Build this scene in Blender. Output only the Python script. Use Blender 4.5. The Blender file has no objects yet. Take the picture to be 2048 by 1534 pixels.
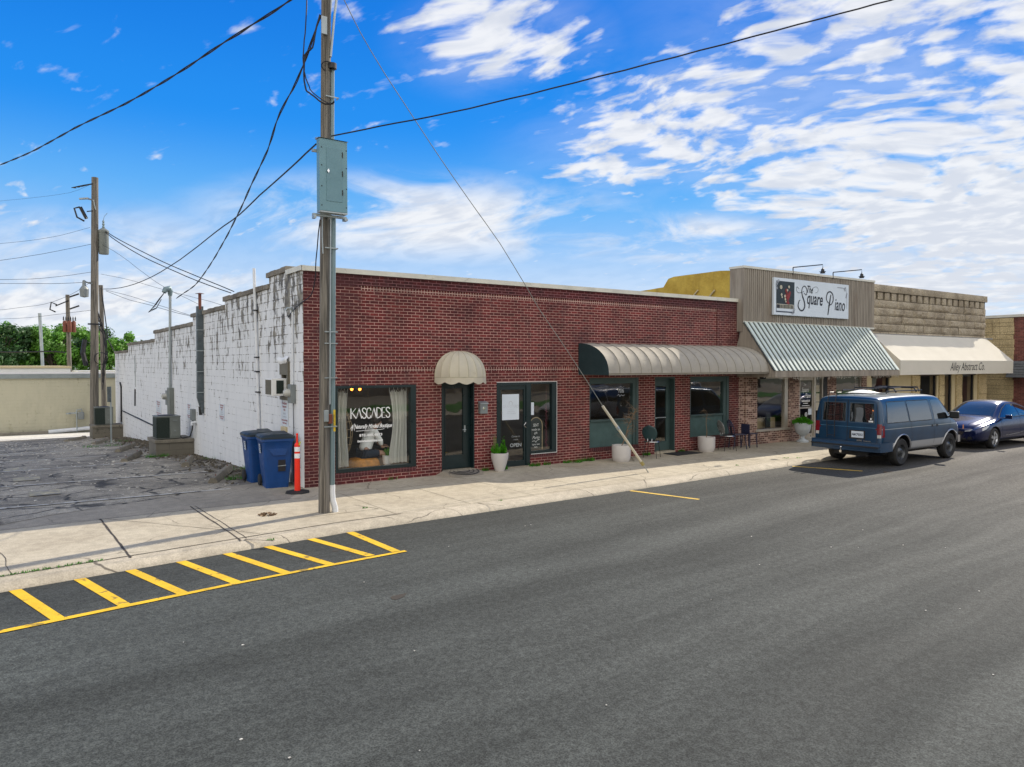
import bpy, bmesh, math, random
from mathutils import Vector, Matrix, Euler
from mathutils.bvhtree import BVHTree
rad = math.radians
random.seed(11)
sc = bpy.context.scene
COL = sc.collection

# ------------------------------------------------------------------ camera
YAW, PITCH = rad(55.5), -math.atan(39 / 1476.0)
cam_d = bpy.data.cameras.new('camera')
cam_d.sensor_width = 36.0
cam_d.lens = 1476 / 2048 * 36
cam_d.clip_end = 3000
cam = bpy.data.objects.new('camera', cam_d)
COL.objects.link(cam)
_f0 = Vector((math.cos(YAW), math.sin(YAW), 0))
_fw = (_f0 * math.cos(PITCH) + Vector((0, 0, 1)) * math.sin(PITCH)).normalized()
_r = Vector((math.sin(YAW), -math.cos(YAW), 0))
_u = _r.cross(_fw)
cam.matrix_world = Matrix(((_r.x, _u.x, -_fw.x, -5.145), (_r.y, _u.y, -_fw.y, -15.170), (_r.z, _u.z, -_fw.z, 2.6), (0, 0, 0, 1)))
sc.camera = cam

# ------------------------------------------------------------------ sun, sky, exposure
SUN_AZ = math.atan2(0.972, 0.233)      # clockwise from +Y
SUN_EL = rad(37.5)
sdir = Vector((math.sin(SUN_AZ) * math.cos(SUN_EL), math.cos(SUN_AZ) * math.cos(SUN_EL), math.sin(SUN_EL)))
sun_d = bpy.data.lights.new('sun', 'SUN')
sun_d.energy = 3.3
sun_d.angle = rad(0.5)
sun_d.color = (1.0, 0.90, 0.74)
sun = bpy.data.objects.new('sun', sun_d)
COL.objects.link(sun)
sun.rotation_euler = sdir.to_track_quat('Z', 'Y').to_euler()
sc.view_settings.view_transform = 'Standard'
sc.view_settings.look = 'None'
sc.view_settings.exposure = 0.75
sc.view_settings.gamma = 1.0
sc.render.engine = 'CYCLES'
sc.cycles.max_bounces = 6
sc.cycles.transparent_max_bounces = 12


class NT:
    """tiny node helper"""
    def __init__(s, tree):
        s.t = tree; s.n = tree.nodes; s.l = tree.links
    def add(s, kind, **kw):
        n = s.n.new(kind)
        for k, v in kw.items():
            setattr(n, k, v)
        return n
    def put(s, sock, v):
        if isinstance(v, bpy.types.NodeSocket):
            s.l.new(v, sock)
        elif isinstance(v, (tuple, list)) and len(v) == 3 and sock.type == 'RGBA':
            sock.default_value = (*v, 1)
        else:
            sock.default_value = v
    def math(s, op, a, b=None, c=None, clamp=False):
        n = s.add('ShaderNodeMath', operation=op, use_clamp=clamp)
        s.put(n.inputs[0], a)
        if b is not None: s.put(n.inputs[1], b)
        if c is not None: s.put(n.inputs[2], c)
        return n.outputs[0]
    def vmath(s, op, a, b=None):
        n = s.add('ShaderNodeVectorMath', operation=op)
        s.put(n.inputs[0], a)
        if b is not None: s.put(n.inputs[1], b)
        return n.outputs['Value'] if op in ('DOT_PRODUCT', 'LENGTH') else n.outputs[0]
    def mix(s, f, a, b, kind='MIX'):
        n = s.add('ShaderNodeMix', data_type='RGBA', blend_type=kind)
        s.put(n.inputs[0], f); s.put(n.inputs[6], a); s.put(n.inputs[7], b)
        return n.outputs[2]
    def step(s, v, a, b, to0=0.0, to1=1.0):
        n = s.add('ShaderNodeMapRange', interpolation_type='SMOOTHSTEP')
        s.put(n.inputs[0], v); n.inputs[1].default_value = a; n.inputs[2].default_value = b
        n.inputs[3].default_value = to0; n.inputs[4].default_value = to1
        return n.outputs[0]
    def noise(s, vec, scale, detail=4, rough=0.55, dist=0.0):
        n = s.add('ShaderNodeTexNoise')
        s.put(n.inputs['Vector'], vec)
        n.inputs['Scale'].default_value = scale; n.inputs['Detail'].default_value = detail
        n.inputs['Roughness'].default_value = rough; n.inputs['Distortion'].default_value = dist
        return n.outputs['Fac']
    def scale(s, vec, sx, sy, sz):
        n = s.add('ShaderNodeMapping')
        s.put(n.inputs[0], vec); n.inputs['Scale'].default_value = (sx, sy, sz)
        return n.outputs[0]
    def comb(s, x, y, z=0.0):
        n = s.add('ShaderNodeCombineXYZ')
        s.put(n.inputs[0], x); s.put(n.inputs[1], y); s.put(n.inputs[2], z)
        return n.outputs[0]
    def sep(s, v):
        n = s.add('ShaderNodeSeparateXYZ'); s.put(n.inputs[0], v)
        return n.outputs


w = bpy.data.worlds.new('World'); sc.world = w; w.use_nodes = True
T = NT(w.node_tree); T.n.clear()
sky = T.add('ShaderNodeTexSky', sky_type='NISHITA')
sky.sun_disc = False; sky.sun_elevation = SUN_EL; sky.sun_rotation = SUN_AZ
sky.air_density = 1.0; sky.dust_density = 0.3; sky.ozone_density = 4.5
d = T.add('ShaderNodeTexCoord').outputs['Generated']
dx, dy, dz = T.sep(d)
hs = T.add('ShaderNodeHueSaturation'); hs.inputs['Saturation'].default_value = 1.38; hs.inputs['Value'].default_value = 1.30; hs.inputs['Hue'].default_value = .504
T.put(hs.inputs['Color'], sky.outputs[0])
zc = T.math('ADD', T.math('MAXIMUM', dz, 0.0), 0.30)
p = T.comb(T.math('DIVIDE', dx, zc), T.math('DIVIDE', dy, zc), 0.0)
def rot2(v, a, sx, sy):
    n = T.add('ShaderNodeMapping'); T.put(n.inputs[0], v); n.inputs['Rotation'].default_value = (0, 0, a)
    m = T.add('ShaderNodeMapping'); T.put(m.inputs[0], n.outputs[0]); m.inputs['Scale'].default_value = (sx, sy, 1); return m.outputs[0]
# horizontal angle from north-east and height, to say where in the sky the cloud banks lie
rt = T.math('ADD', T.math('MULTIPLY', dx, .824), T.math('MULTIPLY', dy, -.566))
fw = T.math('MAXIMUM', T.math('ADD', T.math('MULTIPLY', dx, .566), T.math('MULTIPLY', dy, .824)), .05)
ru = T.math('DIVIDE', rt, fw); rv = T.math('DIVIDE', dz, fw)
def bank(cu, cv, ru_, rv_, tilt=0.):
    a = T.math('SUBTRACT', ru, cu); b_ = T.math('SUBTRACT', T.math('SUBTRACT', rv, cv), T.math('MULTIPLY', a, tilt))
    q = T.vmath('LENGTH', T.comb(T.math('DIVIDE', a, ru_), T.math('DIVIDE', b_, rv_)))
    return T.step(q, 1.15, .25)
def mx(*a):
    o = a[0]
    for q in a[1:]: o = T.math('MAXIMUM', o, q)
    return o
warpn = T.math('SUBTRACT', T.noise(p, 1.6, 3), .5)
pw = T.vmath('ADD', p, T.comb(T.math('MULTIPLY', warpn, .35), T.math('MULTIPLY', warpn, -.25)))
pr = rot2(pw, rad(62), 1.0, 1.75)
n_small = T.noise(pr, 12.5, 9, .50)
n_mid = T.noise(rot2(pw, rad(62), .8, 1.3), 2.8, 4, .5)
alto = mx(bank(.62, .44, .50, .26), bank(.30, .33, .34, .12, .12), bank(.0, .43, .17, .09), bank(1.2, .3, .5, .5), bank(.13, .26, .10, .035), bank(.55, .30, .42, .16))
heavy = mx(bank(.66, .15, .44, .13, .08), bank(1.1, .15, .5, .2))
thin = mx(bank(-.12, .195, .36, .07, -.03), bank(-.60, .10, .42, .12, .05), bank(.2, .17, .3, .04))
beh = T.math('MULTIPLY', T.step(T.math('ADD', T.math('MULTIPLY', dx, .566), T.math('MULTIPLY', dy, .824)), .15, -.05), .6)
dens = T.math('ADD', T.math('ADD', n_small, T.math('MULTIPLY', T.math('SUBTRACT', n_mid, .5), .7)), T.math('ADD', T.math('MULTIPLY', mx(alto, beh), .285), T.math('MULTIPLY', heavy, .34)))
c1 = T.step(dens, .59, .87)
pv = rot2(pw, rad(-30), 2.0, 1.3)
veil = T.math('MULTIPLY', T.step(T.noise(pv, 1.8, 8, .6, .5), .36, .60), T.math('MULTIPLY', mx(thin, T.math('MULTIPLY', heavy, .8), T.math('MULTIPLY', alto, .28)), .95))
hz = T.step(T.math('ADD', dz, T.math('MULTIPLY', T.noise(pv, 1.0, 4), .10)), .30, .03, 0.0, .35)
cl = mx(T.math('MULTIPLY', c1, .95), veil, hz)
shade = T.step(T.math('ADD', T.noise(T.vmath('ADD', pr, (.045, .07, 0.)), 12.5, 6, .5), T.math('MULTIPLY', heavy, -.10)), .34, .60)
ccol = T.mix(shade, (5.5, 5.8, 6.4), (7.0, 7.1, 7.3))
deep = T.step(dz, .75, .35)
c_a = T.mix(T.step(dz, .46, .28), (.06, 1.45, 5.9), (.16, 2.2, 6.9))
c_b = T.mix(T.step(dz, .31, .19), c_a, (1.0, 3.5, 7.2))
haze_c = T.mix(T.step(dz, .22, .02), c_b, (5.0, 5.9, 7.1))
skyc = T.mix(T.math('MULTIPLY', deep, .95), hs.outputs[0], haze_c)
# bright cloud bank added behind the viewer as fill light for shaded walls
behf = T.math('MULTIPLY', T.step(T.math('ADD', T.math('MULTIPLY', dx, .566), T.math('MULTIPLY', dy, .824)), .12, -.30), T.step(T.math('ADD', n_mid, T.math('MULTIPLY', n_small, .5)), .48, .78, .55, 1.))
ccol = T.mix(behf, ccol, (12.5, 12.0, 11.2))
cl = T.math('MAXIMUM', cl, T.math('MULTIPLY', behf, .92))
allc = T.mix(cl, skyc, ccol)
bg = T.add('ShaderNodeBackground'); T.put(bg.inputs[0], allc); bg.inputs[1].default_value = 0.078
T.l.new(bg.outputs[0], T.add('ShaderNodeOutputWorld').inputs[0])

# ------------------------------------------------------------------ materials
MATS = {}
def base(name, coord='POS'):
    m = bpy.data.materials.new(name); m.use_nodes = True
    t = NT(m.node_tree); b = t.n['Principled BSDF']
    if coord == 'POS': v = t.add('ShaderNodeNewGeometry').outputs['Position']
    else: v = t.add('ShaderNodeTexCoord').outputs['Object']
    MATS[name] = m
    return m, t, b, v
def bumpit(t, b, h, strength=.4, dist=.01):
    n = t.add('ShaderNodeBump'); n.inputs['Strength'].default_value = strength; n.inputs['Distance'].default_value = dist
    t.put(n.inputs['Height'], h); t.l.new(n.outputs[0], b.inputs['Normal'])
def mat(name, col, rough=.6, metal=0., var=.12, scale=3., bump=0., bscale=40., coat=0., alt=None, altf=(.5, .75), emit=None, spec=.5, coord='OBJ', stretch=(1, 1, 1)):
    m, t, b, v = base(name, coord)
    v = t.scale(v, *stretch)
    n1 = t.noise(v, scale, 6, .6)
    k = t.step(n1, .25, .75, 1 - var, 1 + var)
    c = t.mix(1.0, col, t.comb(k, k, k), 'MULTIPLY')
    if alt:
        c = t.mix(t.step(t.noise(v, scale * 2.3, 8, .65, .5), *altf), c, alt)
    t.put(b.inputs['Base Color'], c)
    r = t.step(t.noise(v, scale * 1.7, 4), .3, .7, max(rough - .08, .0), min(rough + .08, 1))
    t.put(b.inputs['Roughness'], r); b.inputs['Metallic'].default_value = metal
    b.inputs['Specular IOR Level'].default_value = spec
    if coat: b.inputs['Coat Weight'].default_value = coat; b.inputs['Coat Roughness'].default_value = .03
    if bump: bumpit(t, b, t.noise(v, bscale, 5), bump, .01)
    if emit: b.inputs['Emission Color'].default_value = (*emit[:3], 1); b.inputs['Emission Strength'].default_value = emit[3]
    return m

def brick_mat(name, c1, c2, mortar, vertical=False, stain=0., w_=.2032, h_=.0677, ms=.0055, dark_hi=None, phase=(0, 0), light=None, freq=0., pil=False):
    m, t, b, v = base(name)
    x, y, z = t.sep(v)
    h = t.math('ADD', t.math('ADD', x, y), phase[0]); z2 = t.math('ADD', z, phase[1])
    wob = t.math('MULTIPLY', t.math('SUBTRACT', t.noise(v, 9., 2), .5), .004)
    vec = t.comb(t.math('ADD', z2, wob), h) if vertical else t.comb(h, t.math('ADD', z2, wob))
    br = t.add('ShaderNodeTexBrick', offset=0.0 if vertical else .5)
    t.put(br.inputs['Vector'], vec)
    br.inputs['Scale'].default_value = 1.0
    br.inputs['Brick Width'].default_value = w_; br.inputs['Row Height'].default_value = h_
    br.inputs['Mortar Size'].default_value = ms; br.inputs['Mortar Smooth'].default_value = .15
    br.inputs['Bias'].default_value = -.1
    t.put(br.inputs['Color1'], c1); t.put(br.inputs['Color2'], c2); t.put(br.inputs['Mortar'], mortar)
    # stronger brick to brick variation from a cell-wise hash
    row = t.math('FLOOR', t.math('DIVIDE', z2, h_))
    off = t.math('MULTIPLY', t.math('MODULO', row, 2.0), w_ / 2)
    cx = t.math('FLOOR', t.math('DIVIDE', t.math('ADD', h, off), w_))
    wn = t.add('ShaderNodeTexWhiteNoise', noise_dimensions='3D')
    t.put(wn.inputs['Vector'], t.comb(cx, row, 3.0))
    inb = t.math('SUBTRACT', 1.0, br.outputs['Fac'])
    k = t.math('ADD', 1.0, t.math('MULTIPLY', inb, t.math('MULTIPLY', t.math('SUBTRACT', wn.outputs['Value'], .5), .62)))
    n1 = t.noise(v, .8, 6, .6)
    k = t.math('MULTIPLY', k, t.step(n1, .36, .64, .78, 1.18))
    k = t.math('MULTIPLY', k, t.step(t.noise(v, 60., 3), .3, .7, .80, 1.18))
    c = t.mix(1.0, br.outputs['Color'], t.comb(k, k, k), 'MULTIPLY')
    if light:
        sel = t.math('MULTIPLY', inb, t.step(wn.outputs['Value'], 1 - freq - .02, 1 - freq + .02))
        c = t.mix(t.math('MULTIPLY', sel, .85), c, light)
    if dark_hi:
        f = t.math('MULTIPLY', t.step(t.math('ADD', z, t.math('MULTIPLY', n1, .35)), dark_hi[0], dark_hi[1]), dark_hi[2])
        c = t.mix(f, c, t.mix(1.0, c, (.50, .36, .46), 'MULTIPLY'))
    if pil:      # the end piers are of darker, browner brick; damp blotches below the parapet
        e = t.math('MAXIMUM', t.step(x, 1.285, 1.275), t.step(x, 12.925, 12.935))
        c = t.mix(t.math('MULTIPLY', t.math('MULTIPLY', e, t.step(wn.outputs['Value'], .35, .6)), .55), c, (.062, .018, .020))
        bl = t.math('MULTIPLY', t.step(t.noise(t.scale(v, .5, .5, 1.6), 1.1, 6, .65), .50, .68), t.step(z, 1.2, 4.4, .15, .75))
        c = t.mix(bl, c, t.mix(1.0, c, (.55, .42, .50), 'MULTIPLY'))
        wh = t.math('MULTIPLY', t.step(t.noise(v, 3.1, 8, .75), .70, .76), .55)
        c = t.mix(wh, c, (.42, .30, .27))
    if stain:
        f = t.math('MULTIPLY', t.step(t.noise(t.scale(v, 2.2, 2.2, .5), 1.6, 6), .52, .75), stain)
        c = t.mix(f, c, (.05, .035, .035))
    t.put(b.inputs['Base Color'], c); b.inputs['Roughness'].default_value = .85
    hgt = t.math('ADD', inb, t.math('MULTIPLY', t.noise(v, 90., 3), .35))
    bumpit(t, b, hgt, .75, .006)
    return m

M = {}
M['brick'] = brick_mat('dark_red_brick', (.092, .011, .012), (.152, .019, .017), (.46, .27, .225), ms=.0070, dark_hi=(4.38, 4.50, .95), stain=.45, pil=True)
M['soldier'] = brick_mat('rowlock_brick', (.095, .014, .013), (.155, .025, .020), (.54, .37, .31), ms=.008, vertical=True, w_=.112, h_=.0735, phase=(0, .0), stain=.3)
M['sill_brick'] = brick_mat('dark_rowlock_sill_brick', (.055, .012, .014), (.09, .018, .018), (.19, .08, .08), vertical=True, w_=.112, h_=.0735)
M['used_brick'] = brick_mat('used_buff_and_brown_brick', (.12, .055, .042), (.20, .10, .075), (.50, .38, .30), ms=.009, light=(.44, .29, .23), freq=.25, stain=.3)
M['far_brick'] = brick_mat('brown_red_brick', (.14, .045, .035), (.17, .055, .042), (.22, .12, .095), ms=.006)

def block_mat(name, bw, bh, body, mort, peel_amt=1., grey=(.17, .155, .135), ms=.006):
    m, t, b, v = base(name)
    x, y, z = t.sep(v)
    h = t.math('ADD', x, y)
    wob = t.math('MULTIPLY', t.math('SUBTRACT', t.noise(v, 5., 3), .5), .012)
    br = t.add('ShaderNodeTexBrick'); t.put(br.inputs['Vector'], t.comb(t.math('ADD', h, wob), t.math('ADD', z, wob)))
    br.inputs['Scale'].default_value = 1.; br.inputs['Brick Width'].default_value = bw; br.inputs['Row Height'].default_value = bh
    br.inputs['Mortar Size'].default_value = ms; br.inputs['Mortar Smooth'].default_value = .3
    wide = t.add('ShaderNodeTexBrick'); t.put(wide.inputs['Vector'], t.comb(t.math('ADD', h, wob), t.math('ADD', z, wob)))
    wide.inputs['Scale'].default_value = 1.; wide.inputs['Brick Width'].default_value = bw; wide.inputs['Row Height'].default_value = bh
    wide.inputs['Mortar Size'].default_value = ms * 2.6; wide.inputs['Mortar Smooth'].default_value = 1.
    hi = t.step(z, .6, 4.5, -.085, .055)
    pv = t.scale(v, 1.3, 1.3, .55)
    n = t.noise(pv, 2.6, 9, .68, .2)
    n2 = t.noise(v, .9, 4)
    joint = t.math('MULTIPLY', wide.outputs['Fac'], .10)
    low = t.math('MULTIPLY', t.step(z, .25, -1.2), .05)
    d_ = t.math('ADD', t.math('ADD', n, hi), t.math('ADD', joint, t.math('ADD', t.math('MULTIPLY', t.math('SUBTRACT', n2, .5), .20), low)))
    near = t.math('MULTIPLY', t.step(t.math('ADD', z, t.math('MULTIPLY', y, -.10)), 3.3, 4.5), .055)
    d_ = t.math('ADD', d_, near)
    peel = t.math('MULTIPLY', t.step(t.math('ADD', d_, t.math('MULTIPLY', t.math('SUBTRACT', t.noise(v, 11., 5, .7), .5), .16)), .555, .61), peel_amt)
    body2 = t.mix(t.step(t.noise(t.scale(v, 1., 1., .3), 3., 6), .35, .75, 0., .5), body, (body[0] * .80, body[1] * .81, body[2] * .82))
    body2 = t.mix(t.math('MULTIPLY', br.outputs['Fac'], t.step(t.noise(v, 1.7, 4), .42, .68, .0, .55)), body2, mort)
    run = t.math('MULTIPLY', t.step(t.noise(t.scale(v, 5., 5., .35), 1.3, 6, .6), .52, .72), t.step(z, 1.5, 4.6, .1, .6))
    body2 = t.mix(t.math('MULTIPLY', run, peel_amt), body2, (body[0] * .55, body[1] * .54, body[2] * .50))
    g = t.mix(t.step(t.noise(v, 4., 4), .35, .65), (grey[0] * 1.5, grey[1] * 1.5, grey[2] * 1.35), (grey[0] * .5, grey[1] * .5, grey[2] * .5))
    c = t.mix(peel, body2, g)
    t.put(b.inputs['Base Color'], c); b.inputs['Roughness'].default_value = .7
    bumpit(t, b, t.math('ADD', t.math('MULTIPLY', br.outputs['Fac'], -1.), t.math('MULTIPLY', peel, -.5)), .6, .008)
    return m
M['white_block'] = block_mat('peeling_white_painted_block', .4064, .2032, (.75, .755, .75), (.48, .48, .48))
M['beige_block'] = block_mat('beige_painted_block', .4064, .2032, (.45, .425, .31), (.34, .32, .23), .5, (.25, .235, .17))
M['grey_block'] = block_mat('bare_concrete_block', .4064, .2032, (.15, .135, .105), (.06, .055, .045), 1., (.045, .042, .032))

def asphalt_new():
    m, t, b, v = base('fresh_asphalt')
    x, y, z = t.sep(v)
    # traffic bands follow the road, drifting slightly as it bends
    yy = t.math('ADD', t.math('SUBTRACT', y, t.math('MULTIPLY', x, .075)), t.math('MULTIPLY', t.math('SUBTRACT', t.noise(t.scale(v, .10, .25, 1.), 1., 3), .5), 1.6))
    band = t.noise(t.comb(t.math('MULTIPLY', x, .035), yy), .9, 5, .62)
    fine = t.noise(v, 75., 3, .7)
    mid = t.noise(v, 17., 5, .6)
    patch = t.noise(v, .45, 5)
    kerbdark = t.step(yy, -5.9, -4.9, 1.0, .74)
    k = t.math('MULTIPLY', t.step(band, .34, .66, .76, 1.20), t.step(fine, .36, .64, .52, 1.48))
    k = t.math('MULTIPLY', k, t.step(mid, .36, .64, .80, 1.20))
    k = t.math('MULTIPLY', k, t.math('MULTIPLY', t.step(patch, .3, .7, .9, 1.1), kerbdark))
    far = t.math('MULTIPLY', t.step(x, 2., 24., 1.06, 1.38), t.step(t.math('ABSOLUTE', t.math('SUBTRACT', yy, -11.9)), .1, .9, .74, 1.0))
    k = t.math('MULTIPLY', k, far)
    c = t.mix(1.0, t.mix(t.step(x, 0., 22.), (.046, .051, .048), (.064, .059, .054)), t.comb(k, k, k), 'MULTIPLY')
    vo = t.add('ShaderNodeTexVoronoi'); t.put(vo.inputs['Vector'], v); vo.inputs['Scale'].default_value = 55.
    speck = t.math('MULTIPLY', t.step(vo.outputs['Distance'], .16, .10), t.step(t.noise(v, 30., 2), .60, .70))
    c = t.mix(t.math('MULTIPLY', speck, .22), c, (.33, .31, .28))
    t.put(b.inputs['Base Color'], c)
    t.put(b.inputs['Roughness'], t.step(band, .3, .7, .92, .82)); b.inputs['Specular IOR Level'].default_value = .3
    bumpit(t, b, t.math('ADD', fine, t.math('MULTIPLY', mid, .5)), .55, .008)
    return m
M['asphalt'] = asphalt_new()

def cracks(t, v, scale, width, warp=.35):
    n = t.add('ShaderNodeTexNoise'); t.put(n.inputs['Vector'], v); n.inputs['Scale'].default_value = scale * 1.6; n.inputs['Detail'].default_value = 5
    vv = t.vmath('ADD', v, t.vmath('MULTIPLY', t.vmath('SUBTRACT', n.outputs['Color'], (.5, .5, .5)), (warp, warp, 0.)))
    vo = t.add('ShaderNodeTexVoronoi', feature='DISTANCE_TO_EDGE'); t.put(vo.inputs['Vector'], vv); vo.inputs['Scale'].default_value = scale
    return t.step(vo.outputs['Distance'], width, width * .25)

def asphalt_old():
    m, t, b, v = base('old_cracked_asphalt')
    fine = t.noise(v, 60., 3, .7)
    big = t.noise(v, .55, 6, .6)
    c = t.mix(t.step(big, .35, .65), (.19, .17, .135), (.38, .34, .27))
    k = t.math('MULTIPLY', t.step(fine, .36, .64, .55, 1.42), t.step(t.noise(v, 9., 5, .6), .36, .64, .80, 1.2))
    c = t.mix(1.0, c, t.comb(k, k, k), 'MULTIPLY')
    ck = t.math('MAXIMUM', t.math('MULTIPLY', cracks(t, v, .75, .035, 1.0), t.step(t.noise(v, .8, 3), .36, .50)), t.math('MULTIPLY', cracks(t, v, 2.1, .03, .4), t.step(t.noise(t.vmath('ADD', v, (3., 9., 0.)), .5, 3), .52, .66)))
    c = t.mix(t.math('MULTIPLY', ck, .9), c, (.022, .020, .018))
    x, y, z = t.sep(v)
    # crumbled dark hole near the apron, and dirt collected along the wall
    hx = t.math('ADD', x, 4.0); hy = t.math('SUBTRACT', y, .42)
    r = t.vmath('LENGTH', t.comb(t.math('MULTIPLY', hx, .75), t.math('MULTIPLY', hy, 1.6)))
    hole = t.step(t.math('ADD', r, t.math('MULTIPLY', t.math('SUBTRACT', t.noise(v, 3.5, 6, .7), .5), 1.5)), .45, .15)
    c = t.mix(t.math('MULTIPLY', hole, .8), c, (.025, .024, .022))
    dirt = t.math('MULTIPLY', t.step(t.math('ADD', x, t.math('MULTIPLY', t.noise(v, 1.2, 6), 1.6)), -.9, .5), t.step(t.noise(v, 5., 6), .3, .6))
    c = t.mix(t.math('MULTIPLY', dirt, .85), c, (.045, .036, .026))
    t.put(b.inputs['Base Color'], c); b.inputs['Roughness'].default_value = .9
    bumpit(t, b, t.math('SUBTRACT', t.math('ADD', fine, t.math('MULTIPLY', t.noise(v, 6., 4), 1.2)), t.math('MULTIPLY', ck, 3.)), .7, .012)
    return m
M['old_asphalt'] = asphalt_old()

def concrete(name, c1, c2, joints=True, crack=.5, dirt=.4):
    m, t, b, v = base(name)
    big = t.noise(v, .7, 6, .6); fine = t.noise(v, 45., 4, .65)
    c = t.mix(t.step(big, .3, .7), c1, c2)
    k = t.math('MULTIPLY', t.step(fine, .36, .64, .84, 1.14), t.step(t.noise(v, 6., 5), .36, .64, .90, 1.08))
    c = t.mix(1.0, c, t.comb(k, k, k), 'MULTIPLY')
    st = t.step(t.noise(v, 2.2, 7, .7, .4), .58, .78, 0, dirt)
    c = t.mix(st, c, (c1[0] * .45, c1[1] * .42, c1[2] * .38))
    ck = t.math('MULTIPLY', cracks(t, v, .5, .007, .8), t.step(t.noise(v, .6, 3), .42, .52))
    c = t.mix(t.math('MULTIPLY', ck, crack), c, (.05, .04, .03))
    t.put(b.inputs['Base Color'], c); b.inputs['Roughness'].default_value = .85
    bumpit(t, b, fine, .25, .005)
    return m
M['walk'] = concrete('sidewalk_concrete', (.35, .305, .228), (.44, .392, .300), dirt=.25)
M['kerb'] = concrete('kerb_concrete', (.35, .308, .236), (.44, .39, .305), crack=.8)
M['kerb_pale'] = concrete('worn_kerb_concrete', (.44, .40, .33), (.56, .52, .44), crack=.3)
M['apron'] = concrete('apron_concrete', (.25, .22, .17), (.33, .29, .225), dirt=.6)
M['pale_conc'] = concrete('pale_broken_concrete', (.55, .53, .48), (.62, .60, .55), dirt=.3)
M['old_conc'] = concrete('weathered_concrete', (.15, .135, .105), (.24, .215, .17), dirt=.8, crack=.9)
M['coping'] = concrete('mossy_coping', (.115, .10, .078), (.24, .215, .175), dirt=.9)

def glass(name, tint=(.93, .95, .94), dirt=.015, boost=1.6, opaque=0., dark=(.01, .012, .012)):
    m, t, b, v = base(name)
    out = t.n['Material Output']
    ge = t.add('ShaderNodeNewGeometry'); ca = t.math('ABSOLUTE', t.vmath('DOT_PRODUCT', ge.outputs['Incoming'], ge.outputs['True Normal']))
    f0 = ((boost - 1) / (boost + 1)) ** 2 * 1.7
    fr_ = t.math('ADD', f0, t.math('MULTIPLY', 1 - f0, t.math('POWER', t.math('SUBTRACT', 1.0, ca, clamp=True), 4.2)), clamp=True)
    tr = t.add('ShaderNodeBsdfTransparent'); t.put(tr.inputs[0], tint)
    gl = t.add('ShaderNodeBsdfGlossy'); gl.inputs['Roughness'].default_value = dirt; gl.inputs['Color'].default_value = (1, 1, 1, 1)
    # old panes are never quite flat
    bp = t.add('ShaderNodeBump'); bp.inputs['Strength'].default_value = .05; bp.inputs['Distance'].default_value = .05
    t.put(bp.inputs['Height'], t.noise(v, 1.6, 2)); t.l.new(bp.outputs[0], gl.inputs['Normal'])
    body = tr.outputs[0]
    if opaque:
        df = t.add('ShaderNodeBsdfDiffuse'); t.put(df.inputs[0], dark)
        mx = t.add('ShaderNodeMixShader'); mx.inputs[0].default_value = opaque
        t.l.new(tr.outputs[0], mx.inputs[1]); t.l.new(df.outputs[0], mx.inputs[2]); body = mx.outputs[0]
    ms = t.add('ShaderNodeMixShader')
    t.l.new(fr_, ms.inputs[0]); t.l.new(body, ms.inputs[1]); t.l.new(gl.outputs[0], ms.inputs[2])
    t.l.new(ms.outputs[0], out.inputs[0])
    return m
M['glass'] = glass('shop_window_glass')
M['car_glass'] = glass('dark_car_glass', tint=(.25, .27, .27), boost=1.9, opaque=.55, dark=(.012, .014, .016))

def wood_pole():
    m, t, b, v = base('weathered_pole_wood', 'OBJ')
    vs = t.scale(v, 26., 26., .9)
    n = t.noise(vs, 1., 6, .65, .3)
    c = t.mix(t.step(n, .32, .68), (.058, .052, .044), (.235, .212, .178))
    ck = t.step(t.noise(t.scale(v, 60., 60., 1.0), 1., 4, .6), .62, .70)
    c = t.mix(t.math('MULTIPLY', ck, .85), c, (.018, .014, .010))
    t.put(b.inputs['Base Color'], c); b.inputs['Roughness'].default_value = .85
    bumpit(t, b, n, .7, .01)
    return m
M['pole'] = wood_pole()

def rib_wood():
    m, t, b, v = base('ribbed_taupe_siding')
    x, y, z = t.sep(v)
    n = t.noise(t.scale(v, 7., 7., .5), 1.2, 6, .6)
    c = t.mix(t.step(n, .3, .7), (.215, .185, .150), (.32, .28, .225))
    st = t.step(t.noise(t.scale(v, 2., 2., .6), 1.1, 6), .50, .72, 0, .55)
    c = t.mix(st, c, (.16, .115, .08))
    t.put(b.inputs['Base Color'], c); b.inputs['Roughness'].default_value = .8
    return m
M['siding'] = rib_wood()

def foam():
    m, t, b, v = base('ochre_sprayed_foam')
    n = t.noise(v, 1.4, 7, .6); c = t.mix(t.step(n, .3, .7), (.40, .26, .035), (.60, .42, .075))
    st = t.step(t.noise(t.scale(v, 3., 3., .5), 1.2, 6), .55, .75, 0, .6); c = t.mix(st, c, (.26, .16, .04))
    t.put(b.inputs['Base Color'], c); b.inputs['Roughness'].default_value = .9
    bumpit(t, b, t.noise(v, 5., 6, .6), .8, .05)
    return m
M['foam'] = foam()

def stone(name, c1, c2, scale=1.):
    m, t, b, v = base(name)
    big = t.noise(v, 1.1 * scale, 6, .65); fine = t.noise(v, 26., 6, .7)
    c = t.mix(t.step(big, .3, .7), c1, c2)
    k = t.step(fine, .36, .64, .68, 1.28)
    c = t.mix(1., c, t.comb(k, k, k), 'MULTIPLY')
    t.put(b.inputs['Base Color'], c); b.inputs['Roughness'].default_value = .9
    bumpit(t, b, t.math('ADD', fine, t.noise(v, 9., 6)), .8, .02)
    return m
M['stone'] = stone('rock_faced_grey_brown_stone', (.25, .205, .145), (.44, .375, .275))
M['stone_joint'] = mat('dark_stone_mortar', (.12, .10, .07), .95, coord='POS')
M['tan_stone'] = stone('tan_ashlar_stone', (.44, .345, .185), (.60, .48, .27))

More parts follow.
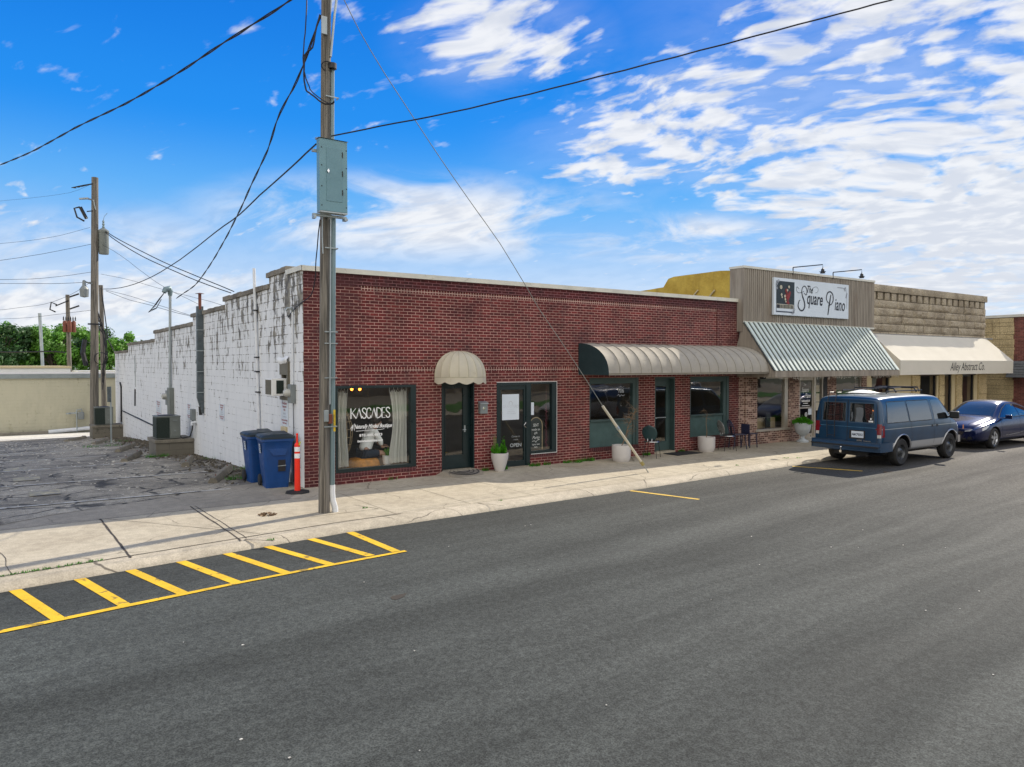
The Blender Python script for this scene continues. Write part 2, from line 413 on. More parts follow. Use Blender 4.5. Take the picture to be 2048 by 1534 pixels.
M['yellow_paint'] = mat('yellow_road_paint', (.68, .42, .010), .8, var=.14, scale=3, coord='POS', bump=.8, bscale=80, alt=(.22, .15, .03), altf=(.565, .66))
M['yellow_pale'] = mat('worn_yellow_road_paint', (.62, .40, .045), .7, var=.12, scale=5, coord='POS', bump=.4, bscale=80, alt=(.22, .16, .06), altf=(.52, .7))
M['old_line'] = mat('faded_white_line_paint', (.50, .48, .43), .85, var=.2, scale=2, coord='POS', alt=(.24, .22, .19), altf=(.48, .60))
M['faded_yellow'] = mat('faded_cream_patch_paint', (.40, .355, .23), .85, var=.2, scale=2, coord='POS', alt=(.24, .22, .19), altf=(.44, .56))
M['tar'] = mat('dark_joint_filler', (.035, .028, .02), .8, coord='POS', alt=(.10, .06, .02), altf=(.5, .7))
M['white_metal'] = mat('weathered_white_metal', (.62, .60, .52), .45, var=.12, scale=2, alt=(.35, .31, .24), altf=(.62, .75), coord='POS')
M['green_frame'] = mat('dark_green_painted_frame', (.005, .017, .019), .35, var=.15, coord='POS')
M['teal_panel'] = mat('teal_grey_painted_panel', (.050, .095, .090), .55, var=.15, scale=5, coord='POS', bump=.15, bscale=90)
M['teal_frame'] = mat('teal_grey_frame', (.042, .075, .072), .45, var=.12, coord='POS')
M['alu'] = mat('aluminium_frame', (.55, .50, .42), .35, .6, coord='POS')
M['black'] = mat('black_metal', (.012, .012, .013), .4)
M['rubber'] = mat('black_rubber', (.018, .018, .018), .8, bump=.3)
M['wire'] = mat('black_cable', (.006, .006, .010), .6)
M['galv'] = mat('galvanised_steel', (.34, .38, .39), .42, .55, var=.15, scale=6, stretch=(1, 1, .3))
M['conduit'] = mat('grey_blue_conduit', (.17, .235, .25), .45, .3, var=.15, scale=5, stretch=(1, 1, .25))
M['cabinet'] = mat('grey_blue_enamel', (.14, .27, .31), .42, .1, var=.08, scale=2.5, coat=.1)
M['dark_duct'] = mat('slate_blue_duct', (.075, .095, .105), .5, .2, var=.3, scale=4, alt=(.16, .17, .17), altf=(.5, .75))
M['meter_grey'] = mat('meter_grey', (.20, .22, .22), .5, .2)
M['meter_glass'] = mat('clear_meter_dome', (.42, .42, .38), .12, spec=.8)
M['pvc'] = mat('white_pipe', (.66, .68, .70), .4)
M['rust'] = mat('rusty_pipe', (.16, .05, .03), .8)
M['cream_fabric'] = mat('cream_canvas', (.74, .69, .55), .8, var=.07, scale=2.5, bump=.25, bscale=220, alt=(.50, .45, .31), altf=(.60, .85))
M['grey_fabric'] = mat('faded_taupe_canvas', (.50, .465, .40), .85, var=.07, scale=3, bump=.3, bscale=200, alt=(.34, .31, .26), altf=(.55, .8))
M['green_fabric'] = mat('dark_green_canvas', (.010, .030, .036), .75, var=.1, bump=.2, bscale=200)
M['tan_fabric'] = mat('pale_sand_canvas', (.84, .80, .70), .8, var=.03, scale=1.4, bump=.15, bscale=200)
M['sheet_metal'] = mat('pale_green_white_roof_metal', (.54, .60, .55), .5, .0, var=.08, scale=2, coord='POS')
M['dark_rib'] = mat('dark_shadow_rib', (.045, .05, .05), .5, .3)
M['navy_plastic'] = mat('blue_bin_plastic', (.003, .050, .20), .42, var=.12, scale=5)
M['bin_lid'] = mat('dark_blue_grey_lid_plastic', (.012, .022, .030), .42, var=.12)
M['white'] = mat('white_paint', (.78, .78, .76), .5, var=.04)
M['sign_white'] = mat('white_sign_panel', (.62, .68, .74), .4, var=.03)
M['ink'] = mat('black_lettering', (.012, .013, .018), .5)
M['grey_ink'] = mat('grey_lettering', (.30, .32, .36), .5)
M['faint_ink'] = mat('faint_grey_lettering', (.46, .49, .53), .5)
M['red_ink'] = mat('faded_red_lettering', (.35, .09, .09), .6)
M['white_ink'] = mat('white_window_lettering', (.86, .86, .84), .6, var=.02)
M['grey_win_ink'] = mat('grey_window_lettering', (.30, .32, .32), .6, var=.02)
M['navy_print'] = mat('navy_print', (.010, .022, .05), .5)
M['dark_print'] = mat('dark_floral_print', (.012, .022, .026), .5, var=.3, scale=12)
M['red_print'] = mat('red_print', (.22, .015, .012), .5, var=.5, scale=40)
M['orange_plastic'] = mat('fluorescent_orange_plastic', (.86, .030, .008), .45, var=.04, spec=.4)
M['reflect_white'] = mat('white_reflective_band', (.78, .78, .78), .4)
M['coil'] = mat('dark_condenser_coil', (.010, .022, .016), .6, var=.3, scale=40)
M['ac_case'] = mat('grey_green_condenser_case', (.155, .17, .155), .5, .1)
M['brown_case'] = mat('brown_louvre', (.13, .115, .08), .6)
M['pot'] = mat('off_white_glazed_pot', (.56, .53, .50), .5, var=.05, scale=3)
M['urn'] = mat('pale_cast_urn', (.50, .54, .56), .6, var=.1)
M['leaf'] = mat('bright_green_leaf', (.075, .30, .012), .5, var=.4, scale=6)
M['grass_leaf'] = mat('fresh_green_grass', (.05, .22, .01), .6, var=.4, scale=6)
M['dry'] = mat('dry_twig', (.20, .13, .075), .8)
M['soil'] = mat('dark_soil', (.03, .022, .015), .95)
M['mat_black'] = mat('black_door_mat', (.014, .016, .018), .9, bump=.4)
M['mat_grey'] = mat('grey_door_mat', (.17, .15, .13), .95, bump=.4)
M['linen'] = mat('white_linen_curtain', (.82, .82, .77), .8, var=.06, scale=4, stretch=(6, 6, .6))
M['shirt'] = mat('white_cotton_shirt', (.84, .85, .84), .8, var=.06, scale=9, bump=.3, bscale=14)
M['denim'] = mat('dark_denim', (.012, .022, .042), .85)
M['skin'] = mat('skin', (.46, .26, .19), .55, var=.05)
M['hair'] = mat('dark_brown_hair', (.018, .011, .008), .6)
M['velvet'] = mat('orange_velvet', (.50, .20, .022), .8, var=.35, scale=9)
M['rattan'] = mat('natural_rattan', (.46, .34, .19), .6)
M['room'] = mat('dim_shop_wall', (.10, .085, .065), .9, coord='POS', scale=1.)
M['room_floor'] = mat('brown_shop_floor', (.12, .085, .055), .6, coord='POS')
M['mirror_frame'] = mat('pale_wood', (.42, .33, .19), .6)
M['blackboard'] = mat('blackboard', (.016, .026, .024), .6)
M['bulb'] = mat('warm_lamp_bulb', (1, .45, .15), .4, emit=(1., .25, .03, 4.5))
M['tiny_light'] = mat('string_light_bulb', (.75, .70, .6), .4)
M['chair_teal'] = mat('dark_teal_chair_shell', (.018, .050, .055), .35, coat=.2)
M['chair_grey'] = mat('glossy_grey_chair_shell', (.20, .20, .19), .25, coat=.4)
M['chair_navy'] = mat('navy_wood_chair', (.020, .022, .055), .35, coat=.2)
M['tree_bark'] = mat('grey_bark', (.10, .08, .06), .9)
M['crown1'] = mat('light_green_foliage', (.12, .29, .03), .6, var=.5, scale=.6, coord='POS')
M['crown2'] = mat('deep_green_foliage', (.035, .10, .02), .6, var=.5, scale=.6, coord='POS')
M['lawn'] = mat('lawn', (.05, .16, .02), .9, var=.3, scale=.8, coord='POS', bump=.5)
M['ground'] = mat('dry_ground', (.11, .10, .07), .95, var=.2, scale=.4, coord='POS', alt=(.05, .09, .025), altf=(.45, .6))
M['roof'] = mat('grey_roof_membrane', (.30, .29, .27), .9, coord='POS')
M['shingle'] = mat('grey_shingle', (.11, .115, .12), .85, var=.3, scale=8)
M['cream_trim'] = mat('cream_stucco', (.55, .46, .28), .8, var=.06, coord='POS')
M['brown_trim'] = mat('brown_rough_lintel', (.055, .038, .024), .85, coord='POS')
M['dark_void'] = mat('dark_vent_interior', (.01, .01, .01), .9)
M['tyre'] = mat('tyre_rubber', (.022, .021, .020), .8, bump=.4, bscale=60)
M['steel_rim'] = mat('dull_steel_rim', (.10, .105, .11), .4, .7)
M['chrome'] = mat('chrome', (.65, .66, .68), .12, 1., var=.03)
M['alloy'] = mat('silver_alloy_rim', (.60, .61, .62), .25, .8, var=.03)
M['dark_trim'] = mat('dark_trim', (.012, .012, .014), .5)
M['tail_red'] = mat('red_tail_lens', (.16, .004, .012), .2, coat=.3)
M['lens_clear'] = mat('clear_lamp_lens', (.46, .46, .44), .1, coat=.6, var=.2, scale=20)
M['lens_amber'] = mat('amber_lens', (.5, .18, .06), .2, coat=.3)

def paint(name, col, rough=.3, lower=None, metallic=.3, fleck=.0):
    m, t, b, v = base(name, 'OBJ')
    x, y, z = t.sep(v)
    n = t.noise(v, 2.2, 6, .6)
    k = t.step(n, .25, .75, .82, 1.15)
    c = t.mix(1., col, t.comb(k, k, k), 'MULTIPLY')
    if lower:
        ay = t.math('ABSOLUTE', y)
        f = t.math('MULTIPLY', t.step(z, lower[1] + .012, lower[1] - .012), t.step(ay, .80, .84))
        c = t.mix(f, c, lower[0])
        ln = t.math('MULTIPLY', t.math('MULTIPLY', t.step(z, .995, 1.0), t.step(z, 1.015, 1.01)), t.step(ay, .80, .84))
        c = t.mix(t.math('MULTIPLY', ln, .7), c, (.5, .5, .5))
    t.put(b.inputs['Base Color'], c)
    b.inputs['Metallic'].default_value = metallic; b.inputs['Roughness'].default_value = rough
    b.inputs['Coat Weight'].default_value = .6; b.inputs['Coat Roughness'].default_value = .10
    return m
M['van_paint'] = paint('blue_two_tone_van_paint', (.004, .042, .10), .28, ((.42, .43, .44), .63))
M['blue_paint'] = paint('metallic_blue_paint', (.004, .010, .060), .25, None, .5)
M['white_car'] = paint('white_car_paint', (.62, .62, .60), .3, None, .0)
M['silver_car'] = paint('silver_car_paint', (.40, .40, .41), .3, None, .5)
M['bumper_blue'] = mat('dull_blue_bumper', (.012, .040, .085), .5, coat=.2)

def canvas(key, amount=.35):
    """sun-lit canvas glows through: mix a translucent lobe into the cloth"""
    m = M[key]; t = NT(m.node_tree); b = t.n['Principled BSDF']; out = t.n['Material Output']
    tr = t.add('ShaderNodeBsdfTranslucent'); src = b.inputs['Base Color'].links[0].from_socket; t.l.new(src, tr.inputs[0])
    ms = t.add('ShaderNodeMixShader'); ms.inputs[0].default_value = amount
    t.l.new(b.outputs[0], ms.inputs[1]); t.l.new(tr.outputs[0], ms.inputs[2]); t.l.new(ms.outputs[0], out.inputs[0])
for k_ in ('cream_fabric', 'grey_fabric', 'tan_fabric', 'linen'): canvas(k_)
for k_ in ('leaf', 'crown1', 'crown2', 'grass_leaf'): canvas(k_, .3)

# ------------------------------------------------------------------ mesh helpers
class MB:
    """collects shapes, then build() links them as ONE mesh object"""
    def __init__(s): s.v = []; s.f = []; s.mi = []; s.ms = []; s.cur = 0
    def use(s, m):
        if m not in s.ms: s.ms.append(m)
        s.cur = s.ms.index(m); return s
    def add(s, vs, fs):
        o = len(s.v); s.v += [tuple(p) for p in vs]
        for f in fs: s.f.append([i + o for i in f]); s.mi.append(s.cur)
        return s
    def box(s, x0, x1, y0, y1, z0, z1):
        vs = [(x, y, z) for x in (x0, x1) for y in (y0, y1) for z in (z0, z1)]
        return s.add(vs, [(0, 1, 3, 2), (4, 6, 7, 5), (0, 4, 5, 1), (2, 3, 7, 6), (0, 2, 6, 4), (1, 5, 7, 3)])
    def obox(s, c, ax, ay, az):
        """box by centre and three half-axis vectors"""
        c, ax, ay, az = map(Vector, (c, ax, ay, az))
        vs = [c + ax * i + ay * j + az * k for i in (-1, 1) for j in (-1, 1) for k in (-1, 1)]
        return s.add(vs, [(0, 1, 3, 2), (4, 6, 7, 5), (0, 4, 5, 1), (2, 3, 7, 6), (0, 2, 6, 4), (1, 5, 7, 3)])
    def quad(s, a, b, c, d): return s.add([a, b, c, d], [(0, 1, 2, 3)])
    def poly(s, pts): return s.add(pts, [tuple(range(len(pts)))])
    def prism(s, pts, d):
        """polygon pts extruded by vector d"""
        n = len(pts); d = Vector(d)
        vs = [Vector(p) for p in pts] + [Vector(p) + d for p in pts]
        return s.add(vs, [tuple(range(n))[::-1], tuple(range(n, 2 * n))] + [(i, (i + 1) % n, n + (i + 1) % n, n + i) for i in range(n)])
    def tube(s, pts, r, n=6, cap=True):
        pts = [Vector(p) for p in pts]; rr = r if isinstance(r, (list, tuple)) else [r] * len(pts)
        vs = []; up = None
        for i, p in enumerate(pts):
            t = (pts[min(i + 1, len(pts) - 1)] - pts[max(i - 1, 0)])
            t = t.normalized() if t.length > 1e-9 else Vector((0, 0, 1))
            if up is None: up = t.orthogonal().normalized()
            up = (up - t * up.dot(t)); up = up.normalized() if up.length > 1e-6 else t.orthogonal().normalized()
            q = t.cross(up)
            for k in range(n):
                a = 2 * math.pi * k / n; vs.append(p + (up * math.cos(a) + q * math.sin(a)) * rr[i])
        fs = [(i * n + k, i * n + (k + 1) % n, (i + 1) * n + (k + 1) % n, (i + 1) * n + k) for i in range(len(pts) - 1) for k in range(n)]
        if cap: fs += [tuple(range(n))[::-1], tuple(range((len(pts) - 1) * n, len(pts) * n))]
        return s.add(vs, fs)
    def cyl(s, a, b, r, n=16, r2=None): return s.tube([a, b], [r, r if r2 is None else r2], n)
    def lathe(s, prof, c=(0, 0, 0), n=20, axis='Z', arc=(0, 360), closed=True):
        """profile of (radius, height)"""
        vs = []; full = abs(arc[1] - arc[0]) >= 360; m = n if full else n + 1
        for k in range(m):
            a = rad(arc[0] + (arc[1] - arc[0]) * k / n)
            for r, h in prof:
                x, y = r * math.cos(a), r * math.sin(a)
                q = (x, y, h) if axis == 'Z' else ((x, h, y) if axis == 'Y' else (h, x, y))
                vs.append((q[0] + c[0], q[1] + c[1], q[2] + c[2]))
        L = len(prof)
        fs = [(k * L + i, ((k + 1) % m) * L + i, ((k + 1) % m) * L + i + 1, k * L + i + 1) for k in range(n) for i in range(L - 1)]
        return s.add(vs, fs)
    def grid(s, fn, nu, nv):
        vs = [fn(i / nu, j / nv) for i in range(nu + 1) for j in range(nv + 1)]
        return s.add(vs, [(i * (nv + 1) + j, (i + 1) * (nv + 1) + j, (i + 1) * (nv + 1) + j + 1, i * (nv + 1) + j + 1) for i in range(nu) for j in range(nv)])
    def text(s, body, size, o, tx=(1, 0, 0), ty=(0, 0, 1), sx=1., shear=0., align='CENTER', weight=0., rise=0., space=1., res=3):
        cu = bpy.data.curves.new('t', 'FONT'); cu.body = body; cu.size = size; cu.align_x = align; cu.shear = shear; cu.offset = weight
        cu.resolution_u = res; cu.space_character = space
        ob = bpy.data.objects.new('t', cu); COL.objects.link(ob)
        me = bpy.data.meshes.new_from_object(ob)
        o, tx, ty = Vector(o), Vector(tx), Vector(ty)
        s.add([o + tx * (v.co.x * sx) + ty * (v.co.y + v.co.x * rise) for v in me.vertices], [tuple(q.vertices) for q in me.polygons])
        bpy.data.objects.remove(ob); bpy.data.curves.remove(cu); bpy.data.meshes.remove(me)
        return s
    def stroke(s, pts, o, tx, ty, wid):
        """a pen stroke in the plane (o, tx, ty); wid = width or list of widths"""
        P = [Vector((p[0], p[1])) for p in pts]
        # smooth
        Q = [2 * P[0] - P[1]] + P + [2 * P[-1] - P[-2]]; W = wid if isinstance(wid, (list, tuple)) else [wid] * len(P)
        out = []; ow = []
        for i in range(1, len(Q) - 2):
            for k in range(5):
                t = k / 5; a, b, c, d = Q[i - 1:i + 3]
                out.append(.5 * ((2 * b) + (c - a) * t + (2 * a - 5 * b + 4 * c - d) * t * t + (3 * b - a - 3 * c + d) * t ** 3)); ow.append(W[i - 1] * (1 - t) + W[i] * t)
        out.append(P[-1]); ow.append(W[-1])
        o, tx, ty = Vector(o), Vector(tx), Vector(ty); vs = []
        for i, p in enumerate(out):
            t = out[min(i + 1, len(out) - 1)] - out[max(i - 1, 0)]; t = t.normalized() if t.length > 0 else Vector((1, 0)); nn = Vector((-t.y, t.x)) * ow[i] / 2
            for q in (p + nn, p - nn): vs.append(o + tx * q.x + ty * q.y)
        return s.add(vs, [(2 * i, 2 * i + 1, 2 * i + 3, 2 * i + 2) for i in range(len(out) - 1)])
    def build(s, name, m=None, parent=None, smooth=None, bevel=0., kind=None, world=True, seg=2):
        me = bpy.data.meshes.new(name)
        loc = Vector((0, 0, 0))
        if parent is not None and world:
            q = parent
            while q is not None: loc += q.location; q = q.parent
        me.from_pydata([Vector(p) - loc for p in s.v] if loc.length else s.v, [], s.f)
        ms = s.ms if s.ms else [m]
        if m is not None and not s.ms: pass
        for q in ms: me.materials.append(M[q] if isinstance(q, str) else q)
        if s.ms: me.polygons.foreach_set('material_index', s.mi)
        b = bmesh.new(); b.from_mesh(me)
        bmesh.ops.remove_doubles(b, verts=b.verts, dist=1e-5) if bevel or smooth is not None else None
        bmesh.ops.recalc_face_normals(b, faces=b.faces)
        b.to_mesh(me); b.free()
        if smooth is not None:
            me.polygons.foreach_set('use_smooth', [True] * len(me.polygons)); me.set_sharp_from_angle(angle=rad(smooth))
        o = bpy.data.objects.new(name, me); COL.objects.link(o)
        if parent is not None: o.parent = parent
        if bevel:
            bv = o.modifiers.new('bevel', 'BEVEL'); bv.width = bevel; bv.segments = seg; bv.limit_method = 'ANGLE'; bv.angle_limit = rad(40)
        if kind: o['kind'] = kind
        return o

def tag(o, label, cat, group=None):
    o['label'] = label; o['category'] = cat
    if group: o['group'] = group
    return o
def thing(name, label, cat, loc=(0, 0, 0), rz=0., group=None):
    o = bpy.data.objects.new(name, None); COL.objects.link(o); o.location = loc; o.rotation_euler = (0, 0, rz); o.empty_display_size = .2
    return tag(o, label, cat, group)
def copy_tree(o, parent=None):
    c = o.copy(); COL.objects.link(c)
    if parent is not None: c.parent = parent
    for ch in [x for x in COL.objects if x.parent is o]: copy_tree(ch, c)
    return c
def interp(v, xs, ys):
    if v <= xs[0]: return ys[0]
    for i in range(len(xs) - 1):
        if v <= xs[i + 1]: return ys[i] + (ys[i + 1] - ys[i]) * (v - xs[i]) / (xs[i + 1] - xs[i])
    return ys[-1]
LY, LZ = [-60, 0, 7.3, 10.8, 18.5, 28.7, 38, 60, 400], [0, 0, -.22, -.40, -.69, -1.29, -1.70, -1.9, -1.9]
def lotz(y): return interp(y, LY, LZ)
KX, KY = [-40, -12, -5.23, -3.2, -.69, 5.82, 13.1, 31, 60], [-10.2, -5.6, -4.61, -4.33, -3.98, -3.665, -3.23, -2.6, -2.0]
def kerby(x): return interp(x, KX, KY)
ROAD = -.10

# ------------------------------------------------------------------ ground, road, pavements
def gz(x, y):
    if y < -2.: return -.25
    return lotz(y) - .10 - (.12 if y < 1. else 0.)
g = MB()
gx = [-600, -200, -80, -40, -20, -8, -2, 0, 10, 30, 60, 120, 300, 700]
gy = [-500, -150, -60, -30, -10, -2.1, 0, 1, 7.3, 10.8, 18.5, 28.7, 38, 60, 120, 300, 900]
g.add([(x, y, gz(x, y)) for x in gx for y in gy], [(i * len(gy) + j, (i + 1) * len(gy) + j, (i + 1) * len(gy) + j + 1, i * len(gy) + j + 1) for i in range(len(gx) - 1) for j in range(len(gy) - 1)])
g.build('ground', 'ground', kind='structure')
xs = [-90 + 2 * i for i in range(91)]
g = MB()
g.add([(x, y, ROAD) for x in xs for y in (-17.5, kerby(x) + .06)], [(2 * i, 2 * i + 2, 2 * i + 3, 2 * i + 1) for i in range(len(xs) - 1)])
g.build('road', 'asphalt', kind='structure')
# kerb strip: gently rolled concrete edge
kx = sorted(set([-60 + 1.0 * i for i in range(121)] + KX[1:-1]))
random.seed(3)
def kstrip(x):
    y = kerby(x); j = random.uniform(-.006, .006)
    return [(x, y - .02 + j, ROAD - .03), (x, y + j, ROAD + .012), (x, y + .05 + j, ROAD + .05), (x, y + .16, -.012), (x, y + .34, .0)]
g = MB(); g.add([p for x in kx for p in kstrip(x)], [(i * 5 + j, (i + 1) * 5 + j, (i + 1) * 5 + j + 1, i * 5 + j + 1) for i in range(len(kx) - 1) for j in range(4)])
g.build('kerb', 'kerb', kind='structure', smooth=50)
# pavement sheet and the concrete apron behind it
g = MB(); g.add([(x, y, 0.0) for x in kx for y in (kerby(x) + .345, -.02 if x > -.5 else -1.1 + .02 * (x + .5))], [(2 * i, 2 * i + 2, 2 * i + 3, 2 * i + 1) for i in range(len(kx) - 1)])
g.build('pavement', 'walk', kind='structure')
ax = [-60, -20, -6, -5.24, -4.54, -3.34, -2.2, -.64, 0.0]; ay = [-2., -1.0, -.82, -.71, -.24, .18, .62, 1.30, 1.45]
g = MB(); g.add([(x, y, -.002) for x, ye in zip(ax, ay) for y in (min(-1.1 + .02 * (x + .5), ye - .1) if x < -.55 else -.03, ye)], [(2 * i, 2 * i + 2, 2 * i + 3, 2 * i + 1) for i in range(len(ax) - 1)])
g.build('apron', 'apron', kind='structure')
# joints in the concrete
def ribbon(pts, wd, z, name, m, kind='structure', world=True):
    b = MB(); vs = []
    for i, p in enumerate(pts):
        q0, q1 = pts[max(i - 1, 0)], pts[min(i + 1, len(pts) - 1)]
        t = Vector((q1[0] - q0[0], q1[1] - q0[1])).normalized(); n = Vector((-t.y, t.x)) * wd * .5 * random.uniform(.75, 1.25)
        zz = z(p[0], p[1]) if callable(z) else z
        vs += [(p[0] + n.x, p[1] + n.y, zz), (p[0] - n.x, p[1] - n.y, zz)]
    b.add(vs, [(2 * i, 2 * i + 1, 2 * i + 3, 2 * i + 2) for i in range(len(pts) - 1)])
    return b.build(name, m, kind=kind)
def wig(a, b, n, amp=.008):
    return [(a[0] + (b[0] - a[0]) * i / n + random.uniform(-amp, amp), a[1] + (b[1] - a[1]) * i / n + random.uniform(-amp, amp)) for i in range(n + 1)]
ribbon(wig((-3.86, -1.10), (-3.79, -4.15), 14), .03, .004, 'pavement_joint', 'tar')
ribbon(wig((-2.39, -.78), (-2.31, -4.02), 14), .022, .004, 'pavement_joint', 'tar')
ribbon(wig((-2.31, -.78), (-2.20, -3.9), 14), .014, .004, 'pavement_joint', 'tar')
ribbon(wig((-2.26, -3.98), (-1.92, -4.32), 6), .035, .006, 'pavement_dark_line', 'tar')  # short crack at the kerb
ribbon([(x, kerby(x) + .36 + random.uniform(-.006, .006)) for x in [-6 + .25 * i for i in range(27)]], .020, .005, 'kerb_joint', 'tar')
ribbon([(x, kerby(x) + .40 + random.uniform(-.004, .004)) for x in [.8 + .5 * i for i in range(60)]], .006, .004, 'kerb_joint', 'tar')
ribbon(wig((-6, -1.22), (-.62, -1.06), 24, .006), .014, .004, 'pavement_joint', 'tar')
ribbon(wig((-3.80, -1.12), (-1.95, -3.72), 20, .01), .010, .004, 'pavement_dark_line', 'tar')  # thin dark diagonal line across the pavement
ribbon(wig((-5.35, -1.3), (-5.1, -4.2), 12, .03), .008, .004, 'pavement_dark_line', 'tar')  # ragged crack across the slab
for x in (.35, 1.9, 3.4, 4.9, 6.5, 8.0, 9.5, 11.0, 12.5, 14.0, 15.5, 17.0):
    ribbon(wig((x, -.05), (x + .06, kerby(x) + .36), 10, .004), .007, .004, 'pavement_joint', 'tar')
ribbon(wig((2.35, -4.0), (2.1, -3.5), 6, .01), .02, .004, 'kerb_crack', 'tar')
# square cut in the pavement round the pole
ribbon(wig((-.9, -2.95), (.35, -2.95), 6, .003), .012, .004, 'pavement_joint', 'tar')
ribbon(wig((.35, -2.95), (.12, -2.35), 5, .003), .012, .004, 'pavement_joint', 'tar')
# parking lot beside the building
ys = [-.0, .6, 1.4, 3, 5, 7.3, 9, 10.8, 14, 18.5, 23, 28.7, 33, 37.9]
lx = [-45, -20, -10, -6, -5.24, -4.54, -3.34, -2.2, -.64, 0.0]
g = MB()
def apr(x): return interp(x, ax, ay)
vs = []; random.seed(5)
for x in lx:
    y0 = apr(x) - .03
    for k, y in enumerate(ys):
        yy = y0 if k == 0 else max(y, y0 + .02 * k)
        vs.append((x, yy, lotz(yy) + (.004 if k == 0 else .006 + random.uniform(0, .012))))
g.add(vs, [(i * len(ys) + j, (i + 1) * len(ys) + j, (i + 1) * len(ys) + j + 1, i * len(ys) + j + 1) for i in range(len(lx) - 1) for j in range(len(ys) - 1)])
g.build('parking_lot', 'old_asphalt', kind='structure', smooth=60)
lz = lambda x, y: lotz(y) + .026
for (a, b) in (((-9, 1.15), (-1.3, .82)), ((-9, 4.75), (-1.0, 4.45)), ((-9, 8.45), (-1.9, 8.7)), ((-9, 12.3), (-2.4, 12.6)), ((-9, 16.2), (-2.4, 16.4))):
    ribbon(wig(a, b, 20, .01), .10, lz, 'parking_line', 'old_line')
for cx, cy in ((-4.50, 2.85), (-4.75, 6.0), (-4.95, 9.2)):
    g = MB(); g.add([(cx - .27, cy - .42, lz(0, cy - .42)), (cx + .27, cy - .42, lz(0, cy - .42)), (cx + .27, cy + .42, lz(0, cy + .42)), (cx - .27, cy + .42, lz(0, cy + .42))], [(0, 1, 2, 3)])
    g.build('faded_pavement_stencil', 'faded_yellow', kind='structure')

# yellow road markings
HS = [(-5.75, -4.76), (-5.084, -4.664), (-4.41, -4.586), (-3.83, -4.50), (-3.202, -4.372), (-2.574, -4.289), (-1.978, -4.21), (-1.291, -4.11), (-.62, -4.02)]
HE = [(-5.35, -6.23), (-4.71, -6.13), (-4.07, -6.03), (-3.45, -5.93), (-2.82, -5.84), (-2.19, -5.74), (-1.57, -5.67), (-.94, -5.58), (-.54, -5.56)]
g = MB(); wl = .13
for a, b in zip(HS, HE):
    a2 = (a[0], kerby(a[0]) - .012)
    g.add([(a2[0] - wl / 2, a2[1] - .01, ROAD + .005), (a2[0] + wl / 2, a2[1], ROAD + .005), (b[0] + wl / 2, b[1] + .03, ROAD + .005), (b[0] - wl / 2, b[1] + .03, ROAD + .005)], [(0, 1, 2, 3)])
g.build('hatched_marking', 'yellow_paint', kind='structure')
ribbon([(-9, -6.75), (-7, -6.47), (-5.224, -6.19), (-4.0, -6.005), (-2.8, -5.83), (-1.6, -5.70), (-.42, -5.59)], .10, ROAD + .009, 'edge_line_marking', 'yellow_paint')
for a, b in (((5.80, -3.70), (6.22, -5.22)), ((11.95, -3.36), (12.63, -4.90))):
    ribbon(wig(a, b, 6, .003), .10, ROAD + .005, 'stall_line_marking', 'yellow_pale')
# small dark repair spots and a few pale chips of gravel on the road
g = MB()
def blob(b, cx, cy, rx, ry, z, n=11, a0=0.):
    b.poly([(cx + math.cos(a0) * rx * math.cos(2 * math.pi * i / n) * k - math.sin(a0) * ry * math.sin(2 * math.pi * i / n) * k, cy + math.sin(a0) * rx * math.cos(2 * math.pi * i / n) * k + math.cos(a0) * ry * math.sin(2 * math.pi * i / n) * k, z) for i in range(n) for k in [random.uniform(.7, 1.15)]])
blob(g, -1.42, -7.42, .14, .07, ROAD + .004, a0=.4); blob(g, -1.25, -5.0, .07, .05, ROAD + .004); blob(g, 13.0, -5.35, .22, .09, ROAD + .004)
g.build('road_tar_spot', 'tar', kind='structure')
g = MB(); random.seed(9)
for i in range(40):
    x = random.uniform(-5, 9); y = random.uniform(-12.5, -4.6)
    s_ = random.uniform(.004, .011); g.obox((x, y, ROAD + .006), (s_, s_ * .3, 0), (-s_ * .3, s_ * .7, 0), (0, 0, s_ * .3))

o = g.build('gravel_chips', 'pale_conc'); o['kind'] = 'stuff'; tag(o, 'scattered pale chips of gravel lying on the dark road', 'gravel')

# ------------------------------------------------------------------ building helpers
def wall_with_openings(b, x0, x1, z0, z1, y0, y1, ops):
    """wall in X-Z, ops = (xa, xb, za, zb)"""
    cuts = sorted(set([x0, x1] + [v for o_ in ops for v in o_[:2]]))
    for a, c in zip(cuts, cuts[1:]):
        mid = (a + c) / 2; zz = z0
        for o_ in sorted([q for q in ops if q[0] < mid < q[1]], key=lambda q: q[2]):
            if o_[2] > zz + 1e-4: b.box(a, c, y0, y1, zz, o_[2])
            zz = o_[3]
        if z1 > zz + 1e-4: b.box(a, c, y0, y1, zz, z1)
def frame(b, x0, x1, z0, z1, y0, y1, t, tb=None, tr=None, tt=None):
    tb = t if tb is None else tb; tr = t if tr is None else tr; tt = t if tt is None else tt
    b.box(x0, x0 + t, y0, y1, z0, z1); b.box(x1 - tr, x1, y0, y1, z0, z1)
    b.box(x0 + t, x1 - tr, y0, y1, z1 - tt, z1); b.box(x0 + t, x1 - tr, y0, y1, z0, z0 + tb)
def pane(x0, x1, z0, z1, y, parent, name='pane', m='glass'):
    return MB().quad((x0, y, z0), (x1, y, z0), (x1, y, z1), (x0, y, z1)).build(name, m, parent)

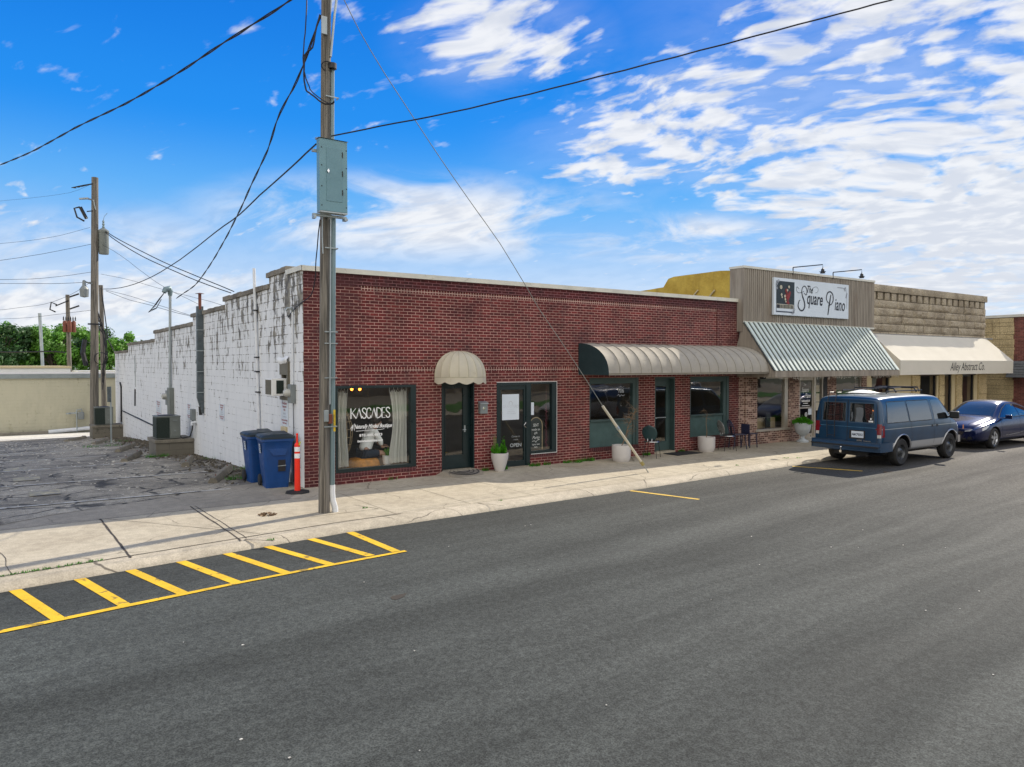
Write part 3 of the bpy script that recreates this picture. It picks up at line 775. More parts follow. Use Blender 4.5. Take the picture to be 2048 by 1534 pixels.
# ================================================================== red brick shop building
B1 = thing('brick_shop_building', 'long single-storey shop building with dark red brick front and peeling white block side wall', 'building', (0, 0, 0))
W, Z1 = 13.98, 4.62
OPS = [(.68, 2.61, .25, 2.13), (3.28, 4.18, .09, 2.16), (4.82, 5.83, .03, 2.14), (5.83, 6.69, .31, 2.14), (7.81, 9.63, .33, 2.22), (10.27, 11.10, .06, 2.22), (11.75, 13.52, .40, 2.22)]
b = MB().use('brick')
sill = [(o_[0], o_[1], o_[2] - .10, o_[2]) for o_ in (OPS[0], OPS[3], OPS[4], OPS[6])]
OPX = [(o_[0], o_[1], (o_[2] - .10 if o_ in (OPS[0], OPS[3], OPS[4], OPS[6]) else (0 if o_[2] < .1 else o_[2])), o_[3]) for o_ in OPS]
wall_with_openings(b, 0, W, -.2, 2.43, 0, .28, OPX)
b.box(0, 1.28, 0, .28, 2.43, Z1); b.box(12.93, W, 0, .28, 2.43, Z1); b.box(1.28, 12.93, 0, .28, 4.31, Z1)
b.box(1.28, 12.93, .022, .28, 2.53, 4.21)
b.use('soldier'); b.box(1.28, 12.93, .020, .28, 2.43, 2.53); b.box(1.28, 12.93, .020, .28, 4.21, 4.31)
b.use('sill_brick')
for s_ in sill: b.box(s_[0], s_[1], -.012, .28, s_[2], s_[3])
b.use('soldier'); 
b.build('front_wall', None, B1)
# white block side wall: stepped down towards the back
steps = [(0, 2.39, 4.62), (2.39, 6.62, 4.36), (6.62, 10.95, 4.14), (10.95, 18.5, 3.86), (18.5, 26.5, 3.52), (26.5, 31.9, 3.18)]
b = MB().use('white_block')
acx = (.99, 1.55, 1.86, 2.62)   # window air conditioner hole (y0, y1, z0, z1)
for a, c, z in steps:
    a2 = max(a, .28)
    if a < 1:
        b.box(0, .25, a2, acx[0], -.6, z); b.box(0, .25, acx[1], c, -.6, z); b.box(0, .25, acx[0], acx[1], -.6, acx[2]); b.box(0, .25, acx[0], acx[1], acx[3], z)
    else: b.box(0, .25, a2, c, -1.8, z)
b.box(-.006, .0, .0, .278, -.3, 4.62)
b.build('side_wall', None, B1)
b = MB(); random.seed(21)
for i, (a, c, z) in enumerate(steps[0:]):
    y = max(a - (.1 if i else 0), 1.02 if i == 0 else -9); 
    y = a - (.0 if i == 0 else .02)
    if i == 0: y = 1.0
    while y < c + .08:
        L_ = min(random.uniform(.38, .42), c + .10 - y); dz = random.uniform(-.008, .012)
        b.box(-.045 + random.uniform(-.012, .008), .30, y, y + L_ - .006, z + .002, z + .125 + dz); y += L_
        if L_ < .05: break
b.build('coping', 'coping', B1, bevel=.012)
b = MB().use('white_metal')
b.box(-.05, W + .0, -.05, .32, Z1 + .012, Z1 + .03)
b.box(-.05, W, -.055, -.04, Z1 - .075, Z1 + .03)
b.box(-.056, -.04, -.055, 1.0, Z1 - .07, Z1 + .034); b.box(-.05, .3, .32, 1.0, Z1 + .012, Z1 + .03)
x = 0.
while x < W: b.box(x - .02, x + .02, -.059, -.055, Z1 - .08, Z1 + .034); x += 3.05
b.build('parapet_flashing', None, B1)
MB().box(.25, W, .28, 31.6, 3.0, 3.1).build('roof', 'roof', B1)
b = MB(); b.box(.25, W, 31.6, 31.9, -2, 3.3); b.box(W - .25, W - .002, .28, 31.6, -1.5, 4.3); b.build('rear_wall', 'grey_block', B1)
# dim shop interior
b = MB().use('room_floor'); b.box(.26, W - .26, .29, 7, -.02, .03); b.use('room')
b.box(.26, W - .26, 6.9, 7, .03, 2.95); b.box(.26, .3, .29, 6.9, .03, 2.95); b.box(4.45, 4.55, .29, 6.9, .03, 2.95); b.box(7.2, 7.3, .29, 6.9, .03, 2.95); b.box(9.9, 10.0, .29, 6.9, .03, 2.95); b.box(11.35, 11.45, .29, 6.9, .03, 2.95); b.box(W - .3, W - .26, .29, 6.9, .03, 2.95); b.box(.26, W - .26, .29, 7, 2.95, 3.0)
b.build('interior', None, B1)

# show window with lettering
win = MB(); frame(win, .68, 2.61, .25, 2.13, -.012, .12, .055, .075, .135, .06); win = win.build('window', 'green_frame', B1, bevel=.004)
pane(.735, 2.475, .325, 2.07, .05, win)
b = MB(); X0 = 1.50
# tall thin capitals, thick and thin strokes drawn by hand
def caps(b, o, tx, ty, h, wd, th, tn):
    G = {'K': (.55, [([(0, 0), (0, 1)], 1), ([(.5, 1), (.02, .45)], 0), ([(.12, .56), (.55, 0)], 1)]),
         'A': (.60, [([(0, 0), (.30, 1)], 0), ([(.28, 1), (.56, 0)], 1)]),
         'S': (.46, [([(.42, .82), (.34, .96), (.20, 1), (.06, .92), (.04, .76), (.14, .60), (.32, .44), (.42, .28), (.38, .08), (.22, 0), (.08, .06), (.02, .22)], .8)]),
         'C': (.50, [([(.46, .74), (.40, .94), (.26, 1), (.12, .92), (.04, .70), (.02, .45), (.06, .20), (.16, .04), (.28, 0), (.40, .06), (.46, .24)], .8)]),
         'D': (.56, [([(0, 0), (0, 1)], 1), ([(0, 1), (.20, .98), (.40, .86), (.50, .60), (.50, .38), (.40, .14), (.20, .02), (0, 0)], .7)]),
         'E': (.42, [([(0, 0), (0, 1)], 1), ([(0, 1), (.34, 1)], 0), ([(0, .52), (.28, .52)], 0), ([(0, 0), (.36, 0)], 0)])}
    tot = sum(G[c][0] for c in 'KASCADES'); k = wd / tot / h; x = -wd / 2
    for c in 'KASCADES':
        for pts, f in G[c][1]:
            if len(pts) == 2: pts = [pts[0], ((pts[0][0] + pts[1][0]) / 2, (pts[0][1] + pts[1][1]) / 2), pts[1]]
            b.stroke([(x + p_[0] * h * k, p_[1] * h) for p_ in pts], o, tx, ty, tn + (th - tn) * f)
        x += G[c][0] * h * k
ex, ez = (1, 0, 0), (0, 0, 1)
caps(b, (X0 + .02, .043, 1.405), ex, ez, .225, .93, .024, .012)
random.seed(2)
def script(b, word, o, h, sx, wt):
    b.text(word, h, o, sx=sx, shear=.55, weight=wt)
script(b, 'A Naturally Minded Boutique', (X0 + .03, .043, 1.185), .125, .66, .003)
b.stroke([(-.33, -.05), (-.1, -.045), (.3, -.035), (.33, -.01)], (X0, .043, 1.18), ex, ez, .009)
b.stroke([(-.44, .0), (-.42, -.05), (-.36, .1), (-.37, -.06)], (X0, .043, 1.20), ex, ez, .008)
b.text('870.405.4873', .078, (X0 + .02, .043, 1.005), sx=1.12, weight=.003, space=1.15)
b.text('kascadesboutique.com', .07, (X0 + .0, .043, .885), sx=.95, weight=.0025, shear=.2)
b.build('window_lettering', 'white_ink', win)

def shop_door(x0, x1, z0, z1, gx0, gx1, gz0, gz1, y, m, jamb=.12, handle_side=1):
    """door leaf with one glass light, set y metres back; reveal frame in front"""
    f_ = MB(); f_.box(x0, x0 + .03, -.004, y + .05, z0, z1); f_.box(x1 - .03, x1, -.004, y + .05, z0, z1); f_.box(x0 + .03, x1 - .03, -.004, y + .05, z1 - .04, z1)
    f_.build('door_frame', m, B1, bevel=.004)
    d_ = MB(); d_.box(x0 + .032, gx0, y, y + .045, z0 + .01, z1 - .042); d_.box(gx1, x1 - .032, y, y + .045, z0 + .01, z1 - .042); d_.box(gx0, gx1, y, y + .045, z0 + .01, gz0); d_.box(gx0, gx1, y, y + .045, gz1, z1 - .042)
    d_.box(gx0 - .02, gx1 + .02, y - .008, y, gz0 - .02, gz0); d_.box(gx0 - .02, gx1 + .02, y - .008, y, gz1, gz1 + .02); d_.box(gx0 - .02, gx0, y - .008, y, gz0, gz1); d_.box(gx1, gx1 + .02, y - .008, y, gz0, gz1)
    d_ = d_.build('door', m, B1, bevel=.003)
    pane(gx0, gx1, gz0, gz1, y + .02, d_)
    hx = (gx1 + .05) if handle_side > 0 else (gx0 - .06)
    h_ = MB(); h_.cyl((hx, y, 1.02), (hx, y - .05, 1.02), .012, 8); h_.tube([(hx, y - .05, 1.02), (hx - .09 * handle_side, y - .055, 1.02)], .010, 8); h_.box(hx - .02, hx + .02, y - .006, y, .96, 1.12)
    h_.build('door_handle', 'galv', d_)
    return d_
shop_door(3.28, 4.18, .09, 2.16, 3.46, 3.94, .42, 2.02, .14, 'green_frame')
d106 = shop_door(10.27, 11.10, .06, 2.22, 10.43, 10.90, .33, 1.95, .16, 'teal_frame', handle_side=-1)
MB().box(10.44, 10.89, .148, .158, 1.02, 1.045).build('push_bar', 'galv', d106)
MB().box(3.28, 4.18, -.02, .2, .0, .085).build('door_step', 'apron', B1)
MB().box(4.82, 5.83, -.01, .12, .0, .028).build('door_step', 'apron', B1)
MB().box(10.27, 11.10, -.03, .2, .0, .058).build('door_step', 'walk', B1)
# glazed door with side window
f_ = MB(); f_.box(4.82, 4.90, -.005, .12, .03, 2.14); f_.box(5.72, 5.84, -.006, .12, .03, 2.14); f_.box(4.90, 5.72, -.005, .12, 2.06, 2.14); f_.build('door_frame', 'green_frame', B1, bevel=.004)
d_ = MB(); frame(d_, 4.902, 5.718, .04, 2.058, .02, .065, .055, .13, .06, .10); dsh = d_.build('door', 'green_frame', B1, bevel=.003)
pane(4.957, 5.658, .17, 1.958, .045, dsh)
h_ = MB(); h_.tube([(5.69, .02, .98), (5.69, -.03, 1.0), (5.62, -.035, 1.06), (5.69, -.03, 1.12), (5.69, .02, 1.14)], .009, 8); h_.build('door_handle', 'chrome', dsh)
b = MB(); b.text('Come in', .075, (5.42, .036, .76), shear=.1); b.text("WE'RE", .05, (5.42, .036, .68)); b.text('OPEN', .125, (5.42, .036, .52), sx=1.1, weight=.004); b.build('door_lettering', 'grey_win_ink', dsh)
wsd = MB(); frame(wsd, 5.842, 6.69, .31, 2.14, -.006, .12, .02, .07, .15, .05); wsd = wsd.build('window', 'green_frame', B1, bevel=.004)
pane(5.862, 6.54, .38, 2.09, .05, wsd)
b = MB(); b.box(6.692, 6.702, -.006, -.001, .31, 2.15); b.box(4.82, 6.702, -.006, -.001, 2.142, 2.152); b.box(5.86, 6.70, -.016, -.0125, .30, .312); b.build('window_bead', 'white', B1)
# the two 106 windows: glass above a painted panel
def panel_window(x0, x1, z0, z1, zg, gr, num=None):
    f = MB().use('teal_frame'); f.box(x0, x0 + .03, .0, .14, z0, z1); f.box(x1 - gr, x1, .02, .14, z0, z1); f.box(x1 - gr * .45, x1, .0, .02, z0, z1); f.box(x0 + .03, x1 - gr, .02, .14, z1 - .16, z1)
    f.box(x0 + .03, x1 - gr, -.02, .14, zg - .05, zg); f.use('teal_panel'); f.box(x0 + .03, x1 - gr, .05, .14, z0, zg - .05)
    f = f.build('window', None, B1, bevel=.003); pane(x0 + .03, x1 - gr, zg, z1 - .16, .08, f)
    if num:
        t = MB(); t.text(num, .17, (9.02, .072, 1.80), sx=.9, weight=.002); t.stroke([(-.14, -.05), (-.08, -.02), (-.04, -.07), (.02, -.03), (.07, -.06), (.14, -.03)], (9.02, .072, 1.77), ex, ez, .012)
        t.stroke([(-.1, -.0), (-.04, .025), (.04, .0), (.1, .03)], (9.04, .072, 1.95), ex, ez, .008)
        t.build('street_number', 'faint_ink', f)
    return f
panel_window(7.81, 9.63, .33, 2.22, 1.08, .20, '106')
panel_window(11.75, 13.52, .40, 2.22, 1.07, .24)
# ================================================================== square piano building
B2 = thing('timber_fronted_shop', 'shop with ribbed taupe timber front, buff brick piers and ochre sprayed side wall', 'building', (14, 0, 0))
PX0, PX1 = 13.985, 21.30
ops2 = [(14.89, 16.55, .46, 2.25), (17.15, 18.78, .0, 2.25), (19.32, 21.0, .62, 2.25)]
b = MB().use('used_brick'); wall_with_openings(b, PX0 + .34, PX1, -.2, 2.6, -.02, .28, [(a, c, (z if z > .1 else -.2), z2) for a, c, z, z2 in ops2])
b.box(PX0 + .0, PX0 + .34, .04, .28, -.2, 2.6)
b.build('front_wall', None, B2)
b = MB()
x = PX0 - .12
YF = -.24
b.box(PX0 - .12, PX1 + .02, YF + .03, .28, 3.62, 5.60)
while x < PX1 + .02:
    b.box(x, min(x + .076, PX1 + .02), YF, YF + .03, 3.94, 5.60); x += .100
b.box(PX0 - .12, PX0 - .04, YF - .006, YF, 3.94, 5.62); b.box(PX1 - .06, PX1 + .022, YF - .006, YF, 3.94, 5.62)
b.build('timber_front', 'siding', B2)
b = MB()   # ribbed side return that slopes with the metal awning
b.prism([(PX0 - .10, -.0 - .002, 3.2), (PX0 - .10, -.21, 3.9), (PX0 - .10, -1.36, 2.36), (PX0 - .10, -1.36, 2.20), (PX0 - .10, -.002, 2.20)], (.05, 0, 0))
b.build('side_return', 'siding', B2)
b = MB(); b.box(PX0 - .14, PX1 + .04, YF - .03, .3, 5.60, 5.67); b.box(PX0 - .13, PX1 + .03, YF - .02, YF, 3.88, 3.94); b.build('cap_trim', 'white_metal', B2)
b = MB()
def ftop(y): return interp(y, [0, .8, 3.0, 3.2, 8, 16], [5.55, 5.62, 5.62, 5.30, 5.12, 4.9])
random.seed(4)
yy = [.28 + .25 * i for i in range(60)]
vs = []
for y in yy:
    for k in range(7):
        z = 3.2 + (ftop(y) - 3.2) * k / 6
        vs.append((PX0 + random.uniform(-.012, .012), y, z))
    vs.append((PX0 + .3, y, ftop(y) + random.uniform(-.02, .02)))
b.add(vs, [(i * 8 + j, (i + 1) * 8 + j, (i + 1) * 8 + j + 1, i * 8 + j + 1) for i in range(len(yy) - 1) for j in range(7)])
b.build('side_wall', 'foam', B2, smooth=40)
b = MB(); b.box(PX0 + .3, PX1, .28, 15, 4.6, 4.7); b.box(PX0 + .3, PX1, 14.9, 15.2, -1, 4.7); b.build('roof', 'roof', B2)
b = MB()
for y, z in ((1.3, 4.72), (2.0, 4.78)): b.tube([(PX0 - .02, y, z), (PX0 - .05, y - .35, z + .28)], .025, 6)
b.build('bracket_stub', 'cream_trim', B2)
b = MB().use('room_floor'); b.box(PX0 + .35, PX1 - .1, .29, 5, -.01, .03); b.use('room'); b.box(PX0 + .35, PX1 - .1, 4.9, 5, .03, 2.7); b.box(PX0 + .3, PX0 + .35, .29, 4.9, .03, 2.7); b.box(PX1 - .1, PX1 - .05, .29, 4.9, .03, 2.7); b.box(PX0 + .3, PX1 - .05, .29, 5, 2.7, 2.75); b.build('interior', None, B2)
f = MB().use('alu'); f.box(14.89, 14.93, .02, .10, .46, 2.25); f.box(16.36, 16.55, .0, .12, .46, 2.25); f.box(14.93, 16.36, .02, .10, 2.12, 2.25); f.box(14.80, 16.57, -.06, .10, .40, .47)
f = f.build('window', None, B2, bevel=.003); pane(14.93, 16.36, .47, 2.12, .06, f)
f = MB(); frame(f, 19.32, 21.0, .62, 2.25, .02, .10, .05); f = f.build('window', 'alu', B2); pane(19.37, 20.95, .67, 2.2, .06, f)
f = MB(); f.box(17.15, 17.20, .0, .1, .03, 2.2); f.box(18.02, 18.12, .0, .1, .03, 2.2); f.box(18.5, 18.56, .0, .1, .03, 2.2); f.box(17.20, 18.02, .0, .1, 2.12, 2.2); f.box(18.12, 18.5, .0, .1, 2.14, 2.2); f.box(17.1, 18.8, .0, .1, 2.2, 2.26)
f.build('door_frame', 'alu', B2, bevel=.003)
d_ = MB(); frame(d_, 17.202, 18.018, .04, 2.118, .03, .075, .06, .16, .06, .08); d_.box(17.262, 17.958, .03, .075, 1.07, 1.12); d2 = d_.build('door', 'alu', B2, bevel=.003)
pane(17.262, 17.958, .20, 2.038, .055, d2); 
f = MB(); f.box(18.13, 18.49, .04, .06, .1, .14); sl = f.build('side_light', 'alu', B2); pane(18.12, 18.5, .14, 2.14, .05, sl)
MB().box(18.56, 18.78, -.015, .2, -.1, 2.25).build('pier_filler', 'dark_trim', B2)
b = MB(); b.text('The', .10, (17.53, .046, 1.86), shear=.5, weight=.003); b.text('Square', .23, (17.56, .046, 1.64), sx=.62, shear=.35, weight=.005); b.text('Piano', .23, (17.72, .046, 1.43), sx=.62, shear=.35, weight=.005)
b.text('COFFEE  ANTIQUES', .075, (17.60, .046, 1.31), sx=.75, weight=.003); b.text('GIFTS  LUNCH', .075, (17.6, .046, 1.22), sx=.7, weight=.003) if 0 else None
b.box(17.36, 17.50, .044, .046, 1.30, 1.325); b.box(17.52, 17.84, .044, .046, 1.30, 1.325); b.box(17.45, 17.73, .044, .046, 1.235, 1.26); b.box(17.38, 17.82, .044, .046, 1.155, 1.175)
b.lathe([(.055, .0), (.075, .0)], (17.63, .046, .86), 16, 'Y'); b.lathe([(.02, .0), (.035, .0)], (17.63, .046, .86), 10, 'Y'); b.box(17.55, 17.71, .044, .046, .72, .74); b.box(17.56, 17.70, .044, .046, .66, .68)
b.build('door_lettering', 'white_ink', d2)
# metal roof awning
A2 = thing('metal_awning', 'sloping awning of pale ribbed roofing metal below the shop sign', 'awning', (17.5, -.24, 3.9))
p0, p1 = Vector((0, YF - .005, 3.93)), Vector((0, -1.40, 2.40)); dn = (p1 - p0)
nrm = Vector((0, dn.z, -dn.y)).normalized(); nrm = nrm if nrm.z > 0 else -nrm
AX0, AX1 = 13.90, 20.98
b = MB().use('sheet_metal'); b.add([Vector((x, 0, 0)) + q for x in (AX0, AX1) for q in (p0, p1)], [(0, 2, 3, 1)])
b.build('metal_sheet', None, A2)
b = MB(); x = AX0 + .02
while x < AX1:
    b.use('sheet_metal'); b.obox(Vector((x, 0, 0)) + (p0 + p1) / 2 + nrm * .014, (.016, 0, 0), dn / 2, nrm * .013)
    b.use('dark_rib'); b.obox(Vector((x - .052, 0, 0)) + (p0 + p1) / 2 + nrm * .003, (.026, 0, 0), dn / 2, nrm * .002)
    x += .2286
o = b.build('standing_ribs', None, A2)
b = MB(); b.box(AX0, AX1, -1.40, -1.37, 2.20, 2.385); b.box(AX0, AX1, -1.37, -.03, 2.24, 2.26); b.prism([(AX1, YF, 3.9), (AX1, -1.38, 2.36), (AX1, -1.38, 2.26), (AX1, YF, 2.26)], (-.02, 0, 0)); b.build('fascia', 'siding', A2)
# icicle lights along the fascia
L1 = thing('string_lights', 'string of tiny icicle lights along the bottom edge of the metal awning', 'string lights', (17.5, -1.36, 2.2))
b = MB(); random.seed(8); wi = MB(); x = AX0 + .1
while x < AX1 + .0:
    n_ = random.choice([1, 1, 2, 2, 3]); wi.tube([(x, -1.36, 2.20), (x + .01, -1.36, 2.20 - .03 * n_)], .0025, 3)
    for k in range(n_): b.obox((x + random.uniform(-.01, .01), -1.36, 2.19 - .035 * k), (.005, 0, 0), (0, .005, 0), (0, 0, .008))
    x += random.uniform(.05, .09)
o = b.build('bulbs', 'tiny_light', L1); o['kind'] = 'stuff'; o = wi.build('wires', 'white', L1); o['kind'] = 'stuff'
# the sign
S1 = thing('shop_sign', 'long white sign board reading The Square Piano on the taupe timber front', 'sign', (17.3, -.26, 4.8))
SY = -.33; sx0, sx1, sz0, sz1 = 15.28, 19.52, 4.19, 5.39
MB().box(sx0, sx1, SY, -.245, sz0, sz1).build('board', 'sign_white', S1, bevel=.01)
b = MB().use('navy_print'); y_ = SY - .004
b.box(sx0 + .11, sx0 + 1.07, y_, SY - .001, sz0 + .09, sz0 + .13); b.box(sx0 + .11, sx0 + .13, y_, SY - .001, sz0 + .13, sz0 + .36); b.box(sx0 + 1.04, sx0 + 1.07, y_, SY - .001, sz0 + .13, sz0 + .36)
b.use('dark_print'); b.box(sx0 + .11, sx0 + 1.07, y_, SY - .001, sz0 + .36, sz1 - .10)
b.build('picture_panel', None, S1)
b = MB(); random.seed(6)
for k in range(26):
    a = random.uniform(0, 6.3); r_ = random.uniform(0, 1); blobx = sx0 + .72 + .14 * r_ * math.cos(a); blobz = sz0 + .62 + .26 * r_ * math.sin(a)
    b.lathe([(0, 0), (random.uniform(.03, .07), 0)], (blobx, y_ - .001 - .0004 * k, blobz), 8, 'Y')
b.build('red_flower_print', 'red_print', S1)
b = MB()
for cx_, cz_, r_ in ((.34, .90, .07), (.37, .66, .05), (.40, .58, .035), (.55, .62, .05), (.57, .52, .045), (.60, .44, .035), (.68, .82, .04), (.76, .93, .05)): b.lathe([(0, 0), (r_, 0)], (sx0 + cx_, y_ - .014, sz0 + cz_), 8, 'Y')
b.box(sx0 + .14, sx0 + 1.03, y_, SY - .001, sz0 + .22, sz0 + .355)
b.build('pale_print', 'cream_fabric', S1)
b = MB()
for k in range(11): b.box(sx0 + .33 + .062 * k, sx0 + .35 + .062 * k + (.012 if k % 3 else .02), y_ - .005, y_ - .001, sz0 + .22, sz0 + .34)
b.use('ink'); b.box(sx0 + .14, sx0 + .30, y_ - .004, y_ - .001, sz0 + .22, sz0 + .34)
b.ms = ['dark_print', 'ink']; b.mi = [0] * (len(b.f) - 6) + [1] * 6
b.build('piano_keys', None, S1)
b = MB(); O = (sx0, SY - .006, sz0)
b.text('The', .34, (sx0 + 1.90, SY - .006, sz0 + .80), sx=.66, shear=.42, weight=.004, rise=-.03)
b.stroke([(2.0, .82), (2.12, .98), (2.30, 1.02), (2.40, .94), (2.34, .84), (2.24, .82)], O, ex, ez, .012)
b.stroke([(1.32, .90), (1.20, .96), (1.18, .84), (1.30, .77), (1.50, .80), (1.60, .84)], O, ex, ez, .016)
b.stroke([(1.60, .78), (1.72, .72), (1.76, .88), (1.66, 1.0), (1.54, .98), (1.47, .84), (1.52, .66), (1.62, .48), (1.64, .32), (1.54, .20), (1.40, .20), (1.28, .32), (1.32, .48), (1.40, .54)], O, ex, ez, [.02, .03, .04, .035, .03, .04, .055, .065, .06, .05, .05, .055, .04, .02])
b.text('quare', .60, (sx0 + 2.20, SY - .006, sz0 + .42), sx=.66, shear=.22, weight=.009, rise=-.02)
b.stroke([(3.02, .50), (2.92, .58), (2.88, .70), (2.96, .86), (3.12, .90), (3.26, .80), (3.28, .62), (3.18, .48), (3.00, .42)], O, ex, ez, [.03, .04, .05, .05, .045, .05, .05, .04, .02])
b.stroke([(3.14, .80), (3.08, .55), (3.02, .30), (2.98, .10)], O, ex, ez, [.05, .07, .065, .05])
b.text('iano', .60, (sx0 + 3.68, SY - .006, sz0 + .28), sx=.62, shear=.22, weight=.006, rise=-.02)
b.build('lettering', 'ink', S1)
b = MB(); b.stroke([(3.52, 1.08), (3.7, 1.075), (4.02, 1.07)], O, ex, ez, [.03, .03, .015]); b.stroke([(4.10, 1.04), (4.11, .7), (4.12, .36)], O, ex, ez, [.015, .015, .02])
for q in ((4.02, 1.08), (4.0, 1.0), (3.95, 1.05), (4.09, .82), (4.07, .76), (4.11, .88)): b.lathe([(.0, 0), (.04, 0)], (sx0 + q[0], SY - .007, sz0 + q[1]), 8, 'Y')
for q in ((.14, 1.04), (.10, .98), (.2, 1.1), (.12, .86), (1.02, .12), (.96, .08), (1.05, .2)): b.lathe([(.02, 0), (.045, 0)], (sx0 + q[0], SY - .024, sz0 + q[1]), 8, 'Y')
b.build('scroll_ornament', 'grey_ink', S1)
def roof_lamp(x0, label):
    r_ = thing('sign_lamp', label, 'lamp', (x0, YF, 5.67), 0, 'gooseneck lamps above the shop sign')
    a = MB(); a.cyl((x0, YF - .02, 5.56), (x0, YF - .02, 5.79), .018, 8); a.tube([(x0, YF - .02, 5.79), (x0 + .52, -1.0, 5.84), (x0 + .52, -1.0, 5.70)], .016, 6); a.build('arm', 'black', r_)
    a = MB(); a.lathe([(.03, .07), (.05, .05), (.055, -.02), (.085, -.08), (.08, -.085), (.0, -.06)], (x0 + .52, -1.0, 5.64), 12); a.box(x0 + .46, x0 + .58, -1.08, -.92, 5.60, 5.62); a.build('lamp_head', 'black', r_, smooth=40)
roof_lamp(16.37, 'black arm lamp on the roof edge above the middle of the sign'); roof_lamp(18.66, 'black arm lamp on the roof edge above the right end of the sign')

# ================================================================== stone building
B3 = thing('stone_office_building', 'office building with rock-faced stone upper wall and cream trimmed windows', 'building', (26, 0, 0))
SX0, SX1 = 21.325, 30.95
SB = .32; SX1u = 31.55; MB().box(SX0 + .1, SX1u, .02 + SB, .4 + SB, 3.4, 5.55).build('wall_core', 'stone_joint', B3); b = MB()
random.seed(14)
def rockblock(b, x0, x1, z0, z1, y, bulge, side=False):
    nu = max(3, int((x1 - x0) / .075)); nv = 4
    H = [[random.uniform(-.5, .5) for _ in range(nv + 1)] for _ in range(nu + 1)]
    def fn(u, v):
        e = min(u, 1 - u) * (x1 - x0) / .05; e2 = min(v, 1 - v) * (z1 - z0) / .05; k = .15 + .85 * min(1, e, e2) ** .6
        return (x0 + (x1 - x0) * u, y - (bulge * (1 + .8 * H[round(u * nu)][round(v * nv)])) * k, z0 + (z1 - z0) * v)
    b.grid(fn, nu, nv); b.box(x0, x1, y, y + .12, z0, z1)
b.use('stone')
z = 3.25; U0 = SX0 + .15
while z < 4.93:
    x = U0 + random.uniform(-.5, 0); h_ = .305
    while x < SX1u:
        L_ = random.choice([.6, .75, .9, 1.1, 1.4]); a, c = max(x, U0), min(x + L_, SX1u)
        if c - a > .08: rockblock(b, a + .014, c - .014, z + .008, z + h_ - .008, SB - random.uniform(0, .02), random.uniform(.03, .075))
        x += L_
    z += h_
x = U0 + .05
while x < SX1u - .1:
    rockblock(b, x, min(x + .34, SX1u), z + .01, z + .29, SB - .03, .02); x += .50
zz = z + .30; x = U0
while x < SX1u:
    c = min(x + random.choice([.7, .85, 1.0]), SX1u); rockblock(b, x + .004, c - .004, zz, zz + .27, SB - .08, .025); b.box(x + .004, c - .004, SB - .08, SB + .3, zz, zz + .27); x = c
b.build('rock_faced_wall', None, B3, smooth=25)
b = MB(); b.box(SX0, SX1 - .01, .4, 15, 4.8, 4.9); b.box(SX0, SX1 - .02, 14.9, 15, -.5, 4.9); b.box(SX1u - .3, SX1u - .02, SB + .4, 15, -.5, 5.5); b.box(SX0, SX1u, -.0, SB + .1, 3.70, 3.76); b.build('roof', 'roof', B3)
opn = [(21.7, 22.95, .9, 2.15, 1), (25.2, 26.6, .02, 2.2, 1), (27.18, 27.9, .02, 2.35, 0), (28.8, 29.9, .5, 2.2, 1)]
b = MB().use('cream_trim'); wall_with_openings(b, SX0, SX1 - .01, -.2, 2.6, .02, .3, [o_[:4] for o_ in opn]); b.build('ground_floor_wall', None, B3)
b = MB().use('tan_stone')
for x0, x1 in ((24.55, 25.15), (26.75, 27.15), (28.2, 28.7), (30.2, 30.95)):
    z = .0
    while z < 2.55: b.box(x0 + random.uniform(-.015, .015), x1 + random.uniform(-.015, .015), -.03 - random.uniform(0, .02), .018, z + .005, z + .42); z += .43
b.build('stone_pilaster', None, B3, bevel=.012)
for (x0, x1, z0, z1, lint) in opn:
    f = MB(); frame(f, x0, x1, z0, z1, .06, .14, .07); f = f.build('window' if z0 > .1 or lint == 0 else 'door', 'dark_trim', B3); pane(x0 + .07, x1 - .07, z0 + .07, z1 - .07, .10, f)
    if lint:
        t_ = MB(); t_.box(x0 - .05, x1 + .05, -.02, .018, z1 - .08, z1 + .09); t_.prism([((x0 + x1) / 2 - .09, -.04, z1 - .02), ((x0 + x1) / 2 + .09, -.04, z1 - .02), ((x0 + x1) / 2 + .13, -.04, z1 + .24), ((x0 + x1) / 2 - .13, -.04, z1 + .24)], (0, .02, 0)); t_.build('lintel', 'brown_trim', f)
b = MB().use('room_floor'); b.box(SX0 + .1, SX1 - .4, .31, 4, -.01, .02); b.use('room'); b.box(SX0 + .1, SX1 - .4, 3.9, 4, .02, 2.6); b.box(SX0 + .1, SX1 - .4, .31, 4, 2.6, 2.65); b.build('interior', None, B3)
A3 = thing('canvas_awning', 'pale sand canvas awning reading Alley Abstract Co. on the stone office', 'awning', (26.2, -.02, 3.7))
CX0, CX1, CY = 21.60, 30.9, -1.10
b = MB(); b.grid(lambda u, v: (CX0 + (CX1 - CX0) * u, -.02 + (CY + .02) * v, 3.72 + (2.735 - 3.72) * v - .025 * math.sin(math.pi * v) * (.6 + .4 * math.cos(u * 40))), 30, 6)
b.quad((CX0, CY, 2.735), (CX1, CY, 2.735), (CX1, CY, 2.20), (CX0, CY, 2.20)); b.poly([(CX0, -.02, 3.72), (CX0, CY, 2.735), (CX0, CY, 2.20), (CX0, -.02, 2.20)]); b.poly([(CX1, -.02, 3.72), (CX1, CY, 2.735), (CX1, CY, 2.20), (CX1, -.02, 2.20)])
b.build('canvas', 'tan_fabric', A3, smooth=30)
b = MB(); b.text('Alley Abstract Co.', .46, (26.75, CY - .006, 2.35), sx=.84, shear=.32, weight=-.001, rise=.004, space=1.0); b.build('lettering', 'ink', A3)
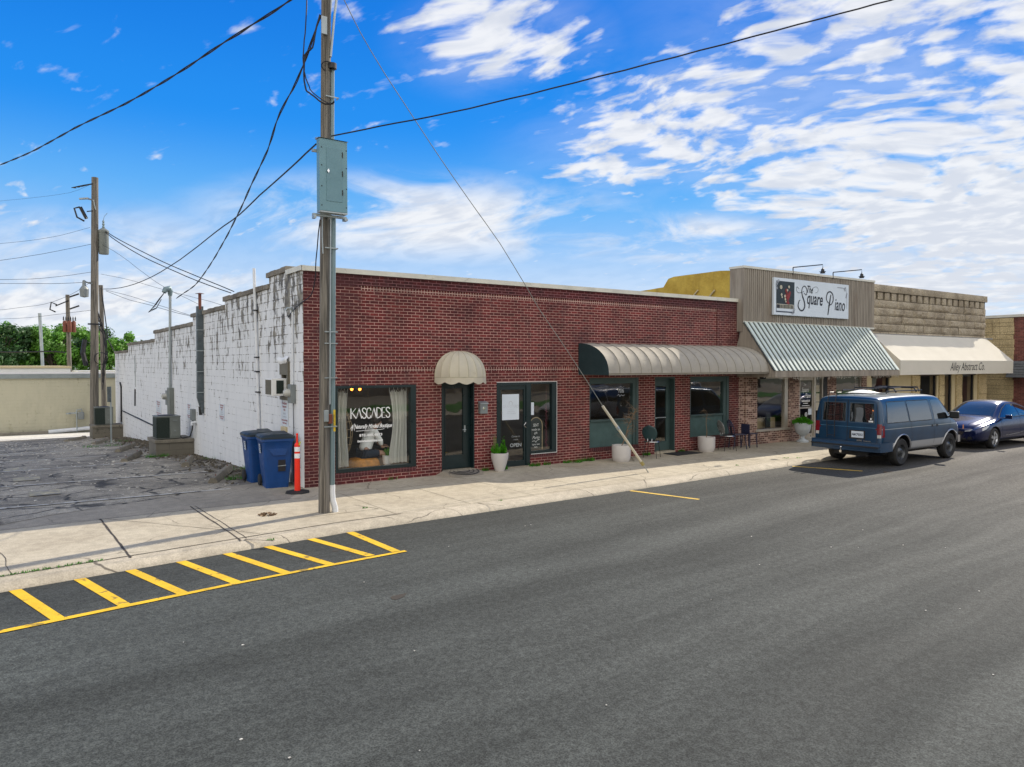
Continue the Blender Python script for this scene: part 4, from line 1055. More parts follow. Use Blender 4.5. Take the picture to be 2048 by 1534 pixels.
b = MB(); b.tube([(CX0 + .02, CY + .02, 2.73), (CX1 - .02, CY + .02, 2.73)], .015, 5); b.tube([(CX0 + .02, CY + .02, 2.22), (CX1 - .02, CY + .02, 2.22)], .015, 5)
for k in range(5): x = CX0 + .03 + (CX1 - CX0 - .06) * k / 4; b.tube([(x, -.02, 2.22), (x, CY + .02, 2.22), (x, CY + .02, 2.73)], .013, 5)
b.build('frame_tubes', 'galv', A3)
# building beyond the alley
B4 = thing('corner_brick_building', 'brown brick building with tan stone corner at the far right edge', 'building', (33, -2, 0))
b = MB().use('far_brick'); b.box(33.04, 46, -6.0, -.26, -.3, 4.75); b.box(33.3, 46, -.26, 18, -.3, 4.75); b.build('brick_wall', None, B4)
b = MB().use('stone_joint'); random.seed(31); z = -.1
b.box(33.06, 33.3, -.26, 2.4, -.3, 4.75); b.use('tan_stone')
while z < 4.7:
    h_ = random.choice([.12, .17, .22, .26]); y = -.28 + random.uniform(-.03, .03); h_ = min(h_, 4.75 - z)
    while y < 2.4:
        L_ = random.choice([.3, .45, .6]); b.box(33.02 - random.uniform(0, .03), 33.06, y + .006, min(y + L_, 2.4) - .006, z + .006, z + h_ - .006); y += L_
    z += h_
b.build('stone_corner', None, B4, bevel=.008)
MB().box(32.98, 46, -6.04, 18, 4.75, 4.87).build('parapet_flashing', 'white_metal', B4)
b = MB()
for k in range(6): b.obox((32.95 - .07 * k, -2.75, 2.66 - .12 * k), (.055, 0, .065), (0, 2.6, 0), (-.008, 0, .012))
b.build('shingle_awning', 'shingle', B4)
f = MB(); f.box(33.0, 33.03, -4.6, -3.2, .8, 2.0); f.build('window', 'dark_trim', B4)

# ================================================================== awnings on the brick front
A1 = thing('barrel_awning', 'long curved taupe canvas awning with dark green end over the 106 door', 'awning', (10.7, 0, 3.1))
bx0, bx1 = 7.42, 13.86
def arcp(t):   # quarter curve from the wall top to the front edge
    a = math.pi / 2 * t
    return (-1.20 * math.sin(a) ** .96, 2.36 + .79 * math.cos(a) ** .92)
NR = 17; b = MB()
def afn(u, v):
    y, z = arcp(v); ph = (u * NR) % 1.0; sag = .030 * math.sin(math.pi * ph) * math.sin(math.pi * min(v * 1.05, 1))
    k = 1.0
    ny, nz = -math.sin(math.pi / 2 * v), math.cos(math.pi / 2 * v)
    return (bx0 + (bx1 - bx0) * u, (y - sag * ny) * k - .004, z - sag * nz)
b.grid(afn, NR * 6, 12); b.quad((bx0, -1.204, 2.36), (bx1, -1.204, 2.36), (bx1, -1.204, 2.315), (bx0, -1.204, 2.315))
b.build('canvas', 'grey_fabric', A1, smooth=35)
b = MB()
for k in range(1, NR):
    u = k / NR; pts = [afn(u, v / 12) for v in range(13)]; b.tube([(p_[0], p_[1] - .004, p_[2] + .003) for p_ in pts], .009, 5)
o = b.build('seam_ribs', mat('taupe_seam', (.27, .25, .21), .8), A1)
b = MB()
pts = [(bx0, *arcp(v / 12)) for v in range(13)]
b.poly([(bx0, -.004, 2.315)] + [(bx0, p_[1] - .004, p_[2]) for p_ in pts] + [(bx0, -1.2, 2.315)]); b.poly([(bx1, -.004, 2.315)] + [(bx1, p_[1] - .004, p_[2]) for p_ in pts][::1] + [(bx1, -1.2, 2.315)])
b.build('end_panel', 'green_fabric', A1)
b = MB(); b.tube([(bx0 + .02, -1.17, 2.33), (bx1, -1.17, 2.33)], .015, 5)
for k in range(6): x = bx0 + .03 + (bx1 - bx0 - .1) * k / 5; b.tube([(x, -.01, 2.33), (x, -1.17, 2.33)], .012, 5)
b.build('frame_tubes', 'black', A1)

A4 = thing('dome_awning', 'small cream scalloped dome awning above the dark green door', 'awning', (3.72, 0, 2.2))
dcx, dr, NS = 3.74, .645, 9
b = MB()
def dfn(u, v):
    a = math.pi * u; ph = (u * NS) % 1.0
    k = 1 - .035 * math.sin(math.pi * ph)
    e = math.pi / 2 * v
    R_ = dr * math.cos(e) ** .82 * k
    return (dcx - R_ * math.cos(a), -R_ * math.sin(a) * 1.02 - .004, 2.29 + .61 * math.sin(e) ** .93)
b.grid(dfn, NS * 5, 14)
def vfn(u, v):
    a = math.pi * u; ph = (u * 6) % 1.0; R_ = dr * (1.0 + .012 * v)
    return (dcx - R_ * math.cos(a), -R_ * math.sin(a) * 1.02 - .004, 2.29 - v * (.105 + .055 * math.sin(math.pi * ph)))
b.grid(vfn, NS * 6, 2)
b.build('canvas', 'cream_fabric', A4, smooth=30)
b = MB()
for k in range(NS + 1):
    b.tube([tuple(c_ for c_ in dfn(min(k / NS, .9999) if k < NS else .9999, v / 12)) for v in range(13)], .007, 5)
b.tube([(dcx - dr * math.cos(math.pi * i / 20), -dr * math.sin(math.pi * i / 20) * 1.02 - .006, 2.292) for i in range(21)], .008, 5)
b.build('seam_piping', mat('cream_seam', (.46, .41, .29), .8), A4)

# ================================================================== things in front of the shop
mb_ = thing('mailbox', 'small grey wall mailbox on the brick beside the dome awning door', 'mailbox', (4.40, 0, 1.4))
b = MB(); b.box(4.29, 4.50, -.10, -.002, 1.40, 1.64); b.build('box', 'meter_grey', mb_, bevel=.006)
b = MB(); b.prism([(4.28, -.002, 1.70), (4.28, -.12, 1.655), (4.28, -.12, 1.63), (4.28, -.002, 1.642)], (.23, 0, 0)); b.build('lid', 'galv', mb_, bevel=.003)
b = MB(); b.lathe([(.0, -.01), (.03, -.01), (.04, 0), (.028, .004), (0, .004)], (4.395, -.105, 1.53), 14, 'Y'); b.build('emblem', 'chrome', mb_)
rp = MB(); rp.prism([(3.20, -.02, .004), (4.40, -.02, .004), (4.40, -.02, .075), (3.20, -.02, .075)], (0, -.0001, 0)) if 0 else None
rp.add([(3.10, -.025, .003), (4.42, -.025, .003), (4.10, -.55, .003), (3.35, -.60, .003), (3.28, -.025, .08), (4.20, -.025, .08)], [(0, 3, 4), (4, 3, 2, 5), (5, 2, 1), (0, 4, 5, 1)])
o = rp.build('doorway_ramp', 'apron'); o['kind'] = 'structure'
b = MB(); b.poly([(3.78 + .42 * math.cos(math.pi * i / 14), -.14 - .36 * math.sin(math.pi * i / 14), .088 - .145 * (.115 + .36 * math.sin(math.pi * i / 14)) ) for i in range(15)])
b2 = MB()
for rr in (.14, .24, .34): b2.tube([(3.78 + rr * 1.1 * math.cos(math.pi * i / 14), -.14 - rr * math.sin(math.pi * i / 14), .096 - .145 * (.115 + rr * math.sin(math.pi * i / 14))) for i in range(15)], .008, 4)
dm = thing('door_mat', 'half-round grey door mat on the ramp below the dome awning', 'door mat', (3.78, -.2, .06), 0, 'door mats'); b.build('mat_base', 'mat_grey', dm); b2.build('raised_rings', 'mat_black', dm)
b = MB(); b.prism([(10.55, -.08, .003), (11.55, -.05, .003), (11.62, -.62, .003), (10.50, -.66, .003)], (0, 0, .014))
o = b.build('door_mat', 'mat_black', bevel=.004); tag(o, 'black rectangular mat on the pavement before the 106 door', 'door mat', 'door mats')

def leafclump(b, c, n, rx, rz, ln, wd, seed, up=.6, z0=0.):
    random.seed(seed)
    for i in range(n):
        a = random.uniform(0, 6.28); r_ = random.uniform(0, 1) ** .5
        p_ = Vector((c[0] + rx * r_ * math.cos(a), c[1] + rx * r_ * math.sin(a), c[2] + z0 + rz * random.random() * (1.15 - r_)))
        d_ = Vector((math.cos(a) * (1 - up) + random.uniform(-.3, .3), math.sin(a) * (1 - up) + random.uniform(-.3, .3), up + random.uniform(-.3, .4))).normalized() * ln * random.uniform(.6, 1.2)
        s_ = d_.cross(Vector((random.uniform(-1, 1), random.uniform(-1, 1), .3))).normalized() * wd
        b.add([p_ - s_ * .3, p_ + d_ * .5 - s_, p_ + d_, p_ + d_ * .5 + s_, p_ + s_ * .3], [(0, 1, 2, 3, 4)])
def planter(x, y, r0, r1, h, label, taper=True):
    p_ = thing('planter', label, 'planter', (x, y, 0), 0, 'pale planters along the shop front')
    b = MB()
    if taper: prof = [(0, .0), (r0 * .9, 0), (r0, .02), (r0 * 1.28, h * .3), (r1 * .98, h * .75), (r1, h), (r1 - .025, h + .004), (r1 - .03, h - .06)]
    else: prof = [(0, 0), (r0 * .82, .0), (r0 * .95, .05), (r1, .14), (r1 * 1.02, h - .02), (r1 * 1.01, h), (r1 - .03, h), (r1 - .035, h - .06)]
    b.lathe(prof, (x, y, 0), 28); b.build('pot', 'pot', p_, smooth=35)
    b = MB(); b.lathe([(0, h - .06), (r1 - .02, h - .06)], (x, y, 0), 20); b.build('soil', 'soil', p_)
planter(4.74, -.26, .12, .215, .44, 'tapered pale planter between the dome awning door and the glazed door')
b = MB(); leafclump(b, (4.62, -.26, .42), 140, .09, .26, .10, .016, 3, .7); 
for k in range(5): b.tube([(4.60 + .02 * k, -.26, .42), (4.56 + .03 * k, -.24 + .01 * k, .78 + .03 * (k % 3))], .004, 4)
pl = thing('succulent_plant', 'spiky light green plant with pale twigs in the tapered planter', 'plant', (4.66, -.26, .40)); b.build('foliage', 'leaf', pl)
b = MB(); leafclump(b, (4.84, -.25, .42), 330, .065, .40, .055, .017, 4, .4); b.build('foliage', 'leaf', pl)
b = MB(); [b.tube([(4.58 + .02 * k, -.27, .42), (4.54 + .035 * k, -.26, .88 + .02 * k)], .005, 4) for k in range(3)]; b.build('twig', 'dry', pl)
def bare_tree(x, y, z, h, label, lean, seed, dense):
    t_ = thing('potted_tree', label, 'plant', (x, y, z), 0, 'thin trees in the planters')
    b = MB(); random.seed(seed)
    trunk = [(x + lean * (k / 8) + .012 * math.sin(k), y + .01 * math.cos(k * 1.3), z + h * k / 8) for k in range(9)]
    b.tube(trunk, [.013 * (1 - .07 * k) for k in range(9)], 6); b.build('trunk', 'dry', t_)
    b = MB()
    for k in range(dense):
        q = Vector(trunk[random.randint(2 if dense > 30 else 6, 8)]); a = random.uniform(0, 6.28)
        e_ = q + Vector((math.cos(a) * .26, math.sin(a) * .2, random.uniform(-.05, .25))) * random.uniform(.4, 1.)
        b.tube([q, (q + e_) / 2 + Vector((0, 0, .03)), e_], [.005, .004, .002], 3)
        for j in range(3):
            f = e_ + Vector((random.uniform(-.12, .12), random.uniform(-.12, .12), random.uniform(-.1, .12))); b.tube([e_, f], .002, 3)
    b.build('twigs', 'dry', t_)
planter(8.40, -.62, .24, .25, .44, 'straight round planter under the left 106 window', False)
bare_tree(8.40, -.62, .38, .98, 'leaning leafless shrub with many fine twigs in the planter behind the guy wire', .48, 5, 60)
planter(12.0, -.42, .24, .25, .44, 'straight round planter under the window right of the 106 door', False)
bare_tree(12.0, -.42, .38, .78, 'thin bare upright stem in the planter right of the 106 door', .0, 7, 7)
u_ = thing('urn_planter', 'pale footed urn planter beside the white framed shop door', 'planter', (16.75, -.42, 0))
b = MB(); b.lathe([(0, 0), (.19, 0), (.19, .05), (.13, .08), (.06, .13), (.055, .19), (.12, .24), (.22, .34), (.255, .47), (.27, .60), (.285, .63), (.27, .65), (.24, .65), (.23, .58)], (16.75, -.42, 0), 24); b.build('urn', 'urn', u_, smooth=30)
b = MB(); b.lathe([(0, .60), (.24, .60)], (16.75, -.42, 0), 18); b.build('soil', 'soil', u_)
b = MB(); leafclump(b, (16.75, -.42, .60), 420, .26, .24, .11, .035, 12, .45); o = b.build('leafy_plant', 'leaf'); tag(o, 'bright green leafy plant filling the pale urn', 'plant')
b = MB(); b.lathe([(0, .08), (.3, .08), (.42, .0)], (17.75, -.25, .0), 20); o = b.build('door_slab', 'pale_conc'); o['kind'] = 'structure'

# chairs
def leg(a, c, t_, m, r0=.012, r1=.016, n='leg'): MB().tube([a, c], [r1, r0], 8).build(n, m, t_, world=False)
def shell_chair(x, y, rz, label, back_m):
    t_ = thing('chair', label, 'chair', (x, y, 0), rz, 'chairs in front of the shop windows')
    b = MB(); ring = []
    def sf(u, v):
        a = 2 * math.pi * u; r_ = .215 * v
        return (r_ * math.cos(a) * 1.0, r_ * math.sin(a), .45 + .012 * v * v + .015 * (1 - v) * 0)
    b.grid(sf, 24, 4); b.grid(lambda u, v: (.215 * math.cos(2 * math.pi * u), .215 * math.sin(2 * math.pi * u), .462 - .022 * v), 24, 1); b.build('seat', 'ink', t_, smooth=50, world=False)
    b = MB(); b.tube([(.215 * math.cos(2 * math.pi * k / 24), .215 * math.sin(2 * math.pi * k / 24), .448) for k in range(25)], .011, 6); b.build('seat_rim', 'chrome', t_, world=False)
    b = MB()
    def bf(u, v):   # spoon shaped back leaning backwards (-x)
        z = .50 + .42 * v; wd = .10 + .115 * math.sin(math.pi * min(1, (v * .82 + .10))) ** 1.1
        if v > .72: wd *= math.sqrt(max(0., 1 - ((v - .72) / .285) ** 2))
        yy = (u - .5) * 2 * wd
        return (-.19 - .12 * v + .10 * (u - .5) ** 2, yy, z)
    b.grid(bf, 10, 12); o = b.build('backrest', back_m, t_, smooth=60, world=False); so = o.modifiers.new('s', 'SOLIDIFY'); so.thickness = .012
    b = MB()
    for s_ in (-.06, .06): b.tube([(-.19, s_, .54), (-.215, s_, .47), (-.14, s_, .445)], .008, 6)
    b.build('back_bracket', 'chrome', t_, world=False)
    for sx_ in (1, -1):
        for sy_ in (1, -1): leg((.14 * sx_, .14 * sy_, .45), (.20 * sx_, .19 * sy_, 0), t_, 'black', .008, .010)
    return t_
shell_chair(9.66, -.50, rad(28), 'dark teal round-backed chair between the left 106 window and the 106 door', 'chair_teal')
shell_chair(12.72, -.60, rad(-22), 'chair with glossy grey spoon-shaped back beside the planter right of the 106 door', 'chair_grey')
t_ = thing('chair', 'navy wooden chair with arched spindle back beside the grey-backed chair', 'chair', (13.38, -.46, 0), rad(-25), 'chairs in front of the shop windows')
MB().box(-.20, .20, -.20, .20, .43, .46).build('seat', 'chair_navy', t_, bevel=.012, world=False)
b = MB(); b.tube([(-.19, -.17, .45), (-.22, -.19, .62), (-.26, -.18, .76), (-.29, -.11, .86), (-.30, 0, .90), (-.29, .11, .86), (-.26, .18, .76), (-.22, .19, .62), (-.19, .17, .45)], .013, 6)
b.tube([(-.24, -.18, .69), (-.245, 0, .70), (-.24, .18, .69)], .010, 6)
for k in range(7): y = -.12 + .04 * k; b.tube([(-.245, y, .70), (-.29, y * .8, .895 - abs(y) * .35)], .006, 5)
b.add([(-.20, -.075, .46), (-.20, .075, .46), (-.24, .06, .69), (-.24, -.06, .69)], [(0, 1, 2, 3)]); b.build('backrest', 'chair_navy', t_, world=False)
for a_, c_ in (((.16, .16, .43), (.20, .19, 0)), ((.16, -.16, .43), (.20, -.19, 0)), ((-.16, .16, .43), (-.22, .18, 0)), ((-.16, -.16, .43), (-.22, -.18, 0))): leg(a_, c_, t_, 'chair_navy', .013, .017)
t_ = thing('stool', 'dark blue stool with a board back standing against the buff brick pier', 'stool', (13.98, -.42, 0), rad(0))
MB().box(-.19, .19, -.18, .18, .42, .45).build('seat', 'chair_navy', t_, bevel=.01, world=False)
b = MB(); b.box(-.20, -.18, -.16, .16, .45, .74); b.build('backrest', 'chair_navy', t_, bevel=.01, world=False)
for a_, c_ in (((.15, .14, .42), (.18, .16, 0)), ((.15, -.14, .42), (.18, -.16, 0)), ((-.15, .14, .42), (-.18, .16, 0)), ((-.15, -.14, .42), (-.18, -.16, 0))): leg(a_, c_, t_, 'chair_navy', .016, .018)

# door and window papers
t_ = thing('poster', 'pale poster with faint arch emblem on the glass of the glazed door', 'poster', (5.24, .03, 1.6))
MB().box(5.005, 5.515, .030, .036, 1.205, 1.845).build('sheet', 'sign_white', t_)
b = MB(); b.text('GRANSTERD', .105, (5.265, .027, 1.505), sx=.80, shear=.0, weight=-.002); b.stroke([(-.05, -.02), (-.045, .04), (0, .07), (.045, .04), (.05, -.02)], (5.26, .027, 1.60), ex, ez, .012)
b.text('b o u t i q u e', .035, (5.265, .027, 1.45)); b.text('OPENING SOON', .03, (5.265, .027, 1.40)); b.text('follow us for updates', .033, (5.28, .027, 1.355)); b.build('print', 'faint_ink', t_)
o = MB().box(5.875, 5.985, .036, .042, 1.30, 1.62).build('small_sticker', 'sign_white'); tag(o, 'small pale notice on the side window next to the glazed door', 'notice')
t_ = thing('blackboard_sign', 'arched blackboard in pale wooden frame inside the side window', 'blackboard', (6.18, .25, .35))
def archpts(r_, y, z0, h, cx): return [(cx - r_, y, z0)] + [(cx - r_ * math.cos(math.pi * k / 14), y, z0 + h + r_ * math.sin(math.pi * k / 14)) for k in range(15)] + [(cx + r_, y, z0)]
b = MB(); b.prism(archpts(.20, .22, .39, .62, 6.18), (0, .02, 0)); b.build('board', 'blackboard', t_)
b = MB(); b.tube(archpts(.205, .215, .39, .62, 6.18), .012, 6); b.build('frame', 'mirror_frame', t_)
b = MB(); b.text('SENT', .11, (6.18, .214, .98), sx=.7); b.text('made to', .08, (6.18, .214, .88)); b.text('gift', .08, (6.18, .214, .79)); b.text('Party', .11, (6.18, .214, .66), shear=.3); b.stroke([(-.12, .0), (-.04, .01), (0, -.03), (.04, .02), (.12, .04)], (6.18, .214, .60), ex, ez, .01); b.text('open late', .065, (6.18, .214, .50)); b.text('daily', .06, (6.18, .214, .43)); b.build('chalk_writing', 'white_ink', t_)
for nm, x, m_, lab in (('bead_garland', 5.92, 'white', 'string of white beads hanging at the left of the side window'), ('flower_garland', 6.47, 'red_print', 'string of dark pink flowers hanging at the right of the side window')):
    b = MB(); random.seed(int(x * 100)); z = 1.25 if m_ == 'white' else 1.5
    while z > .42:
        for j in range(2): b.lathe([(0, -.011), (.012, 0), (0, .011)], (x + random.uniform(-.03, .03), .16 + random.uniform(-.02, .02), z), 5)
        z -= .028
    b.tube([(x, .16, 2.05), (x, .16, .42)], .003, 3)
    if m_ != 'white': m_ = mat('dusty_pink_petals', (.26, .06, .09), .7, var=.6, scale=30)
    o = b.build(nm, m_); tag(o, lab, 'garland')
for k, (z0, z1) in enumerate(((1.62, 1.86), (1.28, 1.57), (.98, 1.26))):
    o = MB().box(18.17, 18.38, .034, .040, z0, z1).build('paper_notice', 'cream_fabric'); tag(o, ['topmost paper notice on the side light of the white framed door', 'middle paper notice on the side light of the white framed door', 'lowest paper notice on the side light of the white framed door'][k], 'notice', 'paper notices on the side light')
o = MB().box(17.75, 17.95, .044, .047, .84, 1.06).build('taped_paper', 'sign_white'); tag(o, 'white sheet taped to the lower glass of the piano shop door', 'notice')
t_ = thing('speaker', 'small black speaker mounted under the awning on the buff brick pier', 'speaker', (14.98, -.1, 2.2)); b = MB(); b.box(14.93, 15.09, -.20, -.06, 2.12, 2.26); b.build('housing', 'black', t_, bevel=.01); b = MB(); b.lathe([(0, 0), (.04, 0)], (14.99, -.205, 2.20), 12, 'Y'); b.build('cone', 'white', t_)
t_ = thing('framed_picture', 'dark framed picture leaning inside the white framed shop window', 'picture', (15.75, .2, .5)); MB().box(15.62, 15.88, .20, .22, .48, .98).build('frame', 'dark_trim', t_); MB().box(15.65, 15.85, .192, .198, .52, .94).build('print', 'blackboard', t_)
o = MB().box(14.95, 16.34, .35, .60, .42, .80).build('display_bench', 'mirror_frame', bevel=.01); tag(o, 'low pale wooden display bench behind the white framed shop window', 'bench')

# behind the Kascades glass
def curtain(x0, x1, label, seed):
    t_ = thing('curtain', label, 'curtain', ((x0 + x1) / 2, .22, .35), 0, 'linen curtains in the show window'); random.seed(seed)
    ph = [random.uniform(0, 6.28) for _ in range(5)]; side = seed % 2
    def cf(u, v):
        wd = x1 - x0; nar = 1 - .30 * math.sin(math.pi * min(1, v * 1.2)) * (.7 if side else .5)
        x = (x0 + wd * u * nar) if not side else (x1 - wd * (1 - u) * nar)
        return (x, .24 + .045 * math.sin(u * 30 + ph[0]) * (.5 + .5 * v) + .02 * math.sin(u * 51 + ph[1] + v * 2), .34 + 1.68 * (1 - v) - .06 * (1 - v) * (math.sin(u * 22) ** 2 if v < .02 else 0))
    MB().grid(cf, 60, 14).build('cloth', 'linen', t_, smooth=60)
    b = MB(); [b.tube([(x0 + (x1 - x0) * k / 4, .24, 2.0), (x0 + (x1 - x0) * k / 4, .24, 2.11)], .005, 4) for k in range(5)]; b.build('ties', 'linen', t_)
curtain(.76, 1.06, 'white linen curtain at the left end of the show window', 2)
curtain(2.06, 2.48, 'white linen curtain at the right end of the show window', 3)
for x, z, lab in ((1.30, 1.97, 'glowing warm bulb hanging nearer the left curtain'), (1.50, 1.965, 'glowing warm bulb hanging further right of the other bulb')):
    t_ = thing('pendant_lamp', lab, 'lamp', (x, 1.2, 2.9), 0, 'pendant bulbs in the show window')
    z2 = z + .04; b = MB(); b.lathe([(0, -.04), (.03, -.02), (.034, .01), (.018, .045), (0, .05)], (x + .25, 1.2, z2), 12); b.build('bulb', 'bulb', t_, smooth=60); b = MB(); b.tube([(x + .25, 1.2, z2 + .05), (x + .25, 1.2, 2.94)], .005, 4); b.build('flex', 'black', t_)
t_ = thing('egg_chair', 'rattan hanging egg chair behind the left curtain', 'chair', (1.12, .62, .4))
b = MB(); ecx, ecy, ecz = 1.02, .72, 1.05
for k in range(15):
    a = rad(90 + 180 * k / 14) if 0 else rad(-60 + 300 * k / 14 + 90)
    b.tube([(ecx + .32 * math.sin(math.pi * v / 10) * math.cos(a), ecy + .32 * math.sin(math.pi * v / 10) * math.sin(a), ecz + .62 * math.cos(math.pi * v / 10)) for v in range(11)], .008, 4)
for v in range(2, 10): b.tube([(ecx + .32 * math.sin(math.pi * v / 11) * math.cos(rad(30 + 300 * k / 20)), ecy + .32 * math.sin(math.pi * v / 11) * math.sin(rad(30 + 300 * k / 20)), ecz + .62 * math.cos(math.pi * v / 11)) for k in range(21)], .007, 4)
b.build('rattan_cage', 'rattan', t_)
t_ = thing('pouf', 'orange velvet pouf under the seated person in the show window', 'pouf', (1.62, .62, .05))
MB().lathe([(0, .03), (.30, .03), (.37, .10), (.38, .26), (.36, .36), (.30, .43), (0, .45)], (1.60, .66, .02), 24).build('cushion', 'velvet', t_, smooth=60)
b = MB(); b.box(.76, 2.47, .13, 1.2, .03, .06); o = b.build('display_floor', 'room_floor', B1)
t_ = thing('potted_succulent', 'small green succulent in a white pot near the right curtain', 'plant', (2.16, .45, .35)); b = MB(); b.lathe([(0, .30), (.10, .30), (.12, .50), (.105, .50), (.10, .46)], (2.10, .45, .0), 16); b.build('pot', 'white', t_, smooth=40); b = MB(); leafclump(b, (2.10, .45, .48), 60, .07, .08, .14, .02, 8, .6); b.build('foliage', 'crown1', t_); b = MB(); b.cyl((2.10, .45, .06), (2.10, .45, .30), .07, 12); b.build('plinth', 'white', t_)

# ------------------------------------------------------------------ seated person
def skin_mesh(name, verts, edges, radii, m, parent, sub=2):
    me = bpy.data.meshes.new(name); me.from_pydata([Vector(v) for v in verts], edges, []); me.materials.append(M[m])
    o = bpy.data.objects.new(name, me); COL.objects.link(o); o.parent = parent
    sk = o.modifiers.new('skin', 'SKIN'); sk.use_smooth_shade = True
    if not me.skin_vertices: 
        bpy.context.view_layer.objects.active = o
    for i, r_ in enumerate(radii):
        me.skin_vertices[0].data[i].radius = (r_, r_) if not isinstance(r_, tuple) else r_
    me.skin_vertices[0].data[0].use_root = True
    ss = o.modifiers.new('sub', 'SUBSURF'); ss.levels = sub; ss.render_levels = sub
    dg = bpy.context.evaluated_depsgraph_get(); ev = o.evaluated_get(dg); nm = bpy.data.meshes.new_from_object(ev); o.modifiers.clear(); o.data = nm
    nm.materials.clear(); nm.materials.append(M[m])
    nm.polygons.foreach_set('use_smooth', [True] * len(nm.polygons))
    return o
PR = thing('person', 'person in a white shirt and dark shorts sitting on the orange pouf, leaning forward', 'person', (1.60, .62, .06))
# local coordinates, +x is the way the person leans (right of picture), seat height .42
V = [(0, 0, .52), (.05, 0, .68), (.13, 0, .86), (.20, 0, 1.00), (.26, 0, 1.08), (.33, -.01, 1.17), (.36, -.01, 1.25),
     (.20, -.17, .99), (.30, -.22, .80), (.38, -.16, .62), (.46, -.12, .64),         # near arm: shoulder, elbow, wrist, hand
     (.20, .17, .99), (.33, .20, .80), (.44, .10, .66), (.50, .06, .66),             # far arm
     (.02, -.10, .48), (.22, -.13, .50), (.42, -.14, .50), (.46, -.13, .28), (.50, -.12, .06), (.60, -.12, .03),   # near leg
     (.02, .10, .48), (.22, .13, .50), (.44, .14, .50), (.50, .13, .28), (.52, .12, .06), (.62, .12, .03)]
Ed = [(0, 1), (1, 2), (2, 3), (3, 4), (4, 5), (5, 6), (3, 7), (7, 8), (8, 9), (9, 10), (3, 11), (11, 12), (12, 13), (13, 14), (0, 15), (15, 16), (16, 17), (17, 18), (18, 19), (19, 20), (0, 21), (21, 22), (22, 23), (23, 24), (24, 25), (25, 26)]
Rd = [.135, .125, .125, .115, .05, .085, .078, .058, .042, .028, .030, .058, .042, .028, .030, .10, .085, .062, .052, .034, .030, .10, .085, .062, .052, .034, .030]
body = skin_mesh('body', V, Ed, Rd, 'skin', PR)
skin_mesh('shirt', [V[i] for i in (0, 1, 2, 3)] + [(.23, 0, 1.045)] + [V[7], V[8], (.355, -.18, .68)] + [V[11], V[12], (.40, .14, .71)], [(0, 1), (1, 2), (2, 3), (3, 4), (3, 5), (5, 6), (6, 7), (3, 8), (8, 9), (9, 10)], [.165, .155, .155, .14, .075, .08, .062, .048, .08, .062, .048], 'shirt', PR)
skin_mesh('shorts', [V[0], V[15], V[16], (.34, -.135, .50), V[21], V[22], (.36, .135, .50)], [(0, 1), (1, 2), (2, 3), (0, 4), (4, 5), (5, 6)], [.15, .115, .105, .088, .115, .105, .088], 'denim', PR)
b = MB()
b.grid(lambda u, v: (.325 + .105 * math.cos(math.pi * (v - .5)) * math.cos(2 * math.pi * u) - .02, -.01 + .10 * math.cos(math.pi * (v - .5)) * math.sin(2 * math.pi * u), 1.235 + .12 * math.sin(math.pi * (v - .5)) + .02), 18, 12)
b.build('hair', 'hair', PR, smooth=70, world=False)
b = MB(); b.lathe([(0, -.02), (.015, -.01), (.02, .01), (0, .025)], (.42, -.01, 1.19), 8); [b.lathe([(0, -.01), (.01, 0), (0, .01)], (.415, -.01 + s_, 1.22), 6) for s_ in (-.03, .03)]; b.build('face_features', 'skin', PR, smooth=60, world=False)
for (hx, hy, hz) in ((.46, -.12, .64), (.50, .06, .66)):
    b = MB(); b.obox((hx + .035, hy, hz), (.038, 0, -.006), (0, .036, 0), (.003, 0, .012))
    for k in range(4): y = hy - .027 + .018 * k; l_ = (.05, .06, .055, .042)[k]; b.tube([(hx + .06, y, hz - .003), (hx + .06 + l_ * .6, y, hz - .010), (hx + .06 + l_, y, hz - .028)], [.009, .008, .006], 6)
    b.tube([(hx + .02, hy + .03, hz), (hx + .045, hy + .055, hz - .008), (hx + .07, hy + .06, hz - .02)], [.010, .009, .007], 6)
    b.build('hand', 'skin', PR, smooth=60, world=False)

# ================================================================== utility pole in front
UP = thing('utility_pole', 'weathered wooden utility pole with grey conduits standing on the pavement edge', 'utility pole', (-.57, -2.76, 0), 0, 'wooden utility poles')
b = MB(); b.tube([(-.57 + .011 * z_, -2.70, z_) for z_ in [-.1 + .5 * i for i in range(25)]], [.098 - .0009 * i for i in range(25)], 20); b.build('pole_shaft', 'pole', UP, smooth=50)
b = MB(); cxp = -.438
b.tube([(cxp + .011 * z_, -2.735, z_) for z_ in (.42, 2., 4., 5.15)], .046, 14); b.tube([(cxp + .011 * z_ - .03, -2.735, z_) for z_ in (6.4, 7.2, 7.75)], .040, 14)
b.build('conduit', 'conduit', UP, smooth=60)
b = MB(); b.tube([(-.385, -2.755, -.02), (-.39, -2.75, .08), (-.425, -2.74, .2), (cxp + .004, -2.735, .34), (cxp + .005, -2.735, .48)], .052, 12); b.build('conduit_elbow', 'pvc', UP, smooth=60)
b = MB(); b.tube([(-.52 + .011 * z_, -2.83, z_) for z_ in (1.9, 3.5, 5.2)], .012, 8); b.tube([(-.60, -2.80, 5.2), (-.61, -2.81, 4.8), (-.60, -2.815, 4.5)], .010, 6); b.build('thin_riser', 'galv', UP)
b = MB()
for z_ in (1.5, 2.35, 2.95, 3.15, 4.6, 7.2): x_ = -.57 + .011 * z_; b.box(x_ - .04, x_ + .19, -2.815, -2.80, z_, z_ + .018); b.box(x_ + .185, x_ + .195, -2.815, -2.70, z_, z_ + .018)
b.build('conduit_strap', 'galv', UP)
b = MB(); b.box(-.60, -.53, -2.85, -2.795, 1.60, 1.80); b.build('outlet_box', 'galv', UP, bevel=.006)
